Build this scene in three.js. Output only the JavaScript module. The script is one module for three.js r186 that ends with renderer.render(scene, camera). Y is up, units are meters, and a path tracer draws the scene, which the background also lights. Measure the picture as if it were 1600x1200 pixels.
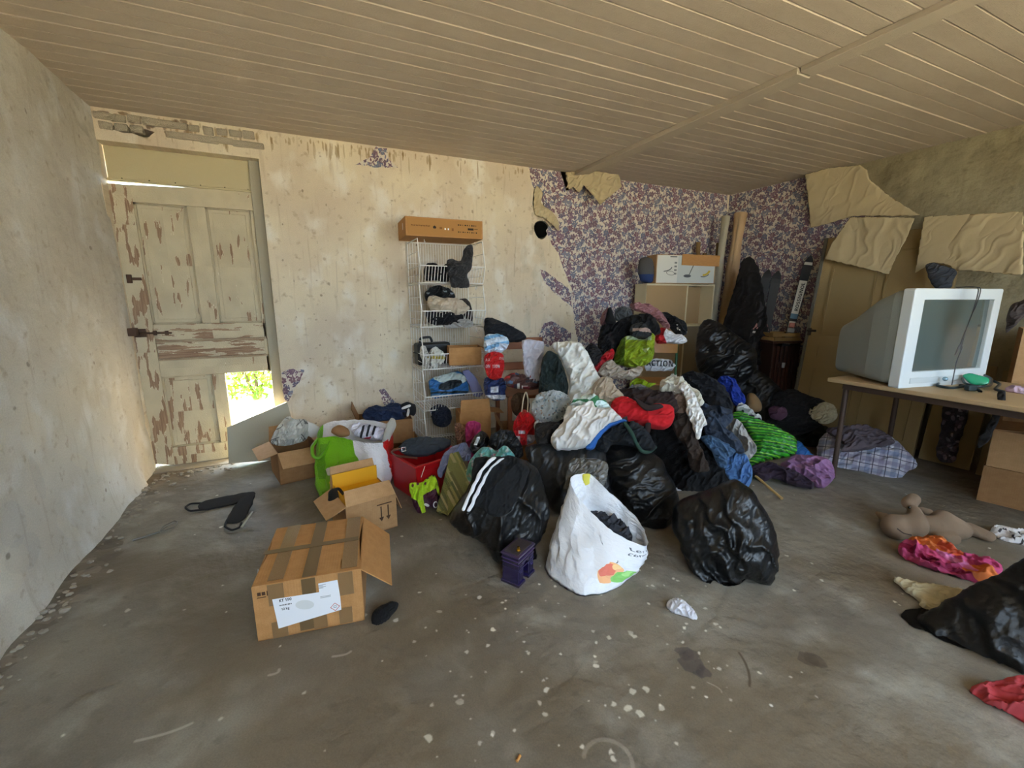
import * as THREE from 'three';
import { RoundedBoxGeometry } from 'three/addons/geometries/RoundedBoxGeometry.js';
import { mergeGeometries, mergeVertices } from 'three/addons/utils/BufferGeometryUtils.js';
import { createNoise2D, createNoise3D } from 'simplex-noise';

// ---------------------------------------------------------------- camera, sky, sun, exposure
const scene = new THREE.Scene();
const camera = new THREE.PerspectiveCamera(2 * Math.atan(600 / 678.4) * 180 / Math.PI, 4 / 3, 0.05, 200);
camera.rotation.order = 'YXZ';
camera.position.set(0, 1.3, 0);
camera.rotation.set(-11.27 * Math.PI / 180, -24.97 * Math.PI / 180, 0);
scene.background = new THREE.Color().setRGB(0.62, 0.80, 1.0);
scene.backgroundIntensity = 2.7;
const sun = new THREE.DirectionalLight(new THREE.Color().setRGB(1, 0.87, 0.66), 12);
sun.name = 'sunlight';
sun.position.set(-8, 10.5, -7); sun.target.position.set(0, 0, 0);
sun.castShadow = true; sun.shadow.mapSize.set(2048, 2048);
Object.assign(sun.shadow.camera, { left: -12, right: 12, top: 12, bottom: -12, near: 0.5, far: 40 });
scene.add(sun, sun.target);
const WIN_A = [-0.35, 1.05], WIN_B = [2.1, 3.5];   // window openings in the wall behind the camera
const renderer = new THREE.WebGLRenderer({ antialias: true });
renderer.toneMapping = THREE.LinearToneMapping;
renderer.toneMappingExposure = 6.0;
renderer.shadowMap.enabled = true;

// ---------------------------------------------------------------- helpers
const V = (x, y, z) => new THREE.Vector3(x, y, z);
const R = (d) => d * Math.PI / 180;
function rng(seed) { let s = seed >>> 0; return () => { s = (s + 0x6d2b79f5) | 0; let t = Math.imul(s ^ (s >>> 15), 1 | s); t = (t + Math.imul(t ^ (t >>> 7), 61 | t)) ^ t; return ((t ^ (t >>> 14)) >>> 0) / 4294967296; }; }
const N2 = createNoise2D(rng(11)), N3 = createNoise3D(rng(23));
const lerp = (a, b, t) => a + (b - a) * t, clamp = (x, a, b) => Math.min(b, Math.max(a, x)), sstep = (a, b, x) => { const t = clamp((x - a) / (b - a), 0, 1); return t * t * (3 - 2 * t); };
const fbm = (x, y, o = 4) => { let s = 0, a = 0.5; for (let i = 0; i < o; i++) { s += a * N2(x, y); x *= 2.03; y *= 2.03; a *= 0.5; } return s; };
const used = {};
function numbered(name) { if (!(name in used)) { used[name] = 0; return name; } used[name]++; return name + '_' + String(used[name]).padStart(3, '0'); }
function tag(o, label, category, group) { o.userData.label = label; o.userData.category = category; if (group) o.userData.group = group; return o; }
function shade(o) { o.castShadow = true; o.receiveShadow = true; return o; }
function part(parent, name, geometry, material, pos, rot) {   // a child mesh of a thing
  const m = shade(new THREE.Mesh(geometry, material)); m.name = name;
  if (pos) m.position.set(...pos);
  if (rot) { m.rotation.order = 'YXZ'; m.rotation.set(...rot); }
  parent.add(m); return m;
}
function single(name, label, category, geometry, material, pos, rot, group) {   // a thing that is one mesh
  const m = part(scene, numbered(name), geometry, material, pos, rot); return tag(m, label, category, group);
}
function thing(name, label, category, pos = [0, 0, 0], turn = 0, group) {
  const g = new THREE.Group(); g.name = numbered(name); g.position.set(...pos); g.rotation.order = 'YXZ'; g.rotation.y = turn; scene.add(g); return tag(g, label, category, group);
}
function struct(name, geometry, material, parent = scene) {
  const m = shade(new THREE.Mesh(geometry, material)); m.name = name; parent.add(m); if (parent === scene) m.userData.kind = 'structure'; return m;
}
const box = (w, h, d, x = 0, y = 0, z = 0) => new THREE.BoxGeometry(w, h, d).translate(x, y, z);
const rbox = (w, h, d, r = 0.004, x = 0, y = 0, z = 0, seg = 2) => new RoundedBoxGeometry(w, h, d, seg, r).translate(x, y, z);
const merge = (list) => mergeGeometries(list.map((g) => (g.index ? g.toNonIndexed() : g)));
function tube(points, r, seg = 24, rad = 6, closed = false) { return new THREE.TubeGeometry(new THREE.CatmullRomCurve3(points.map((p) => V(...p)), closed, 'catmullrom', 0.3), seg, r, rad, closed); }
function rod(a, b, r, rad = 6) { const A = V(...a), B = V(...b), d = B.clone().sub(A), g = new THREE.CylinderGeometry(r, r, d.length(), rad, 1); g.applyQuaternion(new THREE.Quaternion().setFromUnitVectors(V(0, 1, 0), d.normalize())); return g.translate(...A.add(B).multiplyScalar(0.5).toArray()); }
function uvMetres(g, s = 1) {   // box-projected texture coordinates in metres
  if (g.index) g = g.toNonIndexed(); g.computeVertexNormals();
  const p = g.attributes.position, n = g.attributes.normal, uv = new Float32Array(p.count * 2);
  for (let i = 0; i < p.count; i++) {
    const ax = Math.abs(n.getX(i)), ay = Math.abs(n.getY(i)), az = Math.abs(n.getZ(i));
    const [a, b] = ax > ay && ax > az ? [p.getZ(i), p.getY(i)] : ay > az ? [p.getX(i), p.getZ(i)] : [p.getX(i), p.getY(i)];
    uv[i * 2] = a / s; uv[i * 2 + 1] = b / s;
  }
  g.setAttribute('uv', new THREE.BufferAttribute(uv, 2)); return g;
}
// ---- textures
function paint(w, h, draw) { const c = document.createElement('canvas'); c.width = w; c.height = h; draw(c.getContext('2d'), w, h); return c; }
function canvasTexture(c, srgb = true, wrap = true) {
  const t = new THREE.CanvasTexture(c); if (srgb) t.colorSpace = THREE.SRGBColorSpace;
  if (wrap) t.wrapS = t.wrapT = THREE.RepeatWrapping; t.magFilter = THREE.LinearFilter; return t;
}
function pixels(w, h, fn) {   // fn(x, y) -> [r, g, b] in 0..255
  return paint(w, h, (g) => { const im = g.createImageData(w, h), d = im.data; for (let y = 0, i = 0; y < h; y++) for (let x = 0; x < w; x++, i += 4) { const c = fn(x, y); d[i] = c[0]; d[i + 1] = c[1]; d[i + 2] = c[2]; d[i + 3] = 255; } g.putImageData(im, 0, 0); });
}
const mix3 = (a, b, t) => [lerp(a[0], b[0], t), lerp(a[1], b[1], t), lerp(a[2], b[2], t)];
function tileNoise(w, h, px, py, o = 4) {   // tiling fbm on a torus
  const out = new Float32Array(w * h);
  for (let y = 0; y < h; y++) for (let x = 0; x < w; x++) {
    let s = 0, a = 0.5, f = 1; const u = x / w, v = y / h;
    for (let i = 0; i < o; i++) {
      const X = u * px * f, Y = v * py * f, wx = u, wy = v;
      s += a * ((1 - wx) * (1 - wy) * N2(X, Y) + wx * (1 - wy) * N2(X - px * f, Y) + (1 - wx) * wy * N2(X, Y - py * f) + wx * wy * N2(X - px * f, Y - py * f)); a *= 0.5; f *= 2;
    }
    out[y * w + x] = s;
  }
  return out;
}
const grey = (a, w, h, k = 1, b = 0.5) => canvasTexture(pixels(w, h, (x, y) => { const v = clamp((b + k * a[y * w + x]) * 255, 0, 255); return [v, v, v]; }), false);
const noiseA = tileNoise(512, 512, 6, 6, 6);
const plasterBump = grey(noiseA, 512, 512, 0.9);
const grainBump = grey(tileNoise(512, 512, 60, 60, 3), 512, 512, 1.0);
const weaveBump = canvasTexture(pixels(128, 128, (x, y) => { const v = 128 + 60 * Math.sin(x * Math.PI / 4) * Math.sin(y * Math.PI / 4) + 40 * N2(x / 5, y / 5); return [v, v, v]; }), false);
const crinkleBump = (() => { const a = tileNoise(512, 512, 7, 7, 4), b = tileNoise(512, 512, 13, 5, 3); return canvasTexture(pixels(512, 512, (x, y) => { const i = y * 512 + x, v = 255 * clamp(1 - Math.abs(a[i]) * 2.2 - 0.6 * Math.abs(b[i]), 0, 1); return [v, v, v]; }), false); })();
const rep = (t, x, y = x) => { const c = t.clone(); c.repeat.set(x, y); c.needsUpdate = true; return c; };
const mat = (o) => new THREE.MeshPhysicalMaterial({ roughness: 0.85, ...o });
const col = (r, g, b) => new THREE.Color().setRGB(r, g, b);
const hex = (h) => new THREE.Color(h);

// ---- soft things: a closed outline (mm, in the plane the thing lies in) is inflated to a body with folds
function smoothOutline(p, corner) {
  const n = p.length / 2, pts = []; for (let i = 0; i < n; i++) pts.push([p[2 * i] / 1000, p[2 * i + 1] / 1000]);
  if (corner) return pts;
  const out = [];
  for (let i = 0; i < n; i++) {
    const a = pts[(i + n - 1) % n], b = pts[i], c = pts[(i + 1) % n], d = pts[(i + 2) % n];
    for (let k = 0; k < 5; k++) { const t = k / 5, t2 = t * t, t3 = t2 * t, s = 0.42;
      out.push([0, 1].map((j) => (2 * t3 - 3 * t2 + 1) * b[j] + (t3 - 2 * t2 + t) * s * (c[j] - a[j]) + (-2 * t3 + 3 * t2) * c[j] + (t3 - t2) * s * (d[j] - b[j]))); }
  }
  return out;
}
// o: t front thickness, b back thickness, pw 0.5 = round, lower = flat with a rounded rim; folds [[amplitude, wavelength, angle, stretch], ...]; bend [kx, ky]
function puffGeometry(trace, o = {}) {
  const { t = 0.08, b = 0.05, pw = 0.42, folds = [], bend = [0, 0], seed = 1, corner = false, ragged = 0.004, uv = 1, fit = false, sag = 0 } = o;
  const poly = smoothOutline(trace.p, corner);
  let x0 = 1e9, y0 = 1e9, x1 = -1e9, y1 = -1e9; for (const q of poly) { x0 = Math.min(x0, q[0]); x1 = Math.max(x1, q[0]); y0 = Math.min(y0, q[1]); y1 = Math.max(y1, q[1]); }
  const cell = o.cell || clamp(Math.max(x1 - x0, y1 - y0) / 72, 0.003, 0.016), nx = Math.ceil((x1 - x0) / cell) + 3, ny = Math.ceil((y1 - y0) / cell) + 3;
  const gx = (i) => x0 + (i - 1) * cell, gy = (j) => y0 + (j - 1) * cell, D = new Float32Array(nx * ny), n = poly.length;
  for (let j = 0; j < ny; j++) for (let i = 0; i < nx; i++) {
    let X = gx(i), Y = gy(j); if (ragged) { X += ragged * N2(gx(i) * 14 + seed, gy(j) * 14); Y += ragged * N2(gx(i) * 14, gy(j) * 14 + seed + 9); }
    let best = 1e9, inside = false;
    for (let k = 0, m = n - 1; k < n; m = k++) {
      const ax = poly[m][0], ay = poly[m][1], bx = poly[k][0], by = poly[k][1], ex = bx - ax, ey = by - ay;
      const s = clamp(((X - ax) * ex + (Y - ay) * ey) / (ex * ex + ey * ey + 1e-12), 0, 1), dx = X - ax - s * ex, dy = Y - ay - s * ey;
      best = Math.min(best, dx * dx + dy * dy);
      if ((ay > Y) !== (by > Y) && X < (ex * (Y - ay)) / (by - ay) + ax) inside = !inside;
    }
    D[j * nx + i] = (inside ? 1 : -1) * Math.sqrt(best);
  }
  // smooth swelling: solve laplace(phi) = -1 inside the outline
  const phi = new Float32Array(nx * ny);
  for (let it = 0; it < 160; it++) for (let j = 1; j < ny - 1; j++) for (let i = 1; i < nx - 1; i++) { const k = j * nx + i; if (D[k] > 0) phi[k] += 1.75 * ((phi[k - 1] + phi[k + 1] + phi[k - nx] + phi[k + nx] + 1) / 4 - phi[k]); }
  let top = 1e-9; for (let k = 0; k < phi.length; k++) top = Math.max(top, phi[k]);
  const pos = [], uvs = [], id = [], key = new Map(), mid = [(x0 + x1) / 2, (y0 + y1) / 2];
  const fold = (x, y) => { let s = 0; for (const [amp, len, ang = 0, str = 2.5, kind = 'ridge'] of folds) {
    const c = Math.cos(R(ang)), q = Math.sin(R(ang)), wx = x + 0.25 * len * N2(x / len * 0.7 + seed * 3, y / len * 0.7), wy = y + 0.25 * len * N2(x / len * 0.7, y / len * 0.7 + seed * 5);
    const a = (c * wx + q * wy) / (len * str), e = (-q * wx + c * wy) / len, v = N2(a + seed * 1.7, e + seed * 2.3);
    s += amp * (kind === 'ridge' ? 2.6 * Math.pow(1 - Math.min(1, Math.abs(v)), 3.2) - 0.9 : kind === 'dent' ? -Math.max(0, v) * 2 : v); } return s; };
  const vert = (x, y, ph, side) => {
    const q = Math.pow(clamp(ph / top, 0, 1), pw); let z = side > 0 ? t * q : -b * q;
    const w = Math.min(1, q * 1.6) * (side > 0 ? 1 : 0.4); z += (side > 0 ? 1 : -1) * fold(x, y) * w;
    z += bend[0] * (x - mid[0]) ** 2 + bend[1] * (y - mid[1]) ** 2;
    pos.push(x, y, z); uvs.push(fit ? (x - x0) / (x1 - x0) : x / uv, fit ? (y - y0) / (y1 - y0) : y / uv); return pos.length / 3 - 1;
  };
  const gridV = (k, side) => { const kk = 'g' + k + '_' + side; if (!key.has(kk)) key.set(kk, vert(gx(k % nx), gy(Math.floor(k / nx)), phi[k], side)); return key.get(kk); };
  const edgeV = (k, l) => { const kk = k < l ? k + '_' + l : l + '_' + k; if (!key.has(kk)) { const s = D[k] / (D[k] - D[l]); key.set(kk, vert(lerp(gx(k % nx), gx(l % nx), s), lerp(gy(Math.floor(k / nx)), gy(Math.floor(l / nx)), s), 0, 1)); } return key.get(kk); };
  for (let j = 0; j < ny - 1; j++) for (let i = 0; i < nx - 1; i++) {
    const c = [j * nx + i, j * nx + i + 1, (j + 1) * nx + i + 1, (j + 1) * nx + i]; if (!c.some((k) => D[k] > 0)) continue;
    for (const side of [1, -1]) {
      const ring = []; for (let e = 0; e < 4; e++) { const k = c[e], l = c[(e + 1) % 4]; if (D[k] > 0) ring.push(gridV(k, side)); if ((D[k] > 0) !== (D[l] > 0)) ring.push(edgeV(k, l)); }
      for (let e = 1; e < ring.length - 1; e++) side > 0 ? id.push(ring[0], ring[e], ring[e + 1]) : id.push(ring[0], ring[e + 1], ring[e]);
    }
  }
  const g = new THREE.BufferGeometry();
  g.setAttribute('position', new THREE.Float32BufferAttribute(pos, 3)); g.setAttribute('uv', new THREE.Float32BufferAttribute(uvs, 2)); g.setIndex(id); return g;
}
const ROOM = { x0: -1.14, x1: 4.70, z0: -3.925 };
function settle(m, floor = 0.003) {   // nothing sinks into the floor or the walls
  m.updateMatrix(); const p = m.geometry.attributes.position, inv = m.matrix.clone().invert(), v = V();
  for (let i = 0; i < p.count; i++) { v.fromBufferAttribute(p, i).applyMatrix4(m.matrix); const y = Math.max(v.y, floor), x = clamp(v.x, ROOM.x0, ROOM.x1), z = Math.max(v.z, ROOM.z0); if (y !== v.y || x !== v.x || z !== v.z) { v.set(x, y, z).applyMatrix4(inv); p.setXYZ(i, v.x, v.y, v.z); } }
  m.geometry.computeVertexNormals(); return m;
}
let puffSeed = 1;
function puffMesh(name, trace, material, o = {}) {
  const m = shade(new THREE.Mesh(puffGeometry(trace, { seed: (puffSeed = (puffSeed * 1.37 + 0.71) % 17), ...o }), material)); m.name = name;
  m.rotation.order = 'YXZ'; m.position.set(...trace.o); m.rotation.set(-trace.tip, trace.turn, 0); return settle(m, o.floor);
}
function puff(name, label, category, trace, material, o = {}) {   // a soft thing of one mesh
  const m = puffMesh(numbered(name), trace, material, o); scene.add(m); return tag(m, label, category, o.group);
}
function adopt(root, m, name) { root.updateMatrixWorld(true); root.attach(m); if (name) m.name = name; return m; }

// ---------------------------------------------------------------- the setting
const ZB = -3.937, XL = -1.158, XR = 4.72, ZF = 1.35, HC = 2.505, DOOR_Z = -4.037;
// floor: worn grey cement with paint spots, stains and old scuffs
{
  const W = 2048, Hh = 1860, x0 = -1.4, z0 = -4.3, sx = 6.4, sz = 5.8;
  const X = (x) => (x - x0) / sx * W, Z = (z) => (z - z0) / sz * Hh, mm = W / sx;
  const base = pixels(W, Hh, (px, py) => {
    const x = px / mm, z = py / mm, a = fbm(x * 0.9, z * 0.9, 5), b = fbm(x * 3.1 + 9, z * 3.1, 4), c = N2(px / 1.6, py / 1.6) * 0.5 + 0.5;
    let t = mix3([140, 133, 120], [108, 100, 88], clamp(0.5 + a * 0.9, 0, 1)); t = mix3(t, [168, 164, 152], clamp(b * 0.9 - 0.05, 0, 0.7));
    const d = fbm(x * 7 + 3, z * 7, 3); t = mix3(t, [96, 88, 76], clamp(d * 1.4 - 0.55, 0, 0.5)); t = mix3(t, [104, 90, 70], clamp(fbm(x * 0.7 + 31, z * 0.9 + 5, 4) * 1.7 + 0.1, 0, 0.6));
    const g = 0.93 + 0.14 * c; return [t[0] * g, t[1] * g, t[2] * g];
  });
  const g = base.getContext('2d'), r = rng(5);
  const blot = (x, z, rad, color, al, n = 14, jag = 0.45) => { g.globalAlpha = al; g.fillStyle = color; g.beginPath(); for (let i = 0; i < n; i++) { const a = i / n * 6.283, q = rad * (1 - jag + 2 * jag * r()); g.lineTo(X(x) + Math.cos(a) * q * mm, Z(z) + Math.sin(a) * q * mm); } g.fill(); g.globalAlpha = 1; };
  for (let i = 0; i < 420; i++) { const x = x0 + sx * r(), z = z0 + sz * r(); blot(x, z, 0.003 + 0.011 * r() * r(), '#e4ddcd', 0.4 + 0.5 * r(), 7); }
  for (let i = 0; i < 120; i++) { const x = 0.2 + 1.3 * r(), z = -1.7 + 1.0 * r(); blot(x, z, 0.003 + 0.012 * r() * r(), '#e6e0d2', 0.55 + 0.4 * r(), 7); }
  for (let i = 0; i < 60; i++) blot(x0 + sx * r(), z0 + sz * r(), 0.02 + 0.05 * r(), '#b9b2a2', 0.12 + 0.14 * r(), 11);
  for (let i = 0; i < 90; i++) blot(XL + 0.02 + 0.16 * r() * r(), -3.9 + 3.6 * r(), 0.015 + 0.035 * r(), ['#4d4238', '#7a6c5c', '#9a8f7e', '#5f5346'][i % 4], 0.5, 9, 0.6);
  const wipe = (a, b, w, color, al) => { g.globalAlpha = al; g.strokeStyle = color; g.lineWidth = w * mm; g.lineCap = 'round'; g.beginPath(); g.moveTo(X(a[0]), Z(a[2])); g.quadraticCurveTo(X((a[0] + b[0]) / 2 + 0.02), Z((a[2] + b[2]) / 2 + 0.015), X(b[0]), Z(b[2])); g.stroke(); g.globalAlpha = 1; };
  for (const [px, rad] of [[[1.162, 0, -0.944], 0.052], [[1.172, 0, -0.99], 0.03], [[1.168, 0, -0.905], 0.028]]) blot(px[0], px[2], rad, '#4c4340', 0.62, 13, 0.3);
  for (const px of [[1.561, 0, -0.78], [1.58, 0, -0.765]]) blot(px[0], px[2], 0.036, '#4b4136', 0.6, 9, 0.2);
  wipe([1.356, 0, -0.905], [1.262, 0, -0.792], 0.008, '#4d3d2c', 0.75);
  wipe([1.144, 0, -0.864], [1.156, 0, -0.815], 0.004, '#cfc8b8', 0.5);
  for (const [p, q] of [[[-0.57, 0, -1.439], [-0.431, 0, -1.435]], [[-0.019, 0, -1.526], [0.043, 0, -1.523]], [[-0.227, 0, -1.534], [-0.196, 0, -1.546]]]) wipe(p, q, 0.01, '#d8d0c0', 0.45);
  for (const px of [[0.223, 0, -1.08], [0.833, 0, -0.906], [0.854, 0, -0.87], [0.935, 0, -0.928], [0.891, 0, -0.944], [0.803, 0, -0.933], [0.961, 0, -1.171], [1.054, 0, -1.135]]) blot(px[0], px[2], 0.012, '#e2dccb', 0.75, 8);
  g.globalAlpha = 0.3; g.strokeStyle = '#d4cdbd'; g.lineWidth = 4; { const c = [0.673, 0, -0.796]; g.beginPath(); g.ellipse(X(c[0]), Z(c[2]), 22, 20, 0.4, 3.4, 6.6); g.stroke(); } g.globalAlpha = 1;
  const geo = new THREE.BoxGeometry(sx, 0.12, sz).translate(x0 + sx / 2, -0.06, z0 + sz / 2), p = geo.attributes.position, uv = geo.attributes.uv;
  for (let i = 0; i < p.count; i++) uv.setXY(i, (p.getX(i) - x0) / sx, 1 - (p.getZ(i) - z0) / sz);
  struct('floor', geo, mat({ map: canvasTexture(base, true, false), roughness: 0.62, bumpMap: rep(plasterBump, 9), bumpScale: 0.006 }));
}
// plaster: cream limewash over older grey coats, scratched and stained
function plaster(w, h, sx, sy, tint, seed, extra) {
  const c = pixels(w, h, (px, py) => {
    const x = px / w * sx, y = py / h * sy, a = fbm(x * 1.1 + seed, y * 1.1, 5), b = fbm(x * 2.7 + seed * 3, y * 1.9 + 7, 5), d = fbm(x * 9 + seed, y * 9, 4), st = fbm(x * 16 + seed, y * 1.1, 3);
    let t = mix3(tint[0], tint[1], clamp(0.5 + a * 1.1, 0, 1)); t = mix3(t, tint[2], clamp(b * 1.6 - 0.15, 0, 0.8)); t = mix3(t, tint[3], clamp(d * 1.5 - 0.5, 0, 0.55)); t = mix3(t, tint[3], clamp(st * 0.9 - 0.3, 0, 0.28));
    const k = 0.965 + 0.05 * N2(px / 2.2, py / 2.2); return [t[0] * k, t[1] * k, t[2] * k];
  });
  extra?.(c.getContext('2d'), (x) => x * w / sx, (y) => h - y * h / sy, w / sx); return c;
}
const mapWall = (geo, a0, as, b0, bs, axis) => { const p = geo.attributes.position, uv = new Float32Array(p.count * 2); for (let i = 0; i < p.count; i++) { uv[2 * i] = ((axis ? p.getZ(i) : p.getX(i)) - a0) / as; uv[2 * i + 1] = (p.getY(i) - b0) / bs; } geo.setAttribute('uv', new THREE.BufferAttribute(uv, 2)); return geo; };
// back wall with the door opening and the flue hole
const wallBack = (() => {
  const s = new THREE.Shape(); s.moveTo(-1.45, -0.1); s.lineTo(XL - 0.004, -0.1); s.lineTo(XL - 0.004, 2.31); s.lineTo(-0.232, 2.306); s.lineTo(-0.235, -0.1); s.lineTo(4.95, -0.1); s.lineTo(4.95, 2.62); s.lineTo(-1.45, 2.62); s.closePath();
  const hole = new THREE.Path(); for (let i = 0; i < 22; i++) { const a = -i / 22 * 6.283, q = 1 + 0.06 * Math.sin(3 * a); hole[i ? 'lineTo' : 'moveTo'](2.152 + 0.082 * q * Math.cos(a), 1.955 + 0.088 * q * Math.sin(a)); } s.holes.push(hole);
  const gap = new THREE.Path(); [-0.13, 0.004, -0.09, 0.016, -0.03, 0.02, 0.02, 0.012, 0.07, 0.018, 0.12, 0.008, 0.1, -0.006, 0.075, -0.03, 0.04, -0.026, 0.0, -0.012, -0.05, -0.016, -0.1, -0.004].forEach((v, i, a) => { if (i % 2 === 0) gap[i ? 'lineTo' : 'moveTo'](v - 0.955, a[i + 1] * 1.25 + 2.388); }); s.holes.push(gap);   // plaster fallen out over the lintel
  const geo = mapWall(new THREE.ExtrudeGeometry(s, { depth: 0.3, bevelEnabled: false }).translate(0, 0, ZB - 0.3), -1.45, 6.4, -0.1, 2.72);
  const r = rng(31);
  const c = plaster(2048, 870, 6.4, 2.72, [[232, 217, 187], [216, 198, 172], [240, 233, 219], [176, 152, 122]], 3, (g, X, Y, m) => {
    const mark = (x, y, w, h, color, al, n = 9) => { g.globalAlpha = al; g.fillStyle = color; g.beginPath(); for (let i = 0; i < n; i++) { const a = i / n * 6.283, q = 0.55 + 0.6 * r(); g.lineTo(X(x + 1.45) + Math.cos(a) * w * q * m, Y(y + 0.1) + Math.sin(a) * h * q * m); } g.fill(); g.globalAlpha = 1; };
    for (let i = 0; i < 260; i++) mark(-0.25 + 4.2 * r(), 0.2 + 2.3 * r(), 0.004 + 0.012 * r() * r(), 0.005 + 0.016 * r() * r(), ['#7c6650', '#8d7a66', '#6f5b49'][i % 3], 0.25 + 0.4 * r());
    for (const [cx, w, n] of [[0.35, 0.25, 26], [0.75, 0.3, 30], [-0.55, 0.3, 26], [1.6, 0.6, 16], [-0.1, 0.2, 10]]) for (let i = 0; i < n; i++) { const x = cx + w * (r() - 0.5) * 2, l = 0.03 + 0.18 * r() * r(); mark(x, 2.5 - l / 2 - 0.03 * r(), 0.004 + 0.008 * r(), l / 2, '#7b5d35', 0.2 + 0.35 * r()); }
    for (let i = 0; i < 40; i++) { const x = -0.2 + 2.6 * r(), y = 0.4 + 1.9 * r(); g.globalAlpha = 0.15 + 0.2 * r(); g.strokeStyle = i % 2 ? '#7d6b58' : '#efe6d4'; g.lineWidth = 1 + r(); g.beginPath(); g.moveTo(X(x + 1.45), Y(y + 0.1)); g.lineTo(X(x + 1.45 + 0.03 * (r() - 0.5)), Y(y + 0.1 - 0.06 - 0.25 * r())); g.stroke(); } g.globalAlpha = 1;
    for (let i = 0; i < 14; i++) mark(1.95 + 0.3 * r(), 0.6 + 1.2 * r(), 0.03 + 0.05 * r(), 0.06 + 0.1 * r(), '#8f8a7c', 0.1);
    for (let i = 0; i < 30; i++) mark(-1.1 + 0.45 * r(), 2.38 + 0.11 * r(), 0.03 * r() + 0.01, 0.012, ['#4a392c', '#7d6347', '#5b4634'][i % 3], 0.55);
    for (let i = 0; i < 18; i++) mark(2.02 + 0.24 * r(), 1.9 + 0.22 * r(), 0.02, 0.03, '#7c6c58', 0.25);
  });
  return struct('wall_back', geo, mat({ map: canvasTexture(c, true, false), roughness: 0.92, bumpMap: rep(plasterBump, 3, 1.3), bumpScale: 0.01 }));
})();
const nearBlack = mat({ color: col(0.012, 0.011, 0.01), roughness: 1 });  // near-black colour stands in for the shade inside the flue hole
struct('flue_recess', mergeGeometries([box(0.3, 0.02, 0.3, 2.152, 1.8, ZB - 0.44), box(0.3, 0.02, 0.3, 2.152, 2.11, ZB - 0.44), box(0.02, 0.33, 0.3, 2.0, 1.955, ZB - 0.44), box(0.02, 0.33, 0.3, 2.304, 1.955, ZB - 0.44), box(0.32, 0.33, 0.02, 2.152, 1.955, ZB - 0.58)]), nearBlack, wallBack);
part(wallBack, 'shade_liner', new THREE.CylinderGeometry(0.076, 0.076, 0.34, 28, 1, true).rotateX(Math.PI / 2), mat({ color: col(0.012, 0.011, 0.01), roughness: 1, side: THREE.DoubleSide }), [2.152, 1.955, ZB - 0.175]);  // added liner, its colour paints the inside of the hole as shade
{ // broken plaster and stones over the door
  const stone = mat({ color: col(0.62, 0.53, 0.39), roughness: 0.95, bumpMap: plasterBump, bumpScale: 0.01 }), r = rng(71);
  const lump = (w, h, d, s) => { const g = new RoundedBoxGeometry(w, h, d, 3, Math.min(w, h, d) * 0.16), p = g.attributes.position; for (let i = 0; i < p.count; i++) { const k = 1 + 0.09 * N3(p.getX(i) * 22 + s, p.getY(i) * 18, p.getZ(i) * 18); p.setXYZ(i, p.getX(i) * k, p.getY(i) * k, p.getZ(i) * k); } g.computeVertexNormals(); return g; };
  for (let i = 0; i < 11; i++) { const w = 0.055 + 0.05 * r(); part(wallBack, numbered('stone'), lump(w, 0.04 + 0.018 * r(), 0.05, i), stone, [-1.1 + i * 0.082, 2.455 + 0.012 * (r() - 0.5), ZB - 0.016 + 0.01 * r()]); }
  for (let i = 0; i < 6; i++) part(wallBack, numbered('stone'), lump(0.08 + 0.05 * r(), 0.045, 0.05, i + 20), stone, [-0.72 + i * 0.095, 2.39 + 0.01 * r(), ZB - 0.018 + 0.012 * r()]);
  for (let i = 0; i < 3; i++) part(wallBack, numbered('stone'), lump(0.07, 0.045, 0.05, i + 40), stone, [-1.09 + i * 0.08, 2.40, ZB - 0.012]);
  part(wallBack, 'rubble_core', uvMetres(lump(0.42, 0.16, 0.08, 77), 0.4), stone, [-0.95, 2.39, ZB - 0.2]);
}
// left wall: hand-laid plaster, uneven, with a swollen foot
{
  const geo = new THREE.PlaneGeometry(5.4, 2.62, 150, 80).rotateY(Math.PI / 2), p = geo.attributes.position;
  for (let i = 0; i < p.count; i++) { const z = p.getZ(i) - 1.28, y = p.getY(i) + 1.27; let d = 0.018 * fbm(z * 0.9, y * 0.9, 3) + 0.004 * fbm(z * 7, y * 7, 3);
    d += 0.03 * Math.exp(-y * 8) * (1 + 0.5 * N2(z * 2, 4)); if (z < -3.7) d = Math.min(d, 0.008) + 0.0; p.setXYZ(i, XL + d, y, z); }
  geo.computeVertexNormals(); mapWall(geo, -4.0, 5.4, -0.04, 2.62, 1);
  const r = rng(41), c = plaster(1400, 680, 5.4, 2.62, [[212, 206, 192], [196, 188, 172], [220, 218, 212], [166, 152, 130]], 17, (g, X, Y, m) => {
    for (let i = 0; i < 60; i++) { g.globalAlpha = 0.25 + 0.4 * r(); g.fillStyle = ['#5d5247', '#7d6f5f'][i % 2]; g.beginPath(); g.ellipse(X(4.6 * r()), Y(2.5 * r()), 1 + 3 * r(), 1 + 4 * r(), r() * 3, 0, 6.3); g.fill(); }
    for (let i = 0; i < 40; i++) { g.globalAlpha = 0.16; g.fillStyle = i % 3 ? '#d9cfae' : '#9b9a98'; g.beginPath(); g.ellipse(X(0.1 + 3.5 * r()), Y(0.1 + 1.1 * r()), 8 + 26 * r(), 6 + 20 * r(), r() * 3, 0, 6.3); g.fill(); } g.globalAlpha = 1;
  });
  struct('wall_left', geo, mat({ map: canvasTexture(c, true, false), roughness: 0.95, bumpMap: rep(plasterBump, 4, 2), bumpScale: 0.01, side: THREE.DoubleSide }));
  struct('wall_left_masonry', box(0.3, 2.8, 5.7, XL - 0.17, 1.2, -1.36), mat({ color: col(0.4, 0.36, 0.3) }));
}
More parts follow.
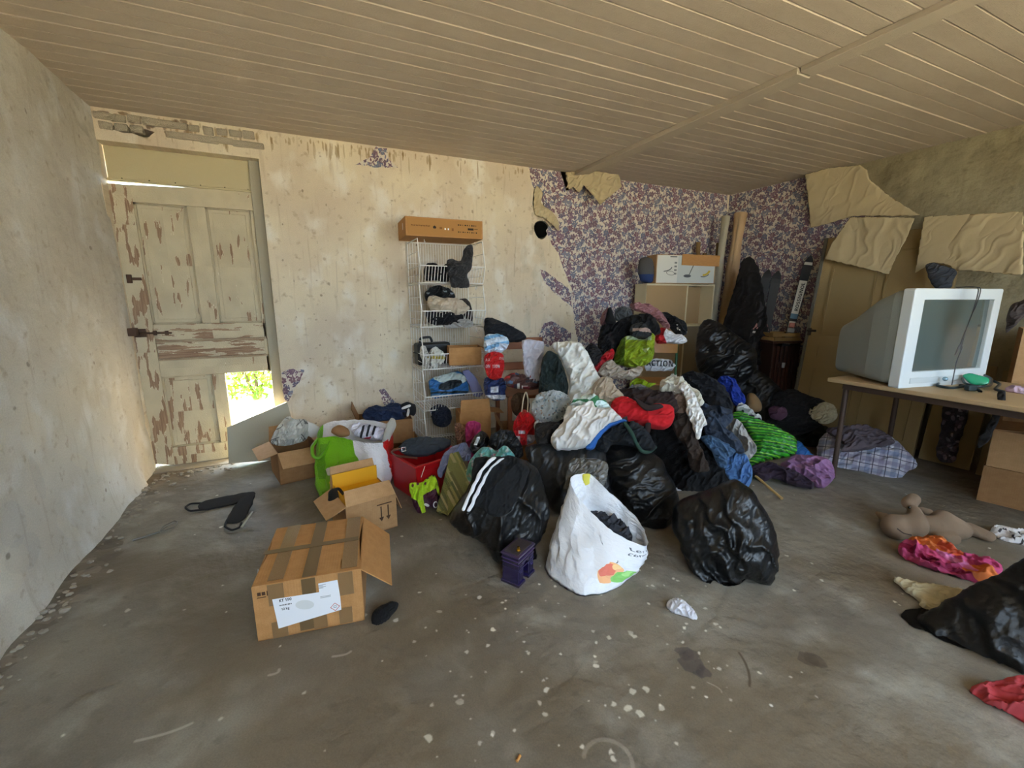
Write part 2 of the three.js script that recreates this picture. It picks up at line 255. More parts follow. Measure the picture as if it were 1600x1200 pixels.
{ // crumbs of fallen plaster along the foot of the left wall and at the door
  const r = rng(95), list = []; for (let i = 0; i < 170; i++) { const s = 0.004 + 0.013 * r() * r(), g = new THREE.IcosahedronGeometry(s, 1), p = g.attributes.position; for (let k = 0; k < p.count; k++) { const q = 1 + 0.35 * N3(p.getX(k) * 90 + i, p.getY(k) * 90, p.getZ(k) * 90); p.setXYZ(k, p.getX(k) * q * 1.3, p.getY(k) * q * 0.7, p.getZ(k) * q); } const door = r() > 0.72; g.translate(door ? -1.08 + 0.45 * r() : XL + 0.05 + 0.17 * r() * r(), s * 0.5, door ? -3.9 + 0.16 * r() : -3.85 + 2.5 * r()); list.push(g); }
  const m = single('plaster_rubble', 'crumbs of fallen plaster along the foot of the left wall', 'rubble', merge(list), mat({ color: hex('#9c9384'), roughness: 1, flatShading: true })); m.userData.kind = 'stuff';
}
// right wall
const paperBack = mat({ color: hex('#b3a585'), roughness: 0.95, bumpMap: rep(plasterBump, 2), bumpScale: 0.006 });
const wallRight = (() => {
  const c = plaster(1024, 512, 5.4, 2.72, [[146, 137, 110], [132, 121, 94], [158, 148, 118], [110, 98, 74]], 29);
  const geo = mapWall(box(0.3, 2.8, 5.7, XR + 0.15, 1.25, -1.36), -4.2, 5.4, -0.1, 2.72, 1);
  return struct('wall_right', geo, mat({ map: canvasTexture(c, true, false), roughness: 0.95, bumpMap: rep(plasterBump, 4, 2), bumpScale: 0.015 }));
})();
// wall behind the camera, with the two window openings that light the room
{
  const s = new THREE.Shape(); s.moveTo(-1.45, -0.1); s.lineTo(4.95, -0.1); s.lineTo(4.95, 2.62); s.lineTo(-1.45, 2.62); s.closePath();
  for (const [a, b] of [WIN_A, WIN_B]) { const h = new THREE.Path(); h.moveTo(a, 0.75); h.lineTo(a, 2.3); h.lineTo(b, 2.3); h.lineTo(b, 0.75); h.closePath(); s.holes.push(h); }
  const geo = new THREE.ExtrudeGeometry(s, { depth: 0.3, bevelEnabled: false }).translate(0, 0, ZF);
  const wf = struct('wall_front', geo, mat({ color: hex('#c8bda4'), roughness: 0.95, bumpMap: plasterBump, bumpScale: 0.01 }));
  [WIN_A, WIN_B].forEach(([a, b], i) => { const w = new THREE.Group(); w.name = 'window_' + (i + 1); w.userData.kind = 'structure'; scene.add(w); const m = mat({ color: hex('#b9b2a0') }), z = ZF + 0.2;
    part(w, 'window_frame', merge([box(0.05, 1.55, 0.06, a + 0.025, 1.525, z), box(0.05, 1.55, 0.06, b - 0.025, 1.525, z), box(b - a, 0.05, 0.06, (a + b) / 2, 2.275, z), box(b - a, 0.05, 0.06, (a + b) / 2, 0.775, z)]), m); });
}
// ceiling: painted tongue-and-groove boards running along the back wall, a cover strip across them
{
  const slab = struct('ceiling', box(6.5, 0.16, 5.7, 1.75, HC + 0.1, -1.36), mat({ color: col(0.3, 0.27, 0.21) }));
  const bw = 0.1058, s = new THREE.Shape(); s.moveTo(-bw / 2, 0.012); s.lineTo(-bw / 2, 0.007); s.lineTo(-bw / 2 + 0.007, 0); s.lineTo(bw / 2 - 0.004, 0); s.lineTo(bw / 2 - 0.001, 0.005); s.lineTo(bw / 2 - 0.001, 0.012); s.closePath();
  const cut = (l) => { const g = new THREE.ExtrudeGeometry(s, { depth: l, bevelEnabled: false }); g.rotateY(Math.PI / 2); return uvMetres(g, 1); };
  const L = [cut(2.53 + 1.17), cut(4.72 - 2.53)];
  const tex = [0, 1, 2].map((k) => { const n = tileNoise(512, 256, 2, 6, 5), c = pixels(512, 256, (x, y) => { const v = n[y * 256 * 2 + x] ?? 0, q = fbm(x / 60 + k * 9, y / 9 + k, 3); const t = mix3([198, 184, 167], [187, 171, 152], clamp(0.5 + 0.6 * v + 0.25 * q, 0, 1)); return t; }); return mat({ map: canvasTexture(c), roughness: 0.55, bumpMap: rep(grainBump, 1, 4), bumpScale: 0.0012 }); });
  const r = rng(8);
  for (let z = ZB + bw / 2, i = 0; z < ZF + 0.05; z += bw, i++) { part(slab, numbered('board'), L[0], tex[i % 3], [-1.17, HC + 0.0025 * (r() - 0.5), z]); part(slab, numbered('board'), L[1], tex[(i + 1) % 3], [2.53, HC + 0.0025 * (r() - 0.5), z]); }
  const strip = mat({ color: hex('#c6b8a4'), roughness: 0.6, bumpMap: rep(grainBump, 1), bumpScale: 0.001 });
  part(slab, 'cover_strip', rbox(0.11, 0.036, 2.235, 0.006, 2.535, HC - 0.016, -2.83), strip);
  part(slab, 'cover_strip_001', rbox(0.104, 0.03, 3.0, 0.006, 2.54, HC - 0.014, -0.205), strip);
}
// wallpaper: plum, mauve and slate flowers on cream, torn off in strips
const florals = (() => {
  const c = paint(1024, 1024, (g) => {
    g.fillStyle = '#d3c8b8'; g.fillRect(0, 0, 1024, 1024); const r = rng(77), k = 1024 / 0.62;
    const wrap = (x, y, fn) => { for (const dx of [-1024, 0, 1024]) for (const dy of [-1024, 0, 1024]) { const X = x + dx, Y = y + dy; if (X > -110 && X < 1134 && Y > -110 && Y < 1134) { g.save(); g.translate(X, Y); fn(); g.restore(); } } };
    const tone = ['#6f5867', '#7d6274', '#665d72', '#775462', '#6b7084', '#7c7f90', '#80606a'];
    for (let i = 0; i < 400; i++) { const x = 1024 * r(), y = 1024 * r(), a = 6.3 * r(), l = k * (0.018 + 0.018 * r()), w = k * (0.005 + 0.005 * r()), t = tone[Math.floor(r() * 7)];
      wrap(x, y, () => { g.rotate(a); g.fillStyle = t; g.beginPath(); g.moveTo(-l, 0); g.quadraticCurveTo(0, -w * 2.2, l, 0); g.quadraticCurveTo(l * 0.2, w * 1.6, -l, 0); g.fill(); }); }
    for (let i = 0; i < 64; i++) { const gx = i % 8, gy = Math.floor(i / 8), x = (gx + 0.15 + 0.7 * r()) * 128, y = (gy + 0.15 + 0.7 * r()) * 128, q = k * (0.015 + 0.012 * r()), a0 = 6.3 * r(), t = tone[Math.floor(r() * 7)], n = 4 + Math.floor(3 * r());
      wrap(x, y, () => { g.rotate(a0); g.fillStyle = t; for (let j = 0; j < n; j++) { g.rotate(6.283 / n); g.beginPath(); g.ellipse(q * 0.9, 0, q * 0.85, q * 0.62, 0, 0, 6.3); g.fill(); } g.strokeStyle = '#b9a998'; g.lineWidth = 2; for (let j = 0; j < n; j++) { g.rotate(6.283 / n); g.beginPath(); g.moveTo(q * 0.3, 0); g.lineTo(q * 1.2, q * 0.1); g.stroke(); } g.fillStyle = '#9a7f80'; g.beginPath(); g.arc(0, 0, q * 0.3, 0, 6.3); g.fill(); }); }
    for (let i = 0; i < 130; i++) { const x = 1024 * r(), y = 1024 * r(), a = 6.3 * r(), l = k * (0.01 + 0.016 * r()); wrap(x, y, () => { g.rotate(a); g.strokeStyle = '#d6ccbc'; g.lineWidth = 5 + 6 * r(); g.lineCap = 'round'; g.beginPath(); g.moveTo(-l, 0); g.quadraticCurveTo(0, l * 0.6, l, 0); g.stroke(); }); }
  });
  return canvasTexture(c);
})();
const floralMat = mat({ map: rep(florals, 1 / 0.5), roughness: 0.9, bumpMap: rep(plasterBump, 2), bumpScale: 0.004 });
function sheetOnBack(name, p, thick, material, parent = wallBack) { const s = new THREE.Shape(), r = rng(p.length * 7 + 3); const n = p.length / 2;
  for (let i = 0; i < n; i++) { const a = [p[2 * i], p[2 * i + 1]], b = [p[2 * ((i + 1) % n)], p[2 * ((i + 1) % n) + 1]], d = Math.hypot(b[0] - a[0], b[1] - a[1]), k = Math.max(1, Math.round(d / 0.03)); for (let j = 0; j < k; j++) { const t = j / k, e = j ? 0.006 : 0; const q = [lerp(a[0], b[0], t) + e * (r() - 0.5) * 2, lerp(a[1], b[1], t) + e * (r() - 0.5) * 2]; i + j ? s.lineTo(...q) : s.moveTo(...q); } }
  return part(parent, numbered(name), new THREE.ExtrudeGeometry(s, { depth: thick, bevelEnabled: false }), material, [0, 0, ZB]); }
sheetOnBack('wallpaper', [2.006, 2.534, 2.534, 2.526, 3.343, 2.534, 4.668, 2.551, 4.997, 0.512, 4.609, -0.141, 3.148, 0.02, 2.907, 0.344, 2.742, 0.574, 2.635, 0.755, 2.56, 1.066, 2.517, 1.397, 2.411, 1.588, 2.347, 1.743, 2.271, 1.819, 2.203, 1.949, 2.266, 2.044, 2.338, 2.091, 2.163, 2.172, 2.119, 2.297, 2.056, 2.336, 2.021, 2.429], 0.002, floralMat);
for (const p of [[2.136, 1.574, 2.209, 1.558, 2.518, 1.364, 2.532, 1.2, 2.311, 1.344, 2.189, 1.457], [2.196, 1.041, 2.286, 1.058, 2.427, 0.989, 2.524, 0.932, 2.537, 0.76, 2.371, 0.748, 2.2, 0.81, 2.138, 0.912], [-0.228, 0.703, -0.171, 0.726, -0.058, 0.712, -0.093, 0.64, -0.159, 0.538, -0.204, 0.455, -0.233, 0.501], [0.523, 0.487, 0.568, 0.506, 0.63, 0.406, 0.728, 0.287, 0.64, 0.267, 0.56, 0.353], [0.446, 2.341, 0.548, 2.401, 0.62, 2.505, 0.705, 2.498, 0.716, 2.412, 0.786, 2.361, 0.671, 2.348, 0.595, 2.339, 0.545, 2.352]]) sheetOnBack('wallpaper', p, 0.0015, floralMat);
// right wall paper: its shape lies in (y, z)
function sheetOnRight(name, p, thick, material) { const s = new THREE.Shape(); for (let i = 0; i < p.length / 2; i++) s[i ? 'lineTo' : 'moveTo'](-p[2 * i + 1], p[2 * i]); const g = new THREE.ExtrudeGeometry(s, { depth: thick, bevelEnabled: false }); const m = part(wallRight, numbered(name), g, material, [XR, 0, 0], [0, Math.PI / 2, 0]); m.position.x = XR - thick; return m; }
sheetOnRight('wallpaper', [2.505, -3.937, 2.505, -3.05, 1.9, -2.2, 1.2, -1.7, 0.9, -2.4, 0.05, -2.2, 0.05, -3.937], 0.002, floralMat);
// loose, curling tongues of paper, pale back outward
const flap = (name, trace, wall, o) => { const m = puffMesh(numbered(name), trace, flapMat, { t: 0.004, b: 0.003, pw: 0.2, cell: 0.009, ...o }); scene.add(m); wall.attach(m); return m; };
const flapMat = mat({ color: hex('#bdac88'), roughness: 0.9, side: THREE.DoubleSide, bumpMap: rep(plasterBump, 1.5), bumpScale: 0.0012 });
flap('paper_tongue', { o: [2.525, 2.408, -3.86], turn: -0.754, tip: -0.07, p: [-225, 139, -65, 137, 122, 99, 384, 33, 412, -70, 211, -218, 109, -95, 45, -32, 2, -99, -56, -37, -133, -78] }, wallBack, { folds: [[0.008, 0.08, 20, 2]], bend: [0.2, 0.25], corner: true });
flap('paper_tongue', { o: [2.155, 2.118, -3.895], turn: -0.331, tip: 0, p: [-78, 229, -15, 162, -26, 69, 75, 1, 140, -86, 149, -186, 77, -116, -12, -59, -87, -31, -113, 102] }, wallBack, { folds: [[0.008, 0.05, 60, 2]] });
flap('paper_tongue', { o: [4.62, 2.183, -2.481], turn: -1.636, tip: -0.14, p: [-485, 322, -240, 319, 10, 276, 70, 219, 85, 142, 228, -3, 377, -134, 502, -226, 313, -205, 115, -168, -46, -147, -216, -178, -414, -197, -451, 88] }, wallRight, { folds: [[0.007, 0.3, 25, 2, 'wave'], [0.002, 0.14, 60, 4]], bend: [0.06, 0.1], corner: true });
flap('paper_tongue', { o: [4.42, 1.756, -2.223], turn: -1.663, tip: -0.209, p: [-146, 244, 93, 205, 324, 157, 277, 28, 203, -125, 165, -268, -100, -188, -377, -98, -311, 46] }, wallRight, { folds: [[0.006, 0.25, 80, 2, 'wave'], [0.002, 0.15, 80, 4]], bend: [0.1, 0.45], corner: true });
flap('paper_tongue', { o: [4.46, 1.705, -1.73], turn: -1.759, tip: -0.175, p: [-159, 222, 68, 197, 416, 157, 449, -261, 261, -230, 52, -204, 29, -164, -98, -135, -206, -219] }, wallRight, { folds: [[0.008, 0.3, 55, 2, 'wave'], [0.002, 0.15, 50, 4]], bend: [0.05, 0.15], corner: true });
// ---------------------------------------------------------------- door in the back wall
{
  const D = new THREE.Group(); D.name = 'door_1'; D.userData.kind = 'structure'; scene.add(D);
  const flake = (seed, bare, vert, base = [206, 192, 160]) => canvasTexture(pixels(512, 512, (x, y) => {
    const u = vert ? x / 512 : y / 512, v = vert ? y / 512 : x / 512, n = fbm(u * 14 + seed, v * 2.2 + seed, 5), m = fbm(u * 3 + seed * 2, v * 2.5, 3), g = fbm(u * 60, v * 3 + seed, 3);
    const wood = mix3([172, 142, 112], [138, 108, 84], clamp(0.5 + g, 0, 1)), coat = mix3(base, [190, 176, 146], clamp(0.4 + m, 0, 1)), e = n + 0.55 * m - (0.42 - bare);
    return e > 0 ? wood : e > -0.025 ? [226, 214, 186] : coat; }));
  const M = (seed, bare, vert = true) => { const t = flake(seed, bare, vert); return mat({ map: t, roughness: 0.75, bumpMap: rep(grainBump, 1), bumpScale: 0.0015 }); };
  const pv = M(1, 0.06), ph = M(4, 0.16, false), pp = M(7, -0.06), pw = M(9, 0.2), clean = M(12, -0.2), bareH = M(15, 0.5, false), stileM = M(21, 0.26);
  const fit = (g, sx = 0.5, sy = 0.9) => uvMetres(g, 0.9);
  const slabZ = DOOR_Z - 0.02, B = (name, x0, x1, y0, y1, m, z = slabZ, d = 0.04, r = 0.005) => part(D, numbered(name), fit(rbox(x1 - x0, y1 - y0, d, r)), m, [(x0 + x1) / 2, (y0 + y1) / 2, z]);
  { const s = new THREE.Shape(), r = rng(3); s.moveTo(-1.04, 0.01); s.lineTo(-1.04, 2.066); s.lineTo(-1.166, 2.064); for (let y = 2.0; y > 0.02; y -= 0.04) s.lineTo(-1.166 + (y < 1.0 && r() > 0.62 ? 0.008 : 0) + 0.002 * r(), y); s.closePath(); part(D, numbered('stile'), fit(new THREE.ExtrudeGeometry(s, { depth: 0.04, bevelEnabled: false }).translate(0, 0, slabZ - 0.02)), stileM); }; B('stile', -0.335, -0.312, 0.7, 1.955, pv); { const s = new THREE.Shape([[-1.04, 1.955], [-0.312, 1.955], [-0.312, 2.086], [-0.55, 2.084], [-1.04, 2.068]].map((q) => new THREE.Vector2(...q))); part(D, numbered('rail'), fit(new THREE.ExtrudeGeometry(s, { depth: 0.04, bevelEnabled: false }).translate(0, 0, slabZ - 0.02)), clean); } B('muntin', -0.735, -0.62, 1.105, 1.955, clean);
  B('rail', -1.04, -0.312, 0.985, 1.105, ph); B('rail', -1.04, -0.312, 0.71, 0.835, clean); B('muntin', -0.722, -0.632, 0.15, 0.71, pv); B('rail', -1.04, -0.632, 0.01, 0.15, pw);
  const panel = (x0, x1, y0, y1, m) => { const p = B('door_panel', x0, x1, y0, y1, m, slabZ - 0.012, 0.016, 0.002);
    part(p, 'raised_field', fit(rbox(x1 - x0 - 0.07, y1 - y0 - 0.07, 0.012, 0.004)), m, [0, 0, 0.009]); const t = 0.012, w = x1 - x0, h = y1 - y0;
    part(p, 'moulding', merge([box(w, t, t, 0, h / 2 - t / 2, 0.014), box(w, t, t, 0, -h / 2 + t / 2, 0.014), box(t, h, t, w / 2 - t / 2, 0, 0.014), box(t, h, t, -w / 2 + t / 2, 0, 0.014)]), clean); };
  panel(-1.04, -0.735, 1.105, 1.955, pv); panel(-0.62, -0.335, 1.105, 1.955, pp); panel(-1.04, -0.722, 0.15, 0.71, pw);
  B('cross_board', -1.04, -0.312, 0.835, 0.985, bareH, slabZ - 0.008, 0.03); part(D, 'cross_moulding', rbox(0.728, 0.018, 0.02, 0.004), bareH, [-0.676, 0.978, slabZ + 0.012]); part(D, 'cross_moulding_001', rbox(0.728, 0.016, 0.02, 0.004), bareH, [-0.676, 0.842, slabZ + 0.012]);
  const post = mat({ color: hex('#a79f89'), roughness: 0.7, bumpMap: grainBump, bumpScale: 0.001 });
  B('frame_post', -0.31, -0.236, 0, 2.31, post, DOOR_Z - 0.012, 0.07);
  const tp = mat({ color: hex('#c3b48c'), roughness: 0.6, bumpMap: grainBump, bumpScale: 0.001 });
  B('transom', -1.155, -0.31, 2.095, 2.308, tp, slabZ, 0.03, 0.002); B('transom_ledge', -1.16, -0.236, 2.083, 2.1, tp, slabZ + 0.01, 0.04);
  for (let i = 0; i < 6; i++) part(D, numbered('nail'), new THREE.SphereGeometry(0.004, 6, 4), nearBlack, [-1.08 + i * 0.15, 2.105, slabZ + 0.016]);
  const rust = mat({ color: hex('#5a4436'), roughness: 0.7, metalness: 0.5 });
  part(D, 'hinge_plate', rbox(0.07, 0.06, 0.01, 0.003), rust, [-1.118, 1.045, DOOR_Z + 0.006]); const bolt = part(D, 'bolt', rod([-1.13, 1.045, DOOR_Z + 0.018], [-0.93, 1.04, DOOR_Z + 0.018], 0.007), rust); part(bolt, 'bolt_keeper', merge([rbox(0.02, 0.035, 0.02, 0.003, -1.03, 1.043, DOOR_Z + 0.012), rbox(0.02, 0.03, 0.02, 0.003, -0.96, 1.041, DOOR_Z + 0.012)]), rust);
  part(D, 'iron_block', rbox(0.05, 0.055, 0.05, 0.004), rust, [-1.13, 1.06, ZB + 0.005]);
  part(D, 'hinge', merge([rbox(0.03, 0.06, 0.02, 0.004, -1.128, 1.43, DOOR_Z + 0.008), rbox(0.06, 0.02, 0.006, 0.002, -1.09, 1.43, DOOR_Z + 0.003)]), rust);
  part(D, 'sill', rbox(0.93, 0.03, 0.34, 0.008), mat({ color: hex('#9a9284'), roughness: 0.9, bumpMap: plasterBump, bumpScale: 0.01 }), [-0.695, -0.008, -4.08]);
}

// ---------------------------------------------------------------- outside: sunlit yard and the bush seen through the broken door panel
{
  const n = tileNoise(256, 256, 8, 8, 4), c = pixels(256, 256, (x, y) => mix3([226, 212, 184], [206, 192, 152], clamp(0.5 + n[y * 256 + x] * 1.4, 0, 1)));
  struct('yard', new THREE.BoxGeometry(60, 0.1, 60).translate(0, -0.2, 0), mat({ map: rep(canvasTexture(c), 16), roughness: 1 }));
  const leaf = new THREE.BufferGeometry(); leaf.setAttribute('position', new THREE.Float32BufferAttribute([0, 0, 0, -0.022, 0.035, 0.006, 0, 0.045, 0, 0.022, 0.035, 0.006, 0, 0.085, -0.008], 3)); leaf.setAttribute('uv', new THREE.Float32BufferAttribute([0.5, 0, 0, 0.4, 0.5, 0.5, 1, 0.4, 0.5, 1], 2)); leaf.setIndex([0, 2, 1, 0, 3, 2, 1, 2, 4, 2, 3, 4]); leaf.computeVertexNormals();
  const leafMat = mat({ color: hex('#79a51f'), roughness: 0.7, side: THREE.DoubleSide, transmission: 0.35, thickness: 0 });
  const bush = (x, z, w, h, count, seed, label) => { const t = thing('shrub', label, 'shrub', [x, -0.15, z]), r = rng(seed), foliage = new THREE.InstancedMesh(leaf, leafMat, count), m = new THREE.Matrix4(), q = new THREE.Quaternion();
    for (let i = 0; i < count; i++) { const a = 6.283 * r(), u = Math.pow(r(), 0.45), y = h * (0.06 + 0.94 * r()), k = w * Math.sqrt(Math.max(0.05, 1 - (2 * y / h - 1) ** 2 * 0.8)) * u; q.setFromEuler(new THREE.Euler(2.4 * r(), 6.3 * r(), 2.4 * r())); const s = 0.8 + 0.9 * r(); m.compose(V(Math.cos(a) * k, y, Math.sin(a) * k), q, V(s, s, s)); foliage.setMatrixAt(i, m); foliage.setColorAt(i, col(0.7 + 0.5 * r(), 0.8 + 0.4 * r(), 0.5 + 0.4 * r())); }
    foliage.name = 'foliage'; foliage.userData.kind = 'stuff'; shade(foliage); t.add(foliage);
    const wood = mat({ color: hex('#5b4a35') }); for (let i = 0; i < 7; i++) { const a = 6.283 * r(); part(t, numbered('stem'), rod([0.05 * Math.cos(a), 0, 0.05 * Math.sin(a)], [w * 0.7 * Math.cos(a), h * 0.75, w * 0.7 * Math.sin(a)], 0.012), wood); } };
  bush(-0.75, -7.2, 0.75, 1.5, 2600, 91, 'bright green leafy shrub in sunlight beyond the missing door panel, on the right'); bush(-1.95, -7.6, 0.8, 1.9, 2200, 92, 'bright green leafy shrub in sunlight beyond the door, on the left');
}

// ---------------------------------------------------------------- shared materials of the things
const cardTex = (() => { const c = pixels(512, 512, (x, y) => { const n = fbm(x / 70, y / 50, 4), f = N2(x / 1.5, y / 9) * 7, t = mix3([190, 157, 118], [181, 148, 108], clamp(0.5 + n, 0, 1)); return [t[0] + f, t[1] + f, t[2] + f]; }); return canvasTexture(c); })();
const fluteBump = canvasTexture(pixels(64, 64, (x, y) => { const v = 128 + 50 * Math.sin(x / 64 * 6.283 * 4) + 30 * N2(x / 9, y / 9); return [v, v, v]; }), false);
const card = (tint = '#ffffff') => mat({ map: cardTex, color: hex(tint), roughness: 0.88, bumpMap: rep(fluteBump, 12), bumpScale: 0.0006, side: THREE.DoubleSide });
const CARD = card('#f0e2d2'), CARD_PALE = card('#fff4e6'), CARD_DARK = card('#c9b49c'), CARD_ORANGE = card('#f8dcb6');
const wire = mat({ color: hex('#f1eee6'), roughness: 0.4 });
// carton: base centre, turn, inside open; flap angle 0 = shut, 90 = upright, beyond 180 = hanging outside
function carton(name, label, pos, turn, o) {
  const { w, d, h, m = CARD, t = 0.005, shut = false } = o, root = thing(name, label, o.category || 'box', pos, turn, o.group);
  const hh = h, list = [box(w, t, d, 0, t / 2, 0), box(w, hh, t, 0, hh / 2, d / 2 - t / 2), box(w, hh, t, 0, hh / 2, -d / 2 + t / 2), box(t, hh, d - 2 * t, w / 2 - t / 2, hh / 2, 0), box(t, hh, d - 2 * t, -w / 2 + t / 2, hh / 2, 0)];
  part(root, 'body', uvMetres(merge(list), 0.5), m);
  const flap = (edge, len, lift, ang, short = 0) => { const s = new THREE.Shape(), c = Math.min(0.012, len * 0.12); s.moveTo(-edge / 2 + short, 0); s.lineTo(-edge / 2 + c + short, len); s.lineTo(edge / 2 - c - short, len); s.lineTo(edge / 2 - short, 0); s.closePath();
    const g = uvMetres(new THREE.ExtrudeGeometry(s, { depth: t * 0.8, bevelEnabled: false, steps: 1 }), 0.5); const grp = part(root, numbered('flap'), g, o.flapMat || m); grp.rotation.order = 'YXZ';
    const k = { f: [0, d / 2, 0], b: [0, -d / 2, Math.PI], r: [w / 2, 0, Math.PI / 2], l: [-w / 2, 0, -Math.PI / 2] }[lift]; grp.position.set(k[0], hh, k[1]); grp.rotation.set(R(ang - 90) * 1, k[2], 0); grp.userData = {}; return grp; };
  for (const [side, ang, len] of o.flaps || []) flap((side === 'f' || side === 'b' ? w : d) - 0.004, len, side, ang);
  return root;
}
// the big parcel in front
{
  const w = 0.39, d = 0.44, h = 0.232, b = carton('cardboard_box', 'large taped brown cardboard box with a white shipping label, nearest the camera on the left', [-0.052, 0, -1.915], R(-8), { w, d, h, m: CARD_ORANGE, flaps: [['f', 1.5, 0.225], ['b', 2, 0.215], ['r', 222, 0.155]] });
  const tape = mat({ color: hex('#8a6a46'), roughness: 0.28, bumpMap: crinkleBump, bumpScale: 0.0006 }), tapeDark = mat({ color: hex('#6d5639'), roughness: 0.3 });
  const strip = (x, z, sx, sz, y = h + 0.012, m = tape, ry = 0) => part(b, numbered('tape'), box(sx, 0.0012, sz), m, [x, y, z], [0, ry, 0]);
  strip(-0.115, 0, 0.055, d - 0.02, h + 0.0105); strip(0.005, 0.01, 0.05, d - 0.01, h + 0.0115, tapeDark); strip(0.15, 0, 0.06, d - 0.02, h + 0.0105); strip(-0.01, 0.0, 0.375, 0.03, h + 0.013, tapeDark, 0.02);
  const front = (x, y, sx, sy, m = tape) => part(b, numbered('tape'), box(sx, sy, 0.0012), m, [x, y, d / 2 + 0.001]);
  front(-0.115, h - 0.045, 0.055, 0.09); front(0.0, h - 0.035, 0.05, 0.07, tapeDark); front(0.135, h - 0.05, 0.055, 0.1); front(-0.115, 0.035, 0.055, 0.07); front(-0.02, 0.05, 0.05, 0.08, tapeDark); front(0.03, 0.04, 0.05, 0.07); front(0.125, 0.04, 0.05, 0.07);
  const c = paint(512, 300, (g) => { g.fillStyle = '#e9e9ec'; g.fillRect(0, 0, 512, 300); g.fillStyle = '#222'; g.font = 'bold 30px sans-serif'; g.fillText('KT 190', 46, 96); for (let i = 0; i < 9; i++) g.fillRect(48 + i * 10, 117, 7 - (i % 2) * 2, 9); g.font = 'bold 24px sans-serif'; g.fillText('12 kg', 56, 160); g.fillStyle = '#777'; for (let i = 0; i < 4; i++) g.fillRect(50, 34 + i * 9, 60 - 9 * i, 4); for (let i = 0; i < 4; i++) g.fillRect(330, 20 + i * 8, 70 - (i % 2) * 20, 3); for (let i = 0; i < 2; i++) g.fillRect(350, 110 + i * 9, 80, 3);
    g.fillStyle = '#d6d6d4'; g.beginPath(); g.ellipse(230, 150, 70, 36, 0.2, 0, 7); g.fill(); g.strokeStyle = '#c2564c'; g.lineWidth = 4; g.beginPath(); g.moveTo(455, 180); g.lineTo(490, 210); g.lineTo(455, 240); g.lineTo(420, 210); g.closePath(); g.stroke(); g.lineWidth = 2; g.strokeStyle = '#333'; g.strokeRect(446, 202, 18, 14); });
  const s = new THREE.Shape([[-0.11, -0.075], [0.12, -0.045], [0.12, 0.01], [0.115, 0.09], [0.045, 0.088], [0.045, 0.05], [-0.12, 0.055]].map((q) => new THREE.Vector2(...q))), g = new THREE.ExtrudeGeometry(s, { depth: 0.0006, bevelEnabled: false }), p = g.attributes.position, uv = g.attributes.uv; for (let i = 0; i < p.count; i++) uv.setXY(i, (p.getX(i) + 0.12) / 0.245, (p.getY(i) + 0.078) / 0.17);
  part(b, 'shipping_label', g, mat({ map: canvasTexture(c, true, false), roughness: 0.6 }), [-0.01, 0.115, d / 2 + 0.0016]);
  const mk = mat({ color: hex('#4a2f1c'), roughness: 0.9 }); const mark = part(b, 'printed_mark', merge([box(0.012, 0.014, 0.0006, -0.172, 0.2, d / 2 + 0.0005), box(0.012, 0.014, 0.0006, -0.157, 0.2, d / 2 + 0.0005), box(0.03, 0.003, 0.0006, -0.165, 0.185, d / 2 + 0.0005), box(0.012, 0.02, 0.0006, -0.14, 0.199, d / 2 + 0.0005)]), mk);
  part(b, 'address_slip', box(0.003, 0.05, 0.04), mat({ color: hex('#bfc1c4') }), [-w / 2 - 0.012, 0.17, 0.05], [0, 0.2, 0.35]);
}
carton('cardboard_box', 'open brown cardboard box filled with printed paper bags, beside the leaning grey board', [-0.17, 0, -3.48], R(13), { w: 0.28, d: 0.33, h: 0.235, m: CARD_DARK, flapMat: CARD, flaps: [['f', 236, 0.12], ['l', 195, 0.12], ['b', 100, 0.11]] });
carton('cardboard_box', 'small open brown cardboard box with a yellow lining and two printed arrows', [0.205, 0, -2.49], R(12), { w: 0.28, d: 0.3, h: 0.2, flapMat: CARD_PALE, flaps: [['f', 48, 0.09], ['b', 100, 0.125], ['l', 205, 0.11], ['r', 250, 0.11]] });
{
  const b = scene.children[scene.children.length - 1], ink = mat({ color: hex('#4b3320'), roughness: 0.9 }), y = mat({ color: hex('#e2a40e'), roughness: 0.6, side: THREE.DoubleSide });
  part(b, 'yellow_lining', merge([box(0.262, 0.11, 0.004, 0, 0.235, -0.125), box(0.004, 0.05, 0.22, -0.128, 0.205, 0), box(0.26, 0.004, 0.26, 0, 0.2, 0)]), y);
  const arrow = (x) => [box(0.007, 0.07, 0.0008, x, 0.115, 0.1505), new THREE.ExtrudeGeometry(new THREE.Shape([[x - 0.014, 0.085], [x, 0.06], [x + 0.014, 0.085]].map((q) => new THREE.Vector2(...q))), { depth: 0.0008, bevelEnabled: false }).translate(0, 0, 0.15)];
  part(b, 'printed_arrows', merge([box(0.085, 0.006, 0.0008, 0.07, 0.162, 0.1505), ...arrow(0.05), ...arrow(0.09)].map((g) => { const q = g.index ? g.toNonIndexed() : g; return q; })), ink);
}
carton('cardboard_box', 'open brown cardboard box against the wall holding blue jeans and black sneakers', [0.53, 0.1, -3.72], R(-6), { w: 0.43, d: 0.30, h: 0.20, m: CARD_DARK, flaps: [['l', 110, 0.13]] });
carton('cardboard_box', 'low brown cardboard box with a yellow stained rim, underneath the box of jeans', [0.56, 0, -3.66], R(-4), { w: 0.46, d: 0.4, h: 0.096, m: CARD_ORANGE });
carton('cardboard_box', 'cardboard box of papers tilted in the middle wire basket', [1.19, 0.742, -3.53], R(-12), { w: 0.27, d: 0.2, h: 0.15, m: CARD_ORANGE, flaps: [['r', 205, 0.13]] });
carton('cardboard_box', 'upright brown cardboard box in front of the lowest wire basket', [1.2, 0.0, -3.36], R(-8), { w: 0.26, d: 0.2, h: 0.37, m: CARD_ORANGE, flaps: [['f', 92, 0.115], ['r', 190, 0.12]] });
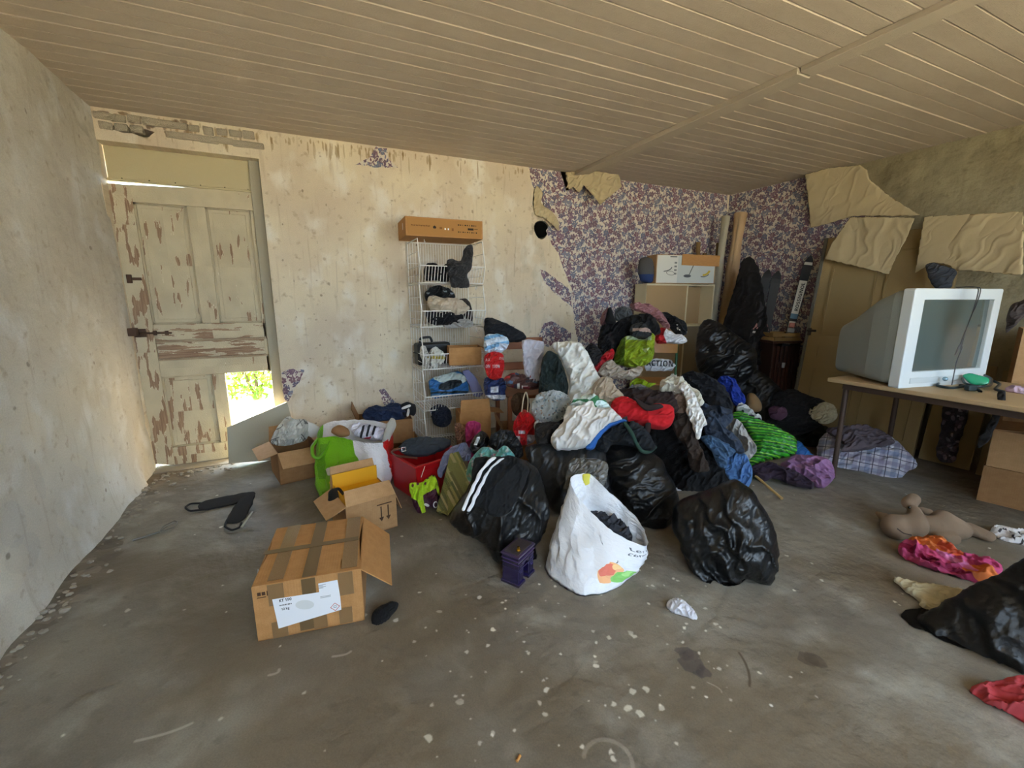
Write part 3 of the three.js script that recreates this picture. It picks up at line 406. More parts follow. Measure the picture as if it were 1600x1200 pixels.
carton('cardboard_box', 'brown cardboard box with torn flaps between the red crate and the chair', [1.48, 0.0, -3.0], R(-20), { w: 0.32, d: 0.26, h: 0.3, m: CARD_DARK, flaps: [['f', 160, 0.12], ['r', 172, 0.12], ['l', 120, 0.1]] });
carton('cardboard_box', 'plain brown carton under the table, upper of the two at the right edge', [4.16, 0.24, -1.0], R(14), { w: 0.5, d: 0.34, h: 0.24, m: CARD, flaps: [['f', 4, 0.17], ['b', 4, 0.17]] });
carton('cardboard_box', 'dark brown carton under the table, lower of the two at the right edge', [4.17, 0, -1.0], R(14), { w: 0.52, d: 0.36, h: 0.238, m: CARD_DARK, flaps: [['f', 3, 0.18], ['b', 3, 0.18]] });
// parcel on top of the wire rack
{
  const w = 0.635, d = 0.36, h = 0.145, b = thing('cardboard_box', 'long flat brown parcel lying on top of the wire basket rack', 'box', [1.07, 1.775, -3.735], R(-2));
  part(b, 'body', uvMetres(rbox(w, h, d, 0.003, 0, h / 2, 0), 0.5), CARD_ORANGE);
  const c = paint(512, 128, (g) => { g.clearRect(0, 0, 512, 128); g.fillStyle = '#b07f45'; g.fillRect(0, 0, 512, 128); g.fillStyle = '#6b4520'; for (let i = 0; i < 16; i++) g.fillRect(26 + i * 8, 50 + (i % 3), 6 - (i % 2) * 2, 9); g.fillStyle = '#2c2016'; g.beginPath(); g.moveTo(170, 60); g.lineTo(182, 48); g.lineTo(194, 60); g.lineTo(190, 72); g.lineTo(174, 72); g.fill(); for (let i = 0; i < 9; i++) { g.fillRect(345 + i * 16, 28, 10 - (i % 3) * 3, 10); g.fillRect(345 + i * 16, 84, 9 - (i % 2) * 4, 9); } g.fillRect(415, 54, 42, 16); g.fillRect(462, 58, 26, 3); g.fillStyle = '#8a5c2c'; g.fillRect(216, 58, 18, 16); g.fillRect(300, 62, 14, 22); g.fillStyle = '#fff'; g.fillRect(250, 64, 10, 14); g.fillRect(272, 64, 10, 14); });
  const g = box(w - 0.03, h - 0.02, 0.0008, 0, h / 2, d / 2 + 0.0004); part(b, 'printed_side', g, mat({ map: canvasTexture(c, true, false), roughness: 0.85 }));
  part(b, 'carry_slot', rbox(0.002, 0.05, 0.02, 0.0008), mat({ color: hex('#d8cfc0') }), [-w / 2 - 0.001, h / 2 + 0.01, 0.06]);
}
// wire baskets stacked five high
{
  const W = 0.545, Dp = 0.40, Hb = 0.348, r = 0.0026, F = 0.0048;
  const build = (label, y) => {
    const t = thing('wire_basket', label, 'wire basket', [1.1, y, -3.715], 0, 'white wire baskets stacked on each other'), zb = -Dp / 2, zf = Dp / 2;
    const prof = [[0.0, zf - 0.02], [0.13, zf + 0.035], [Hb - 0.01, zf - 0.02]];
    const side = (x) => merge([rod([x, 0, zb], [x, Hb, zb], F), rod([x, 0, zb], [x, 0, zf - 0.02], F), rod([x, Hb - 0.01, zb], [x, Hb - 0.01, zf - 0.02], F), rod([x, prof[0][0], prof[0][1]], [x, prof[1][0], prof[1][1]], F), rod([x, prof[1][0], prof[1][1]], [x, prof[2][0], prof[2][1]], F), rod([x, 0.12, zb], [x, 0.13, zf + 0.03], r), rod([x, 0.235, zb], [x, 0.24, zf], r), rod([x, 0.06, zb], [x, 0.06, zf], r)]);
    part(t, 'side_frame', side(-W / 2), wire); part(t, 'side_frame', side(W / 2), wire);
    const fr = [rod([-W / 2, 0.13, zf + 0.035], [W / 2, 0.13, zf + 0.035], F), rod([-W / 2, 0, zf - 0.02], [W / 2, 0, zf - 0.02], F)]; for (let i = 1; i < 22; i++) { const x = -W / 2 + W * i / 22; fr.push(rod([x, 0, zf - 0.02], [x, 0.13, zf + 0.035], r, 5)); } part(t, 'front_grid', merge(fr), wire);
    const bk = [rod([-W / 2, 0, zb], [W / 2, 0, zb], F), rod([-W / 2, Hb, zb], [W / 2, Hb, zb], F), rod([-W / 2, Hb / 2, zb], [W / 2, Hb / 2, zb], r)]; for (let i = 1; i < 24; i++) { const x = -W / 2 + W * i / 24; bk.push(rod([x, 0, zb], [x, Hb, zb], r, 5)); } part(t, 'back_grid', merge(bk), wire);
    const bt = []; for (let i = 1; i < 22; i++) { const x = -W / 2 + W * i / 22; bt.push(rod([x, 0.001, zb], [x, 0.001, zf - 0.02], r, 5)); } part(t, 'bottom_grid', merge(bt), wire);
    for (const x of [-W / 2 + 0.06, W / 2 - 0.06]) part(t, 'hook', tube([[x, Hb - 0.012, zf - 0.04], [x, Hb - 0.045, zf - 0.03], [x, Hb - 0.03, zf - 0.01]], r, 8, 5), wire);
  };
  ['lowest white wire basket of the stack, standing on the floor', 'second white wire basket from the floor, holding blue prints', 'middle white wire basket, holding a black case and a carton', 'second white wire basket from the top, holding pale and black clothes', 'topmost white wire basket, directly under the flat parcel'].forEach((l, i) => build(l, 0.004 + i * 0.353));
}
// grey board leaning in front of the broken door panel
{ const t = { o: [-0.448, 0.02, -3.86], turn: 0.116, tip: 0.105, p: [-186, 292, 241, 439, 258, 319, 233, -35, -203, 14] }; const s = new THREE.Shape(); for (let i = 0; i < t.p.length; i += 2) s[i ? 'lineTo' : 'moveTo'](t.p[i] / 1000, t.p[i + 1] / 1000); const g = uvMetres(new THREE.ExtrudeGeometry(s, { depth: 0.012, bevelEnabled: true, bevelSize: 0.002, bevelThickness: 0.002, bevelSegments: 1 }), 0.6);
  single('hardboard_panel', 'grey-beige board leaning in front of the broken door panel', 'board', g, mat({ color: hex('#a9a48f'), roughness: 0.6, bumpMap: grainBump, bumpScale: 0.0008 }), t.o, [-t.tip, t.turn, 0]); }
// television
function loft(sections, n = 28) { const pos = [], id = []; sections.forEach(([z, w, h, cx, cy, q], k) => { for (let i = 0; i < n; i++) { const a = i / n * 6.2832, c = Math.cos(a), s = Math.sin(a), e = 2 / q; pos.push(cx + Math.sign(c) * Math.pow(Math.abs(c), e) * w / 2, cy + Math.sign(s) * Math.pow(Math.abs(s), e) * h / 2, z); } if (k) for (let i = 0; i < n; i++) { const a = (k - 1) * n + i, b = (k - 1) * n + (i + 1) % n, c = a + n, d = b + n; id.push(a, b, c, b, d, c); } });
  const end = (k, f) => { const c = pos.length / 3; pos.push(sections[k][3], sections[k][4], sections[k][0]); for (let i = 0; i < n; i++) { const a = k * n + i, b = k * n + (i + 1) % n; f ? id.push(c, b, a) : id.push(c, a, b); } }; end(0, true); end(sections.length - 1, false);
  const g = new THREE.BufferGeometry(); g.setAttribute('position', new THREE.Float32BufferAttribute(pos, 3)); g.setIndex(id); return uvMetres(g, 0.4); }
{
  const w = 0.76, h = 0.60, T = thing('television', 'bulky silver tube television with a grey switched-off screen, standing on the table', 'television', [3.655, 0.75, -1.36], R(-10)), silver = mat({ color: hex('#cfd4d3'), roughness: 0.38 }), shell = mat({ color: hex('#8d918a'), roughness: 0.6, bumpMap: grainBump, bumpScale: 0.0005 });
  const rr = (s, x, y, ww, hh, r, P = 'moveTo') => { s.moveTo(x + r, y); s.lineTo(x + ww - r, y); s.quadraticCurveTo(x + ww, y, x + ww, y + r); s.lineTo(x + ww, y + hh - r); s.quadraticCurveTo(x + ww, y + hh, x + ww - r, y + hh); s.lineTo(x + r, y + hh); s.quadraticCurveTo(x, y + hh, x, y + hh - r); s.lineTo(x, y + r); s.quadraticCurveTo(x, y, x + r, y); return s; };
  const s = rr(new THREE.Shape(), -w / 2, 0, w, h, 0.012); s.holes.push(rr(new THREE.Path(), -w / 2 + 0.085, 0.095, w - 0.142, h - 0.155, 0.008));
  part(T, 'bezel', new THREE.ExtrudeGeometry(s, { depth: 0.05, bevelEnabled: true, bevelSize: 0.004, bevelThickness: 0.006, bevelSegments: 3 }), silver);
  const sg = new THREE.BoxGeometry(w - 0.138, h - 0.15, 0.012, 16, 16, 1), p = sg.attributes.position; for (let i = 0; i < p.count; i++) p.setZ(i, p.getZ(i) - 0.12 * (p.getX(i) ** 2 + p.getY(i) ** 2) * 0.5); sg.computeVertexNormals();
  part(T, 'screen', sg, mat({ color: hex('#4c5855'), roughness: 0.12, clearcoat: 1, clearcoatRoughness: 0.05 }), [0.014, 0.095 + (h - 0.155) / 2, 0.034]);
  part(T, 'rear_shell', loft([[0, w * 0.985, h * 0.985, 0, h / 2, 14], [-0.06, w * 0.985, h * 0.98, 0, h / 2, 14], [-0.18, w * 0.93, h * 0.9, 0, h * 0.46, 9], [-0.36, w * 0.76, h * 0.68, 0, h * 0.36, 7], [-0.46, w * 0.68, h * 0.6, 0, h * 0.315, 6], [-0.475, w * 0.62, h * 0.55, 0, h * 0.315, 5]].reverse(), 56), shell);
  part(T, 'speaker_grille', rbox(w - 0.16, 0.035, 0.006, 0.003), mat({ color: hex('#bfc5c4'), roughness: 0.5 }), [0, 0.042, 0.057]);
  const cm = mat({ color: hex('#3c3a3a'), roughness: 0.5 });
  const cab = thing('cable', 'thin dark looped cable hanging over the front of the television', 'cable', [3.6, 0.75, -1.3], R(-10)); part(cab, 'lead', tube([[0.06, 0.612, -0.05], [0.055, 0.605, 0.06], [0.03, 0.45, 0.07], [0.0, 0.34, 0.07], [-0.03, 0.24, 0.072], [-0.05, 0.2, 0.072], [-0.03, 0.27, 0.074], [0.0, 0.25, 0.072], [-0.02, 0.16, 0.07], [-0.03, 0.02, 0.075]], 0.003, 70, 6), cm); part(cab, 'lead', tube([[0.075, 0.612, -0.05], [0.072, 0.606, 0.06], [0.05, 0.5, 0.07], [0.02, 0.42, 0.07], [0.0, 0.3, 0.07], [-0.01, 0.24, 0.072]], 0.0025, 50, 6), cm);
}
// table
{
  const T = thing('table', 'plain table with a pale worn top and brown steel legs against the right wall', 'table', [3.72, 0, -0.75]), top = mat({ color: hex('#b59a72'), roughness: 0.6, bumpMap: grainBump, bumpScale: 0.0008 }), steel = mat({ color: hex('#4d3c33'), roughness: 0.5, metalness: 0.3 });
  part(T, 'tabletop', rbox(0.9, 0.028, 2.06, 0.006, 0, 0.735, 0), top); part(T, 'frame', merge([box(0.03, 0.045, 1.9, -0.38, 0.7, 0), box(0.03, 0.045, 1.9, 0.38, 0.7, 0), box(0.76, 0.045, 0.03, 0, 0.7, -0.95), box(0.76, 0.045, 0.03, 0, 0.7, 0.95)]), steel);
  for (const [x, z] of [[-0.32, -0.97], [0.38, -0.97], [-0.38, 0.95], [0.38, 0.95]]) part(T, 'leg', rod([x, 0, z], [x, 0.72, z], 0.017, 12), steel);
}
// things leaning in the far corner: old door, skis, rolls, planks, cabinet
{
  const m = mat({ color: hex('#8f7a52'), roughness: 0.8, bumpMap: rep(grainBump, 2), bumpScale: 0.001 }), edge = mat({ color: hex('#5d5a50'), roughness: 0.8 }), iron = mat({ color: hex('#3b332c'), roughness: 0.6, metalness: 0.4 });
  const lean = (name, label, cat, base, along, h, tip, body) => { const t = thing(name, label, cat, base, along); t.rotation.x = tip; body(t, h); return t; };
  lean('panel_door', 'old tan panelled door leaning against the right wall under the torn paper', 'door', [4.36, 0.01, -2.16], R(-84), 1.86, R(-8), (t, h) => { const w = 0.98; part(t, 'leaf', rbox(w, h, 0.035, 0.004, 0, h / 2, 0), m); part(t, 'edge_strip', rbox(0.03, h, 0.045, 0.004, -w / 2 + 0.012, h / 2, 0.004), edge);
    for (const [x0, x1, y0, y1] of [[-0.36, -0.02, 0.95, 1.7], [0.06, 0.4, 0.95, 1.7], [-0.36, 0.4, 0.72, 0.85], [-0.36, -0.02, 0.12, 0.62], [0.06, 0.4, 0.12, 0.62]]) { const p = part(t, 'panel', rbox(x1 - x0, y1 - y0, 0.012, 0.004, (x0 + x1) / 2, (y0 + y1) / 2, 0.018), m); part(p, 'moulding', merge([box(x1 - x0, 0.014, 0.02, (x0 + x1) / 2, y1, 0.02), box(x1 - x0, 0.014, 0.02, (x0 + x1) / 2, y0, 0.02), box(0.014, y1 - y0, 0.02, x0, (y0 + y1) / 2, 0.02), box(0.014, y1 - y0, 0.02, x1, (y0 + y1) / 2, 0.02)]), m); }
    part(t, 'latch', merge([rbox(0.08, 0.02, 0.02, 0.005, -0.44, 0.98, 0.035), rbox(0.03, 0.07, 0.01, 0.003, -0.46, 0.97, 0.024)]), iron); });
  lean('board', 'tan board leaning under the table behind the checked bag', 'board', [4.45, 0.01, -1.5], R(-86), 0.8, R(-10), (t, h) => part(t, 'panel', rbox(0.30, h, 0.02, 0.004, 0, h / 2, 0), m));
  lean('board', 'narrow tan board leaning under the table, left of the two cartons', 'board', [4.42, 0.01, -1.22], R(-86), 0.78, R(-9), (t, h) => part(t, 'panel', rbox(0.16, h, 0.02, 0.004, 0, h / 2, 0), m));
  const ski = (label, base, tip, turn, wide, len, canvas) => { const t = thing('ski', label, 'ski', base, turn); t.rotation.x = tip[0]; t.rotation.z = tip[1]; const pos = [], uv = [], id = [], n = 40; for (let i = 0; i <= n; i++) { const y = len * i / n, k = i / n, q = wide / 2 * (0.9 + 0.2 * (2 * k - 1) ** 2) * (k > 0.93 ? Math.sqrt(Math.max(0.02, 1 - ((k - 0.93) / 0.07) ** 2)) : 1), z = k > 0.9 ? 0.05 * ((k - 0.9) / 0.1) ** 2 : 0; for (const [x, dz] of [[-q, 0.006], [q, 0.006], [q, -0.006], [-q, -0.006]]) { pos.push(x, y, z + dz); uv.push(x < 0 ? 0 : 1, k); } if (i) for (let e = 0; e < 4; e++) { const a = (i - 1) * 4 + e, b = (i - 1) * 4 + (e + 1) % 4; id.push(a, b, a + 4, b, b + 4, a + 4); } }
    const g = new THREE.BufferGeometry(); g.setAttribute('position', new THREE.Float32BufferAttribute(pos, 3)); g.setAttribute('uv', new THREE.Float32BufferAttribute(uv, 2)); g.setIndex(id); const q = g.toNonIndexed(); q.computeVertexNormals(); part(t, 'blade', q, mat({ map: canvasTexture(paint(64, 1024, canvas), true, false), roughness: 0.65 })); return t; };
  const s1 = ski('white ski with black lettering and dark tip, standing in the far corner', [4.33, 0, -2.9], [R(-8), R(-8)], R(-50), 0.078, 1.74, (g, w, h) => { g.fillStyle = '#17171a'; g.fillRect(0, 0, w, h); const y = (k) => h * (1 - k); g.fillStyle = '#cfccc0'; g.fillRect(4, y(0.86), 56, h * 0.2); g.fillRect(6, y(0.62), 52, h * 0.12); g.fillStyle = '#d8d5c8'; g.fillRect(2, y(0.965), 60, 16); g.fillStyle = '#56788c'; g.fillRect(4, y(0.665), 56, 30); g.fillStyle = '#151515'; g.save(); g.translate(49, y(0.68)); g.rotate(-Math.PI / 2); g.font = 'bold 36px sans-serif'; g.scale(0.86, 1); g.fillText('ROSSIGNOL', 0, 0); g.restore(); g.fillStyle = '#aeb7b8'; g.fillRect(6, y(0.2), 52, 90); });
  part(s1, 'binding', merge([rbox(0.07, 0.05, 0.05, 0.008, 0, 0.98, 0.03), rbox(0.06, 0.12, 0.03, 0.008, 0, 0.9, 0.02), rbox(0.065, 0.06, 0.06, 0.01, 0, 0.62, 0.035)]), mat({ color: hex('#6d6a66'), roughness: 0.4 })); part(s1, 'toe_piece', rbox(0.05, 0.05, 0.04, 0.008, 0, 1.035, 0.03), mat({ color: hex('#b56a5c'), roughness: 0.5 }));
  const dark = (g, w, h) => { g.fillStyle = '#1c1814'; g.fillRect(0, 0, w, h); g.fillStyle = '#a86f66'; g.beginPath(); g.moveTo(8, h * 0.39); g.lineTo(32, h * 0.345); g.lineTo(56, h * 0.39); g.fill(); g.fillStyle = '#c8c2b8'; g.fillRect(8, h * 0.4, 48, 14); };
  ski('dark brown ski with a pink arrow, left of the two beside the white ski', [4.17, 0, -3.12], [R(-7), R(-6)], R(-46), 0.085, 1.6, dark); ski('dark brown ski with a pink arrow, right of the two beside the white ski', [4.28, 0, -3.06], [R(-6), R(-5)], R(-46), 0.085, 1.58, dark);
  const pole = (label, a, b) => { const t = thing('ski_pole', label, 'ski pole', a); const e = b.map((v, i) => v - a[i]); part(t, 'shaft', rod([0, 0, 0], e, 0.006, 8), mat({ color: hex('#8a8780'), metalness: 0.6, roughness: 0.4 })); part(t, 'grip', rod(e.map((v) => v * 0.9), e, 0.014, 8), nearBlack); part(t, 'basket', new THREE.TorusGeometry(0.03, 0.004, 6, 16).rotateX(Math.PI / 2), nearBlack, e.map((v) => v * 0.08)); };
  pole('thin metal ski pole leaning just left of the white ski', [4.24, 0, -2.86], [4.44, 1.15, -3.12]);
  const pr = mat({ color: hex('#b9aa8c'), roughness: 0.85, bumpMap: crinkleBump, bumpScale: 0.002, side: THREE.DoubleSide });
  const roll = (label, a, b, r0, m) => { const t = thing('paper_roll', label, 'paper roll', a); const e = b.map((v, i) => v - a[i]), L = Math.hypot(...e), pts = []; for (let i = 0; i <= 70; i++) { const an = i / 70 * 6.283 * 2.4, q = r0 * (0.5 + 0.5 * i / 70); pts.push([q * Math.cos(an), q * Math.sin(an)]); } const pos = [], id = []; for (let j = 0; j <= 14; j++) for (const [x, z] of pts) { const k = 1 + 0.22 * N2(j * 0.35, r0 * 90) - 0.25 * (j / 14 - 0.6) ** 2; pos.push(x * k, L * j / 14, z * k); } const n = pts.length; for (let j = 0; j < 14; j++) for (let i = 0; i < n - 1; i++) { const p = j * n + i; id.push(p, p + 1, p + n, p + 1, p + n + 1, p + n); } const g = new THREE.BufferGeometry(); g.setAttribute('position', new THREE.Float32BufferAttribute(pos, 3)); g.setIndex(id); g.applyQuaternion(new THREE.Quaternion().setFromUnitVectors(V(0, 1, 0), V(...e).normalize())); part(t, 'rolled_sheet', uvMetres(g, 0.6), m); };
  roll('greyish roll of old wallpaper standing in the corner, left of the tan roll', [4.25, 0.02, -3.68], [4.404, 2.205, -3.7], 0.05, mat({ color: hex('#aaa28e'), roughness: 0.85, side: THREE.DoubleSide, bumpMap: crinkleBump, bumpScale: 0.002 })); roll('tan paper roll standing in the corner, right of the greyish roll', [4.33, 0.02, -3.6], [4.64, 2.25, -3.7], 0.07, mat({ color: hex('#b99a75'), roughness: 0.85, side: THREE.DoubleSide, bumpMap: crinkleBump, bumpScale: 0.002 }));
  const wood = [mat({ color: hex('#7d6036'), roughness: 0.7, bumpMap: grainBump, bumpScale: 0.001 }), mat({ color: hex('#6a4f2c'), roughness: 0.7 }), mat({ color: hex('#917344'), roughness: 0.7 })];
  ['first', 'second', 'third', 'fourth'].forEach((q, i) => { const t = thing('plank', `brown wooden plank upright behind the bookcase, ${q} from the left`, 'plank', [4.22 + i * 0.062, 0.01, -3.78 + 0.012 * i]); t.rotation.set(R(-2), 0, R(1.5 - i)); part(t, 'board', rbox(0.05, 1.92 - 0.12 * (i % 3), 0.025, 0.003, 0, 0.96 - 0.06 * (i % 3), 0), wood[i % 3]); });
  const C = thing('cabinet', 'dark red-brown slatted cabinet in the far right corner', 'cabinet', [4.48, 0, -2.98], R(-20)), dk = mat({ color: hex('#3d1f14'), roughness: 0.45 }), dk2 = mat({ color: hex('#2a150d'), roughness: 0.5 });
  part(C, 'carcass', merge([box(0.3, 0.84, 0.02, 0, 0.42, -0.15), box(0.02, 0.84, 0.3, -0.14, 0.42, 0), box(0.02, 0.84, 0.3, 0.14, 0.42, 0), box(0.3, 0.02, 0.3, 0, 0.02, 0)]), dk2); part(C, 'top', rbox(0.32, 0.022, 0.33, 0.005, 0, 0.85, 0), dk); for (let i = 0; i < 7; i++) part(C, 'slat', rbox(0.028, 0.78, 0.014, 0.004, -0.126 + i * 0.042, 0.42, 0.148), dk);
  const tray = (label, y, ry, w) => { const t = thing('wooden_tray', label, 'tray', [4.48, y, -2.97], ry); part(t, 'base', box(w, 0.008, 0.26, 0, 0.004, 0), wood[2]); part(t, 'rim', merge([box(w, 0.032, 0.012, 0, 0.02, 0.13), box(w, 0.032, 0.012, 0, 0.02, -0.13), box(0.012, 0.032, 0.26, w / 2, 0.02, 0), box(0.012, 0.032, 0.26, -w / 2, 0.02, 0)]), wood[2]); };
  tray('shallow wooden tray on the dark cabinet, lower of the two', 0.863, R(-18), 0.29); tray('shallow wooden tray on the dark cabinet, upper of the two', 0.905, R(-26), 0.27);
  // bookcase
  const B = thing('bookcase', 'low cream-edged bookcase with tan back panels behind the heap of clothes', 'bookcase', [3.74, 0, -3.72], R(-3)), cream = mat({ color: hex('#d9cba4'), roughness: 0.6 }), tan = mat({ color: hex('#a88a62'), roughness: 0.75, bumpMap: grainBump, bumpScale: 0.0006 }), grey = mat({ color: hex('#8a7c63'), roughness: 0.7 });
  part(B, 'back_panel', box(0.94, 1.42, 0.008, 0, 0.71, -0.09), tan); part(B, 'plain_panel', rbox(0.54, 1.43, 0.016, 0.002, -0.2, 0.715, 0.09), tan); part(B, 'side_panel', rbox(0.016, 1.43, 0.19, 0.002, -0.465, 0.715, 0), cream); part(B, 'side_panel', rbox(0.018, 1.43, 0.2, 0.002, 0.465, 0.715, 0), cream); part(B, 'divider', rbox(0.018, 1.43, 0.19, 0.002, 0.082, 0.715, 0.004), cream);
  part(B, 'top', rbox(0.95, 0.018, 0.2, 0.002, 0, 1.435, 0), cream); part(B, 'shelf', rbox(0.38, 0.018, 0.18, 0.002, 0.27, 0.99, 0.004), cream); part(B, 'shelf', rbox(0.38, 0.018, 0.18, 0.002, 0.27, 0.35, 0.004), cream); part(B, 'lower_panel', rbox(0.36, 0.6, 0.01, 0.002, 0.27, 0.68, 0.06), grey);
  // product carton on the bookcase
  const K = thing('product_box', 'white printed product carton with a folded-down brown flap on the bookcase', 'box', [3.78, 1.447, -3.68], R(-12)), face = paint(512, 256, (g) => { g.fillStyle = '#d9d6ca'; g.fillRect(0, 0, 512, 256); g.fillStyle = '#c3c6bf'; g.fillRect(180, 0, 332, 256); g.strokeStyle = '#3b3b38'; g.lineWidth = 7; g.beginPath(); g.moveTo(60, 150); g.quadraticCurveTo(120, 140, 130, 110); g.stroke(); g.lineWidth = 3; g.beginPath(); g.ellipse(120, 165, 35, 18, 0.2, 0, 7); g.stroke(); g.lineWidth = 6; g.beginPath(); g.moveTo(330, 60); g.lineTo(285, 180); g.stroke(); g.fillStyle = '#55585a'; g.beginPath(); g.ellipse(270, 190, 34, 14, 0, 0, 7); g.fill(); g.strokeStyle = '#c9a92f'; g.lineWidth = 18; g.beginPath(); g.arc(410, 120, 60, 0.3, 1.6); g.stroke(); g.strokeStyle = '#2f2f2c'; g.lineWidth = 6; g.beginPath(); g.arc(412, 130, 66, 0.7, 1.9); g.stroke(); g.fillStyle = '#7b7b74'; for (let i = 0; i < 4; i++) g.fillRect(150, 60 + i * 34, 22, 16); g.fillStyle = '#54524d'; g.fillRect(110, 8, 60, 10); });
  part(K, 'body', uvMetres(rbox(0.72, 0.3, 0.2, 0.003, -0.02, 0.15, 0), 0.5), CARD_PALE); part(K, 'printed_front', box(0.7, 0.285, 0.001, -0.02, 0.15, 0.1006), mat({ map: canvasTexture(face, true, false), roughness: 0.6 })); part(K, 'flap', box(0.46, 0.115, 0.004, 0.14, 0.25, 0.104), CARD_ORANGE, [0, 0, 0.004], [0.012, 0, -0.02]);
}
// school chairs
{
  const w = mat({ color: hex('#8a5230'), roughness: 0.5, bumpMap: grainBump, bumpScale: 0.0006 }), T = thing('wooden_chair', 'brown wooden chair loaded with bags, standing right of the wire baskets', 'chair', [1.66, 0, -3.28], R(-8));
  part(T, 'seat', rbox(0.42, 0.03, 0.4, 0.01, 0, 0.5, 0), w); part(T, 'backrest', merge([rbox(0.42, 0.1, 0.022, 0.006, 0, 0.9, -0.2), rbox(0.4, 0.07, 0.02, 0.006, 0, 0.7, -0.19)]), w); for (const [x, z, h] of [[-0.2, 0.18, 0.5], [0.2, 0.18, 0.5], [-0.2, -0.2, 0.95], [0.2, -0.2, 0.95]]) part(T, 'leg', rbox(0.035, h, 0.035, 0.006, x, h / 2, z), w); part(T, 'stretcher', merge([rbox(0.4, 0.03, 0.02, 0.005, 0, 0.24, 0.18), rbox(0.02, 0.03, 0.38, 0.005, -0.2, 0.2, 0), rbox(0.02, 0.03, 0.38, 0.005, 0.2, 0.2, 0)]), w);
  const ply = mat({ color: hex('#a9743a'), roughness: 0.45, bumpMap: grainBump, bumpScale: 0.0005 }), gr = mat({ color: hex('#1f5a34'), roughness: 0.4 }), G = thing('school_chair', 'school chair with plywood seat and green tube frame under the lime bag', 'chair', [2.98, 0, -3.1], R(-35));
  const bend = (ww, hh, k) => { const g = new THREE.BoxGeometry(ww, hh, 0.012, 16, 1, 1), p = g.attributes.position; for (let i = 0; i < p.count; i++) p.setZ(i, p.getZ(i) + k * p.getX(i) ** 2); g.computeVertexNormals(); return g; };
  part(G, 'seat', rbox(0.4, 0.014, 0.38, 0.006, 0, 0.52, 0.02), ply); part(G, 'backrest', bend(0.38, 0.15, 0.9), ply, [0, 0.84, -0.215], [-0.12, 0, 0]);
  for (const s of [-1, 1]) part(G, 'tube_frame', tube([[0.19 * s, 0.92, -0.21], [0.19 * s, 0.6, -0.19], [0.19 * s, 0.5, -0.15], [0.185 * s, 0.505, 0.16], [0.19 * s, 0.4, 0.2], [0.2 * s, 0.01, 0.23]], 0.0125, 50, 10), gr), part(G, 'rear_leg', tube([[0.185 * s, 0.5, -0.05], [0.2 * s, 0.25, -0.16], [0.21 * s, 0.01, -0.27]], 0.0125, 20, 10), gr);
}
// red crate
{
  const m = mat({ color: hex('#b3121a'), roughness: 0.35 }), T = thing('plastic_crate', 'bright red plastic crate holding a grey woven bag', 'crate', [0.665, 0, -2.83], R(17)), w = 0.37, d = 0.36, h = 0.25, t = 0.006;
  const wall = (ww, x, z, ry, name) => { const g = new THREE.BoxGeometry(ww, h, t, 1, 1, 1), p = g.attributes.position; g.translate(0, h / 2, 0); for (let i = 0; i < p.count; i++) { p.setX(i, p.getX(i) * (0.9 + 0.1 * p.getY(i) / h)); p.setZ(i, p.getZ(i) + 0.018 * (p.getY(i) / h - 1)); } g.computeVertexNormals(); part(T, name, g, m, [x, 0, z], [0, ry, 0]); };
  wall(w, 0, d / 2, 0, 'front_wall'); wall(w, 0, -d / 2, Math.PI, 'back_wall'); wall(d, w / 2, 0, Math.PI / 2, 'side_wall'); wall(d, -w / 2, 0, -Math.PI / 2, 'side_wall'); part(T, 'bottom', box(w * 0.9, t, d * 0.9, 0, 0.004, 0), m);
  part(T, 'rim', merge([rbox(w + 0.03, 0.012, 0.025, 0.005, 0, h, d / 2 + 0.006), rbox(w + 0.03, 0.012, 0.025, 0.005, 0, h, -d / 2 - 0.006), rbox(0.025, 0.012, d + 0.03, 0.005, w / 2 + 0.006, h, 0), rbox(0.025, 0.012, d + 0.03, 0.005, -w / 2 - 0.006, h, 0)]), m);
  part(T, 'inner_panel', rbox(w * 0.82, h * 0.62, 0.006, 0.003, 0, h * 0.52, d / 2 + 0.002), m); part(T, 'string_tag', tube([[-0.12, h, d / 2 + 0.01], [-0.15, h - 0.03, d / 2 + 0.03], [-0.16, h - 0.07, d / 2 + 0.02]], 0.002, 12, 5), mat({ color: hex('#e6e2da') }));
}
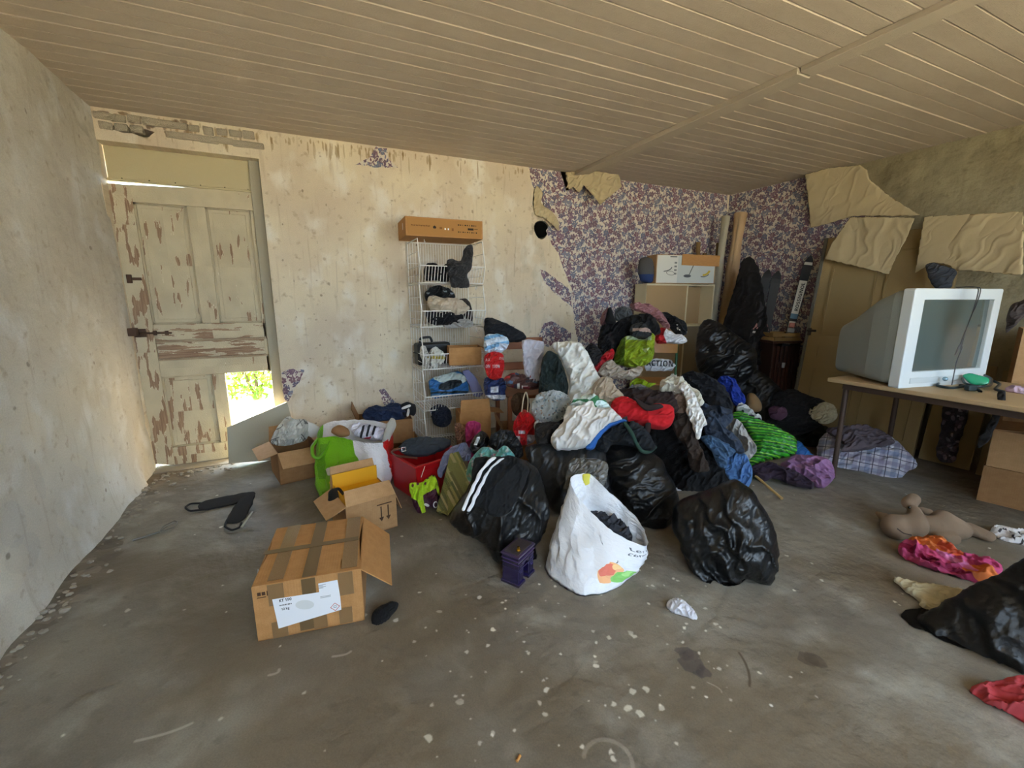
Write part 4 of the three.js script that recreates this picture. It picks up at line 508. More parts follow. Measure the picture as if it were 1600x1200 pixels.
// perfume bottle in the shape of a triumphal arch: outer piers, arch, cornices
{
  const glass = mat({ color: hex('#1b1440'), roughness: 0.18, clearcoat: 1, clearcoatRoughness: 0.1, sheen: 0 }), trim = mat({ color: hex('#4a3a56'), roughness: 0.25, clearcoat: 1 }), top = mat({ color: hex('#3a2f30'), roughness: 0.7, bumpMap: plasterBump, bumpScale: 0.002 }), gold = mat({ color: hex('#c79a3a'), metalness: 1, roughness: 0.25 });
  const T = thing('arch_bottle', 'dark violet bottle shaped like a triumphal arch with a gold cap', 'bottle', [0.805, 0, -1.66], R(32)), w = 0.135, d = 0.085, h = 0.155;
  const s = new THREE.Shape(); s.moveTo(-w / 2, 0.012); s.lineTo(-0.022, 0.012); s.lineTo(-0.022, 0.075); s.absarc(0, 0.075, 0.022, Math.PI, 0, true); s.lineTo(0.022, 0.012); s.lineTo(w / 2, 0.012); s.lineTo(w / 2, h - 0.01); s.lineTo(-w / 2, h - 0.01); s.closePath();
  part(T, 'body', new THREE.ExtrudeGeometry(s, { depth: d - 0.006, bevelEnabled: true, bevelSize: 0.001, bevelThickness: 0.003, bevelSegments: 1 }).translate(0, 0, -d / 2 + 0.003), glass); part(T, 'plinth', merge([rbox(0.06, 0.014, d + 0.014, 0.003, -w / 2 + 0.024, 0.007, 0), rbox(0.06, 0.014, d + 0.014, 0.003, w / 2 - 0.024, 0.007, 0)]), glass);
  for (const y of [0.082, 0.108, 0.128, h - 0.006]) part(T, 'cornice', rbox(w + (y > 0.12 ? 0.014 : 0.007), y > 0.14 ? 0.01 : 0.005, d + (y > 0.12 ? 0.014 : 0.007), 0.002, 0, y, 0), y < 0.1 ? glass : trim); part(T, 'top_plate', rbox(w - 0.01, 0.006, d - 0.008, 0.002, 0, h, 0), top); part(T, 'inner_blind', box(0.044, 0.085, 0.02, 0, 0.05, -0.012), glass);
  for (const sx of [-1, 1]) for (const sy of [0.05, 0.095]) part(T, 'relief', merge([rbox(0.028, sy > 0.07 ? 0.016 : 0.05, 0.005, 0.002, sx * 0.046, sy - 0.002, d / 2), rbox(0.018, sy > 0.07 ? 0.01 : 0.036, 0.008, 0.002, sx * 0.046, sy - 0.002, d / 2)]), glass);
  part(T, 'gold_cap', merge([new THREE.CylinderGeometry(0.009, 0.011, 0.008, 20).translate(-0.03, h + 0.006, 0.02), new THREE.CylinderGeometry(0.006, 0.006, 0.014, 20).translate(-0.03, h + 0.016, 0.02)]), gold);
}

// ---------------------------------------------------------------- soft things
const cloth = (c, o = {}) => mat({ color: hex(c), roughness: 0.95, bumpMap: rep(weaveBump, 60), bumpScale: 0.0006, ...o });
const film = (c = '#0d0d0e', o = {}) => mat({ color: hex(c), roughness: 0.4, bumpMap: rep(crinkleBump, 2.2), bumpScale: 0.0012, ...o });
const BLACKBAG = film(), GREYBAG = film('#232426', { roughness: 0.42 }), BLACKBAG_MATT = film('#0b0b0c', { roughness: 0.5 });
const BLK = cloth('#0c0c0e'), BLK2 = cloth('#15151a'), NAVY = cloth('#1b2233'), BROWN = cloth('#2c1d19'), CREAM = cloth('#cfc7b4'), WHITE = cloth('#ebe7e0'), BEIGE = cloth('#b3a089'), DENIM = cloth('#44607f'), SLATE = cloth('#333d4e'), DKGREEN = cloth('#1a2118');
const F = (a = 0, k = 1) => [[0.014 * k, 0.12, a, 3], [0.009 * k, 0.06, a + 28, 3.5], [0.0045 * k, 0.03, a - 15, 3]];
const FB = (a = 60, k = 1) => [[0.024 * k, 0.24, a, 2.2, 'wave'], [0.014 * k, 0.15, a + 15, 4], [0.005 * k, 0.06, a - 20, 4], [0.0016 * k, 0.025, a + 30, 3]];
const draw = (w, h, fn) => canvasTexture(paint(w, h, fn), true);
// open-topped bag: base ring and mouth ring in the room, walls between with creases, thin double skin
function openBag(root, name, base, mouth, material, o = {}) {
  const n = 64, m = 22, { wr = 0.008, bulge = 0.03, seed = 2, fold = 3 } = o, ring = (pts) => { const c = new THREE.CatmullRomCurve3(pts.map((p) => V(...p)), true, 'centripetal'); return Array.from({ length: n }, (_, i) => c.getPoint(i / n)); };
  const A = ring(base), B = ring(mouth), ca = A.reduce((s, p) => s.add(p), V(0, 0, 0)).divideScalar(n), pos = [], uv = [], id = [];
  for (let j = 0; j <= m; j++) for (let i = 0; i <= n; i++) { const t = j / m, a = A[i % n], b = B[i % n], p = a.clone().lerp(b, t), out = p.clone().sub(ca).setY(0).normalize(), u = i / n;
    const q = Math.sin(Math.PI * Math.min(1, t * 1.1)), ang = u * 6.2832, w = wr * (1 - 2.2 * Math.abs(N3(Math.cos(ang) * fold + seed, Math.sin(ang) * fold, t * 1.3))) + wr * 0.5 * (1 - 2 * Math.abs(N3(Math.cos(ang) * 6 + t * 2, Math.sin(ang) * 6, t * 5 + seed)));
    p.addScaledVector(out, bulge * q + w * (0.25 + q)); if (j === m) p.y += 0.004 * N2(i * 0.4, seed); p.y = Math.max(0.003, p.y); pos.push(p.x, p.y, p.z); uv.push(u, t); }
  for (let j = 0; j < m; j++) for (let i = 0; i < n; i++) { const a = j * (n + 1) + i, b = a + 1, c = a + n + 1, d = c + 1; id.push(a, c, b, b, c, d); }
  const k = pos.length / 3; pos.push(ca.x, 0.006, ca.z); uv.push(0.5, 0); for (let i = 0; i < n; i++) id.push(k, i, i + 1);
  const g = new THREE.BufferGeometry(); g.setAttribute('position', new THREE.Float32BufferAttribute(pos, 3)); g.setAttribute('uv', new THREE.Float32BufferAttribute(uv, 2)); g.setIndex(id); g.computeVertexNormals();
  const mesh = shade(new THREE.Mesh(g, material)); mesh.name = name; scene.add(mesh); root.updateMatrixWorld(); root.attach(mesh); return mesh;
}
// ---- foreground bags
{
  const T = thing('paper_bag', 'standing open white carrier bag printed with an apple, in front of the heap', 'bag', [1.16, 0, -1.58]);
  const tex = draw(2048, 1024, (g, w, h) => { g.fillStyle = '#e3e4e8'; g.fillRect(0, 0, w, h); const r = rng(3); for (let i = 0; i < 260; i++) { g.globalAlpha = 0.10; g.strokeStyle = i % 2 ? '#c9bcb6' : '#f4f5fb'; g.lineWidth = 1 + 3 * r(); g.beginPath(); const x = w * r(), y = h * r(); g.moveTo(x, y); g.lineTo(x + 120 * (r() - 0.5), y + 160 * (r() - 0.5)); g.stroke(); } g.globalAlpha = 1;
    const X = w * 0.315, Y = h * 0.66; g.fillStyle = '#efb27c'; g.beginPath(); g.ellipse(X, Y, 92, 170, 0.1, 0, 7); g.fill(); g.fillStyle = '#e2725a'; g.beginPath(); g.ellipse(X - 22, Y - 40, 62, 110, 0.2, 0, 7); g.fill(); g.fillStyle = '#f2c98a'; g.beginPath(); g.ellipse(X + 44, Y - 100, 34, 44, 0, 0, 7); g.fill(); g.strokeStyle = '#4a4038'; g.lineWidth = 7; g.beginPath(); g.moveTo(X + 40, Y - 165); g.lineTo(X + 52, Y - 210); g.stroke(); g.fillStyle = '#84c765'; g.beginPath(); g.ellipse(X + 120, Y + 90, 96, 120, -0.5, 0, 7); g.fill(); g.fillStyle = '#a9dc86'; g.beginPath(); g.ellipse(X + 150, Y + 50, 40, 60, -0.5, 0, 7); g.fill();
    g.fillStyle = '#5c5f66'; g.save(); g.translate(w * 0.378, h * 0.22); g.rotate(0.0); g.scale(0.9, 1.25); g.font = 'bold 84px sans-serif'; g.fillText('Les co', 0, 0); g.font = 'bold 76px sans-serif'; g.fillText('comm', -10, 86); g.restore(); });
  const m = mat({ map: tex, roughness: 0.5, side: THREE.DoubleSide, bumpMap: rep(crinkleBump, 2, 1), bumpScale: 0.002 });
  const base = [[0.94, 0, -1.601], [0.957, 0, -1.501], [1.002, 0, -1.413], [1.116, 0, -1.388], [1.281, 0, -1.426], [1.36, 0, -1.50], [1.30, 0, -1.66], [1.10, 0, -1.74], [0.98, 0, -1.70]];
  const mouth = [[1.195, 0.37, -1.821], [1.162, 0.32, -1.726], [1.198, 0.25, -1.606], [1.243, 0.2, -1.51], [1.367, 0.15, -1.422], [1.408, 0.2, -1.512], [1.382, 0.26, -1.616], [1.328, 0.33, -1.708], [1.291, 0.375, -1.801]];
  openBag(T, 'bag_wall', base, mouth, m, { wr: 0.014, bulge: 0.012, seed: 4, fold: 1.8 });
  adopt(T, puffMesh('x', { o: [1.268, 0.3, -1.782], turn: -0.619, tip: 0.209, p: [-26, 76, 14, 82, 12, 31, 0, -10, 12, -50, -13, -93, -36, -129, -43, -112, -14, -69, -30, -19, -18, 29] }, mat({ color: hex('#d9d04a'), roughness: 0.5 }), { t: 0.004, b: 0.002, folds: [], pw: 0.3 }), 'yellow_stripe');
}
puff('black_cloth', 'dark grey clothes lying inside the open white carrier bag', 'clothes', { o: [1.343, 0.17, -1.637], turn: -0.687, tip: 0.873, p: [-140, 34, -67, 43, 5, 32, 64, -15, 91, -71, 79, -98, 3, -66, -79, -21] }, cloth('#3a3b42'), { t: 0.04, b: 0.05, folds: F(10) });
puff('trash_bag', 'black bin bag with a three-striped jacket spilling over it, left of the white carrier bag', 'bag', { o: [0.785, 0, -1.857], turn: -0.4, tip: 0.244, p: [-245, 186, -215, 257, -140, 337, -57, 434, 77, 495, 193, 454, 242, 348, 267, 216, 232, 102, 192, 54, 197, -43, 121, -61, 39, -52, -7, -32, -65, 66, -141, 110, -206, 140] }, BLACKBAG, { t: 0.17, b: 0.14, folds: FB(80), pw: 0.42 });
{
  const T = thing('track_jacket', 'black jersey jacket with two white side stripes hanging over a bin bag', 'jacket', [0.753, 0.377, -1.8]), g = (s) => s;
  adopt(T, puffMesh('x', { o: [0.753, 0.377, -1.8], turn: -0.396, tip: 0.419, p: [-102, 166, -117, 86, -144, -42, -159, -71, -92, -64, 14, -116, 76, -67, 130, 13, 163, 100, 127, 156, 64, 176, -8, 171] }, BLK, { t: 0.07, b: 0.05, folds: F(60, 0.6), pw: 0.35, bend: [-0.4, -0.2] }), 'jacket_body');
  for (const q of [{ o: [0.662, 0.438, -1.775], turn: -0.357, tip: 0.419, p: [56, 128, 77, 124, 22, 78, -15, 9, -51, -64, -69, -104, -84, -97, -63, -50, -26, 24, 10, 85] }, { o: [0.683, 0.429, -1.77], turn: -0.368, tip: 0.419, p: [71, 128, 93, 130, 34, 84, -9, 9, -48, -68, -66, -104, -81, -101, -60, -56, -21, 21, 19, 85] }]) adopt(T, puffMesh('x', q, cloth('#e9e9ec'), { t: 0.008, b: 0.05, folds: [], pw: 0.25, cell: 0.004 }), numbered("white_stripe"));
}
puff('trash_bag', 'matt dark grey bin bag behind the white carrier bag', 'bag', { o: [1.35, 0, -2.103], turn: -0.571, tip: 0.314, p: [-273, 379, -152, 413, -31, 390, 69, 411, 187, 404, 254, 344, 280, 171, 244, 46, 59, -19, -75, -5, -150, 100, -210, 230] }, GREYBAG, { t: 0.15, b: 0.14, folds: FB(70, 0.7), pw: 0.4 });
puff('plastic_wrap', 'crumpled clear grey plastic film lying over the dark grey bin bag', 'plastic wrap', { o: [1.291, 0.349, -1.83], turn: -0.614, tip: 0.419, p: [-89, 73, -38, 100, 48, 99, 110, 86, 118, 8, 86, -61, 3, -77, -65, -89, -117, -86, -106, -8] }, film('#6b675f', { transmission: 0.45, thickness: 0, roughness: 0.25 }), { t: 0.02, b: 0.01, folds: [[0.004, 0.06, 70, 4], [0.002, 0.03, 30, 4]], pw: 0.3 });
puff('trash_bag', 'full rounded black bin bag right behind the white carrier bag', 'bag', { o: [1.75, 0, -1.83], turn: -0.763, tip: 0.279, p: [-277, 371, -214, 429, -72, 417, 42, 372, 91, 293, 154, 192, 171, 94, 137, -1, 33, -62, -60, -44, -141, 47, -225, 140, -276, 252] }, BLACKBAG, { t: 0.20, b: 0.16, folds: FB(30, 0.8), pw: 0.42 });
puff('trash_bag', 'crumpled shiny black bin bag standing alone to the right of the white carrier bag', 'bag', { o: [1.762, 0, -1.273], turn: -0.945, tip: 0.244, p: [-279, 255, -208, 317, -117, 369, -47, 425, -12, 436, 61, 401, 110, 332, 165, 242, 192, 147, 193, 58, 164, -23, 110, -4, 59, -7, 66, -79, -15, -133, -76, -93, -136, -89, -199, -1, -239, 86, -285, 164] }, BLACKBAG, { t: 0.19, b: 0.15, folds: FB(115, 1.1), pw: 0.4, cell: 0.007 });
puff('trash_bag', 'black bin bag lying flat at the right edge of the picture', 'bag', { o: [2.276, 0, -0.51], turn: -1.35, tip: 0.524, p: [-268, -158, -253, -100, -217, -2, -172, 68, -130, 142, -73, 226, -31, 282, 24, 371, 139, 397, 189, 234, 193, 10, 76, -79, -14, -112, -77, -142, -166, -157] }, BLACKBAG_MATT, { t: 0.14, b: 0.2, folds: FB(140, 0.8), pw: 0.4 });
puff('red_cloth', 'coral red cloth crumpled on the floor in the bottom right corner', 'cloth', { o: [1.943, 0, -0.377], turn: -1.379, tip: 0.96, p: [-93, -11, -77, 30, -41, 73, 21, 126, 113, 114, 108, -36, 33, -38, -9, -25, -51, -28] }, cloth('#c0484e'), { t: 0.06, b: 0.03, folds: F(40, 1.2), pw: 0.4 });
{
  const tex = draw(256, 256, (g) => { g.fillStyle = '#c84d7e'; g.fillRect(0, 0, 256, 256); g.fillStyle = '#e07a3c'; g.beginPath(); g.moveTo(20, 0); g.lineTo(150, 0); g.lineTo(165, 90); g.lineTo(90, 120); g.lineTo(20, 80); g.fill(); g.beginPath(); g.ellipse(225, 175, 60, 50, 0.4, 0, 7); g.fill(); g.fillStyle = '#cf5a3a'; g.beginPath(); g.ellipse(130, 80, 36, 24, 0.5, 0, 7); g.fill(); g.fillStyle = '#9a2450'; g.beginPath(); g.moveTo(0, 110); g.lineTo(110, 170); g.lineTo(256, 240); g.lineTo(256, 256); g.lineTo(100, 220); g.lineTo(0, 160); g.fill(); g.fillStyle = '#e07fb0'; g.beginPath(); g.ellipse(150, 140, 60, 18, 0.5, 0, 7); g.fill(); });
  puff('pink_garment', 'crumpled pink and orange garment on the floor below the soft toy', 'clothes', { o: [2.72, 0.02, -0.851], turn: -1.268, tip: 0.838, p: [-161, -6, -152, 55, -108, 93, -23, 129, 33, 86, 99, 89, 150, 101, 195, 73, 189, 11, 137, -64, 64, -63, -37, -63, -120, -59] }, mat({ map: tex, roughness: 0.85, bumpMap: rep(weaveBump, 40), bumpScale: 0.0005 }), { t: 0.06, b: 0.02, folds: F(-25, 1.3), pw: 0.4, fit: true });
}
puff('beige_cloth', 'pale beige cloth poking out from under the right-hand bin bag', 'cloth', { o: [2.331, 0.01, -0.743], turn: -1.262, tip: 1.047, p: [-115, 35, -103, 56, -31, 76, 96, 109, 75, 29, 43, -23, 13, -69, -22, -46, -33, -13] }, cloth('#c9bd9d'), { t: 0.03, b: 0.01, folds: F(20, 0.7), pw: 0.35 });
puff('patterned_cloth', 'thin black and white patterned cloth at the feet of the soft toy', 'cloth', { o: [3.394, 0.01, -0.811], turn: -1.336, tip: 1.047, p: [-76, -5, -56, 65, 14, 74, 125, 90, 156, -9, 51, -44, -27, -62] }, mat({ map: draw(256, 256, (g) => { g.fillStyle = '#cfc8c4'; g.fillRect(0, 0, 256, 256); const r = rng(6); g.fillStyle = '#3d3838'; for (let i = 0; i < 26; i++) { g.save(); g.translate(256 * r(), 256 * r()); g.rotate(3 * r()); g.fillRect(-30, -3, 50 * r() + 10, 7); g.restore(); } }), roughness: 0.9 }), { t: 0.02, b: 0.01, folds: F(10), pw: 0.35, uv: 0.3 });
puff('white_rag', 'small crumpled white rag lying alone on the bare floor', 'cloth', { o: [1.321, 0, -1.15], turn: -0.855, tip: 0.908, p: [-60, 15, -54, 32, -23, 56, -2, 51, 35, 35, 62, 2, 54, -20, 19, -15, -16, -15, -47, -8] }, cloth('#d8d8e0'), { t: 0.035, b: 0.01, folds: [[0.005, 0.04, 120, 2.5], [0.002, 0.018, 100, 2.5]], pw: 0.45 });
puff('black_sock', 'black fluffy slipper on the floor right of the large taped box', 'slipper', { o: [0.184, 0, -1.651], turn: -0.111, tip: 0.698, p: [-50, 3, -39, 32, -2, 49, 35, 54, 60, 36, 42, 8, 9, -23, -27, -30, -49, -20] }, cloth('#0c0b0d'), { t: 0.05, b: 0.02, folds: [[0.003, 0.02, 0, 1]], pw: 0.45 });
single('cigarette_end', 'tan cigarette end lying on the floor at the bottom of the picture', 'cigarette end', merge([new THREE.CylinderGeometry(0.004, 0.004, 0.014, 12), new THREE.CylinderGeometry(0.0041, 0.0038, 0.006, 12).translate(0, 0.009, 0)]), mat({ color: hex('#c98f4e') }), [0.446, 0.004, -0.91], [0, 0.6, Math.PI / 2]);
// plush toy on its back: one smooth body from blended capsules
function blob(caps, cell, k = 0.02) {   // caps: [ax, ay, az, ra, bx, by, bz, rb]; surface nets on a grid
  const lo = [1e9, 1e9, 1e9], hi = [-1e9, -1e9, -1e9]; for (const c of caps) for (let e = 0; e < 2; e++) for (let a = 0; a < 3; a++) { lo[a] = Math.min(lo[a], c[e * 4 + a] - c[e * 4 + 3] - 2 * cell - k); hi[a] = Math.max(hi[a], c[e * 4 + a] + c[e * 4 + 3] + 2 * cell + k); }
  const n = [0, 1, 2].map((a) => Math.ceil((hi[a] - lo[a]) / cell) + 1), S = new Float32Array(n[0] * n[1] * n[2]), at = (i, j, l) => (l * n[1] + j) * n[0] + i;
  const sd = (x, y, z) => { let d = 1e9; for (const c of caps) { const ex = c[4] - c[0], ey = c[5] - c[1], ez = c[6] - c[2], L = ex * ex + ey * ey + ez * ez || 1e-9, t = clamp(((x - c[0]) * ex + (y - c[1]) * ey + (z - c[2]) * ez) / L, 0, 1), q = Math.hypot(x - c[0] - t * ex, y - c[1] - t * ey, z - c[2] - t * ez) - lerp(c[3], c[7], t); const h = Math.max(k - Math.abs(d - q), 0) / k; d = Math.min(d, q) - h * h * k * 0.25; } return d; };
  for (let l = 0; l < n[2]; l++) for (let j = 0; j < n[1]; j++) for (let i = 0; i < n[0]; i++) S[at(i, j, l)] = sd(lo[0] + i * cell, lo[1] + j * cell, lo[2] + l * cell);
  const pos = [], id = [], vid = new Map();
  for (let l = 0; l < n[2] - 1; l++) for (let j = 0; j < n[1] - 1; j++) for (let i = 0; i < n[0] - 1; i++) { let c = 0, sx = 0, sy = 0, sz = 0; const v = (a, b, e) => S[at(i + a, j + b, l + e)];
    for (const [a, b] of [[[0, 0, 0], [1, 0, 0]], [[0, 1, 0], [1, 1, 0]], [[0, 0, 1], [1, 0, 1]], [[0, 1, 1], [1, 1, 1]], [[0, 0, 0], [0, 1, 0]], [[1, 0, 0], [1, 1, 0]], [[0, 0, 1], [0, 1, 1]], [[1, 0, 1], [1, 1, 1]], [[0, 0, 0], [0, 0, 1]], [[1, 0, 0], [1, 0, 1]], [[0, 1, 0], [0, 1, 1]], [[1, 1, 0], [1, 1, 1]]]) { const p = v(...a), q = v(...b); if ((p < 0) !== (q < 0)) { const t = p / (p - q); sx += lerp(a[0], b[0], t); sy += lerp(a[1], b[1], t); sz += lerp(a[2], b[2], t); c++; } }
    if (c) { vid.set(at(i, j, l), pos.length / 3); pos.push(lo[0] + (i + sx / c) * cell, lo[1] + (j + sy / c) * cell, lo[2] + (l + sz / c) * cell); } }
  const quad = (a, b, c, d, f) => (f ? id.push(a, b, c, a, c, d) : id.push(a, c, b, a, d, c));
  for (let l = 1; l < n[2] - 1; l++) for (let j = 1; j < n[1] - 1; j++) for (let i = 1; i < n[0] - 1; i++) { const s = S[at(i, j, l)] < 0; const g = (a, b, c) => vid.get(at(i + a, j + b, l + c));
    if (s !== S[at(i + 1, j, l)] < 0) quad(g(0, -1, -1), g(0, 0, -1), g(0, 0, 0), g(0, -1, 0), s); if (s !== S[at(i, j + 1, l)] < 0) quad(g(-1, 0, -1), g(-1, 0, 0), g(0, 0, 0), g(0, 0, -1), s); if (s !== S[at(i, j, l + 1)] < 0) quad(g(-1, -1, 0), g(0, -1, 0), g(0, 0, 0), g(-1, 0, 0), s); }
  const g = new THREE.BufferGeometry(); g.setAttribute('position', new THREE.Float32BufferAttribute(pos, 3)); g.setIndex(id); g.computeVertexNormals(); const uv = new Float32Array(pos.length / 3 * 2); for (let i = 0; i < uv.length / 2; i++) { uv[2 * i] = pos[3 * i] / 0.2; uv[2 * i + 1] = (pos[3 * i + 1] + pos[3 * i + 2]) / 0.2; } g.setAttribute('uv', new THREE.BufferAttribute(uv, 2)); return g;
}
{
  const fur = mat({ color: hex('#a58a70'), roughness: 1, sheen: 0.6, sheenColor: hex('#c2a98f'), sheenRoughness: 0.6, bumpMap: rep(grainBump, 2), bumpScale: 0.008 });
  const A = [2.854, 0.06, -1.07], o = [A[0], 0, A[2]], rel = (p) => p.map((v, i) => v - o[i]), C = (a, ra, b, rb) => [...rel(a), ra, ...rel(b), rb];
  const T = thing('plush_toy', 'light brown plush animal lying on its back on the bare floor', 'soft toy', o);
  part(T, 'body', blob([C([2.846, 0.06, -1.095], 0.068, [2.92, 0.065, -1.059], 0.058), C([2.939, 0.05, -1.191], 0.026, [2.955, 0.05, -1.233], 0.012), C([2.893, 0.08, -1.027], 0.05, [3.008, 0.115, -1.089], 0.034), C([3.051, 0.14, -1.134], 0.037, [3.104, 0.15, -1.14], 0.034), C([3.014, 0.06, -1.01], 0.062, [3.133, 0.05, -0.959], 0.056), C([3.089, 0.09, -0.992], 0.058, [3.14, 0.055, -0.931], 0.046), C([3.238, 0.04, -0.929], 0.034, [3.245, 0.032, -0.854], 0.028), C([2.957, 0.04, -0.945], 0.034, [3.031, 0.035, -0.92], 0.03), C([3.18, 0.07, -1.121], 0.022, [3.201, 0.07, -1.094], 0.018)], 0.008, 0.022), fur);
  const stitch = mat({ color: hex('#4a372b'), roughness: 0.8 }); part(T, 'mouth_seam', tube([rel([2.703, 0.115, -1.034]), rel([2.713, 0.1, -1.009]), rel([2.749, 0.09, -0.99])], 0.003, 12, 5), stitch); part(T, 'eye', new THREE.SphereGeometry(0.007, 12, 8), mat({ color: col(0.01, 0.008, 0.006), roughness: 0.15 }), rel([2.919, 0.165, -1.082]));
}
puff('checked_bag', 'large blue and white checked laundry bag under the table', 'bag', { o: [3.813, 0, -1.724], turn: -1.146, tip: 0.419, p: [-315, 75, -298, 193, -208, 287, -82, 322, 45, 316, 165, 250, 295, 109, 253, 46, 182, -80, 59, -104, -68, -79, -157, -82, -261, -57] }, mat({ map: draw(512, 512, (g) => { g.fillStyle = '#d5d2da'; g.fillRect(0, 0, 512, 512); for (let i = 0; i < 8; i++) { g.globalAlpha = 0.34; g.fillStyle = ['#5d6f9c', '#6d5f86'][i % 2]; g.fillRect(i * 64, 0, 26, 512); g.fillRect(0, i * 64, 512, 26); g.globalAlpha = 0.9; g.fillStyle = '#3b3748'; g.fillRect(i * 64 + 36, 0, 4, 512); g.fillRect(0, i * 64 + 40, 512, 4); } }), roughness: 0.55, bumpMap: rep(crinkleBump, 6), bumpScale: 0.003 }), { t: 0.15, b: 0.16, folds: [[0.014, 0.12, 30, 2.5], [0.007, 0.05, 60, 2.5]], uv: 0.6 });
puff('dark_mesh_cover', 'dark grey checked cloth lying on top of the checked laundry bag', 'cloth', { o: [3.568, 0.273, -1.66], turn: -1.135, tip: 0.785, p: [-216, 50, -136, 97, -26, 133, 96, 121, 183, 45, 91, -10, -11, -68, -103, -102, -98, -24] }, cloth('#5a5057'), { t: 0.03, b: 0.1, folds: F(20) });
puff('lilac_sweater', 'lilac knitted sweater crumpled on the floor left of the table leg', 'sweater', { o: [3.096, 0, -1.722], turn: -1.063, tip: 0.593, p: [-170, 112, -100, 192, 6, 221, 89, 215, 133, 173, 151, 99, 116, 21, 68, -10, 4, 29, -83, 55, -146, 49] }, cloth('#9a6f97', { bumpMap: rep(weaveBump, 18), bumpScale: 0.003 }), { t: 0.09, b: 0.04, folds: F(-30, 1.3), pw: 0.4 });
puff('purple_garment', 'dark purple garment on the floor, partly under the lilac sweater', 'clothes', { o: [2.891, 0, -1.771], turn: -1.021, tip: 0.698, p: [-197, 59, -173, 124, -96, 162, 7, 155, 109, 121, 186, 74, 175, 35, 72, 37, -52, 54, -111, 20] }, cloth('#2b1c2c'), { t: 0.06, b: 0.03, folds: F(-20, 1) });
puff('green_wrap', 'shiny bright green striped plastic pack beside the clothes heap', 'bag', { o: [2.996, 0.132, -1.98], turn: -0.987, tip: 0.593, p: [-259, 294, -211, 345, -85, 294, 55, 248, 178, 178, 193, 92, 169, 48, 77, 10, -17, -38, -85, -107, -126, -80, -73, 21, -102, 128, -184, 230] }, mat({ map: draw(256, 256, (g) => { g.fillStyle = '#2f9a22'; g.fillRect(0, 0, 256, 256); const r = rng(12); for (let i = 0; i < 26; i++) { g.fillStyle = ['#8fe03a', '#0d4a17', '#4fbf2c', '#166b1c'][i % 4]; g.fillRect(0, i * 10 + 3 * r(), 256, 3 + 4 * r()); } }), roughness: 0.25, clearcoat: 0.6, bumpMap: rep(crinkleBump, 6), bumpScale: 0.003 }), { t: 0.09, b: 0.1, folds: [[0.008, 0.06, -25, 3], [0.004, 0.03, 60, 2]], uv: 0.3 });
puff('blue_plastic', 'small bright blue plastic scrap beside the green striped pack', 'plastic scrap', { o: [3.614, 0.03, -2.068], turn: -1.051, tip: 0.524, p: [-63, 86, -34, 103, 26, 44, 74, 0, 16, -29, -47, -21] }, film('#0e5fa8'), { t: 0.02, b: 0.01, folds: F(40, 0.4) });
single('wooden_stick', 'thin pale wooden stick lying on the floor right of the lone bin bag', 'stick', (() => { const a = [2.805, 0.05, -1.903], b = [2.711, 0.012, -1.644]; return merge([rod(a, b, 0.009, 10), rod([0, 1, 2].map((i) => lerp(a[i], b[i], 0.985)), b, 0.0095, 10)]); })(), mat({ color: hex('#c2a067'), roughness: 0.6 }));
// ---- the heap, front to back
puff('black_clothes', 'black clothes at the foot of the heap between two bin bags', 'clothes', { o: [2.341, 0, -1.994], turn: -0.865, tip: 0.524, p: [-283, 195, -197, 303, -70, 330, 71, 235, 199, 109, 88, 11, -18, -34, -118, -66, -209, 76] }, BLK, { t: 0.1, b: 0.2, folds: F(50) });
puff('denim_piece', 'mid blue denim garment hanging at the right front of the heap', 'clothes', { o: [2.534, 0.134, -1.86], turn: -0.938, tip: 0.454, p: [-80, 95, -47, 159, 16, 160, 67, 108, 97, 19, 82, -69, 47, -89, -25, -57, -75, 8] }, cloth('#4d74a6', { bumpMap: rep(weaveBump, 40), bumpScale: 0.001 }), { t: 0.05, b: 0.05, folds: F(70, 0.8), pw: 0.35 });
puff('denim_piece', 'darker blue denim sleeve above the mid blue denim garment', 'clothes', { o: [2.405, 0.271, -1.92], turn: -0.897, tip: 0.524, p: [-112, 98, -42, 118, 47, 86, 111, 44, 70, -15, 61, -85, 14, -76, -32, 12] }, DENIM, { t: 0.05, b: 0.06, folds: F(-40) });
puff('grey_fleece', 'pale grey fleece hanging down beside the green striped pack', 'clothes', { o: [2.701, 0.302, -1.97], turn: -0.941, tip: 0.454, p: [-107, 86, -64, 159, -13, 137, 43, 53, 97, -21, 93, -66, 51, -127, 15, -80, 8, 1, -53, 47] }, cloth('#a7a49f'), { t: 0.05, b: 0.05, folds: F(100, 1.2) });
puff('slate_jumper', 'slate blue jumper on the right shoulder of the heap', 'clothes', { o: [2.5, 0.455, -2.02], turn: -0.891, tip: 0.593, p: [-110, 131, -42, 119, 72, 103, 100, 36, 58, -29, 116, -76, 165, -132, 176, -192, 112, -184, 31, -134, -50, -123, -90, 12] }, SLATE, { t: 0.07, b: 0.1, folds: F(-50, 1.2) });
puff('brown_trousers', 'dark brown trousers hanging down the front of the heap', 'trousers', { o: [2.249, 0.358, -2], turn: -0.844, tip: 0.489, p: [-131, 117, -89, 203, -23, 196, 28, 47, 83, -74, 121, -173, 14, -186, -28, -47, -99, 31] }, cloth('#33271f'), { t: 0.06, b: 0.08, folds: F(75, 1) });
puff('white_scarf', 'white crinkled scarf hanging over the brown trousers', 'scarf', { o: [2.26, 0.55, -2.02], turn: -0.842, tip: 0.384, p: [-101, 161, -63, 199, -2, 134, 53, 27, 94, -62, 69, -90, 59, -159, 36, -162, -3, -65, -39, -4, -46, 86] }, WHITE, { t: 0.04, b: 0.05, folds: [[0.012, 0.035, 75, 3.5], [0.005, 0.018, 75, 3]] });
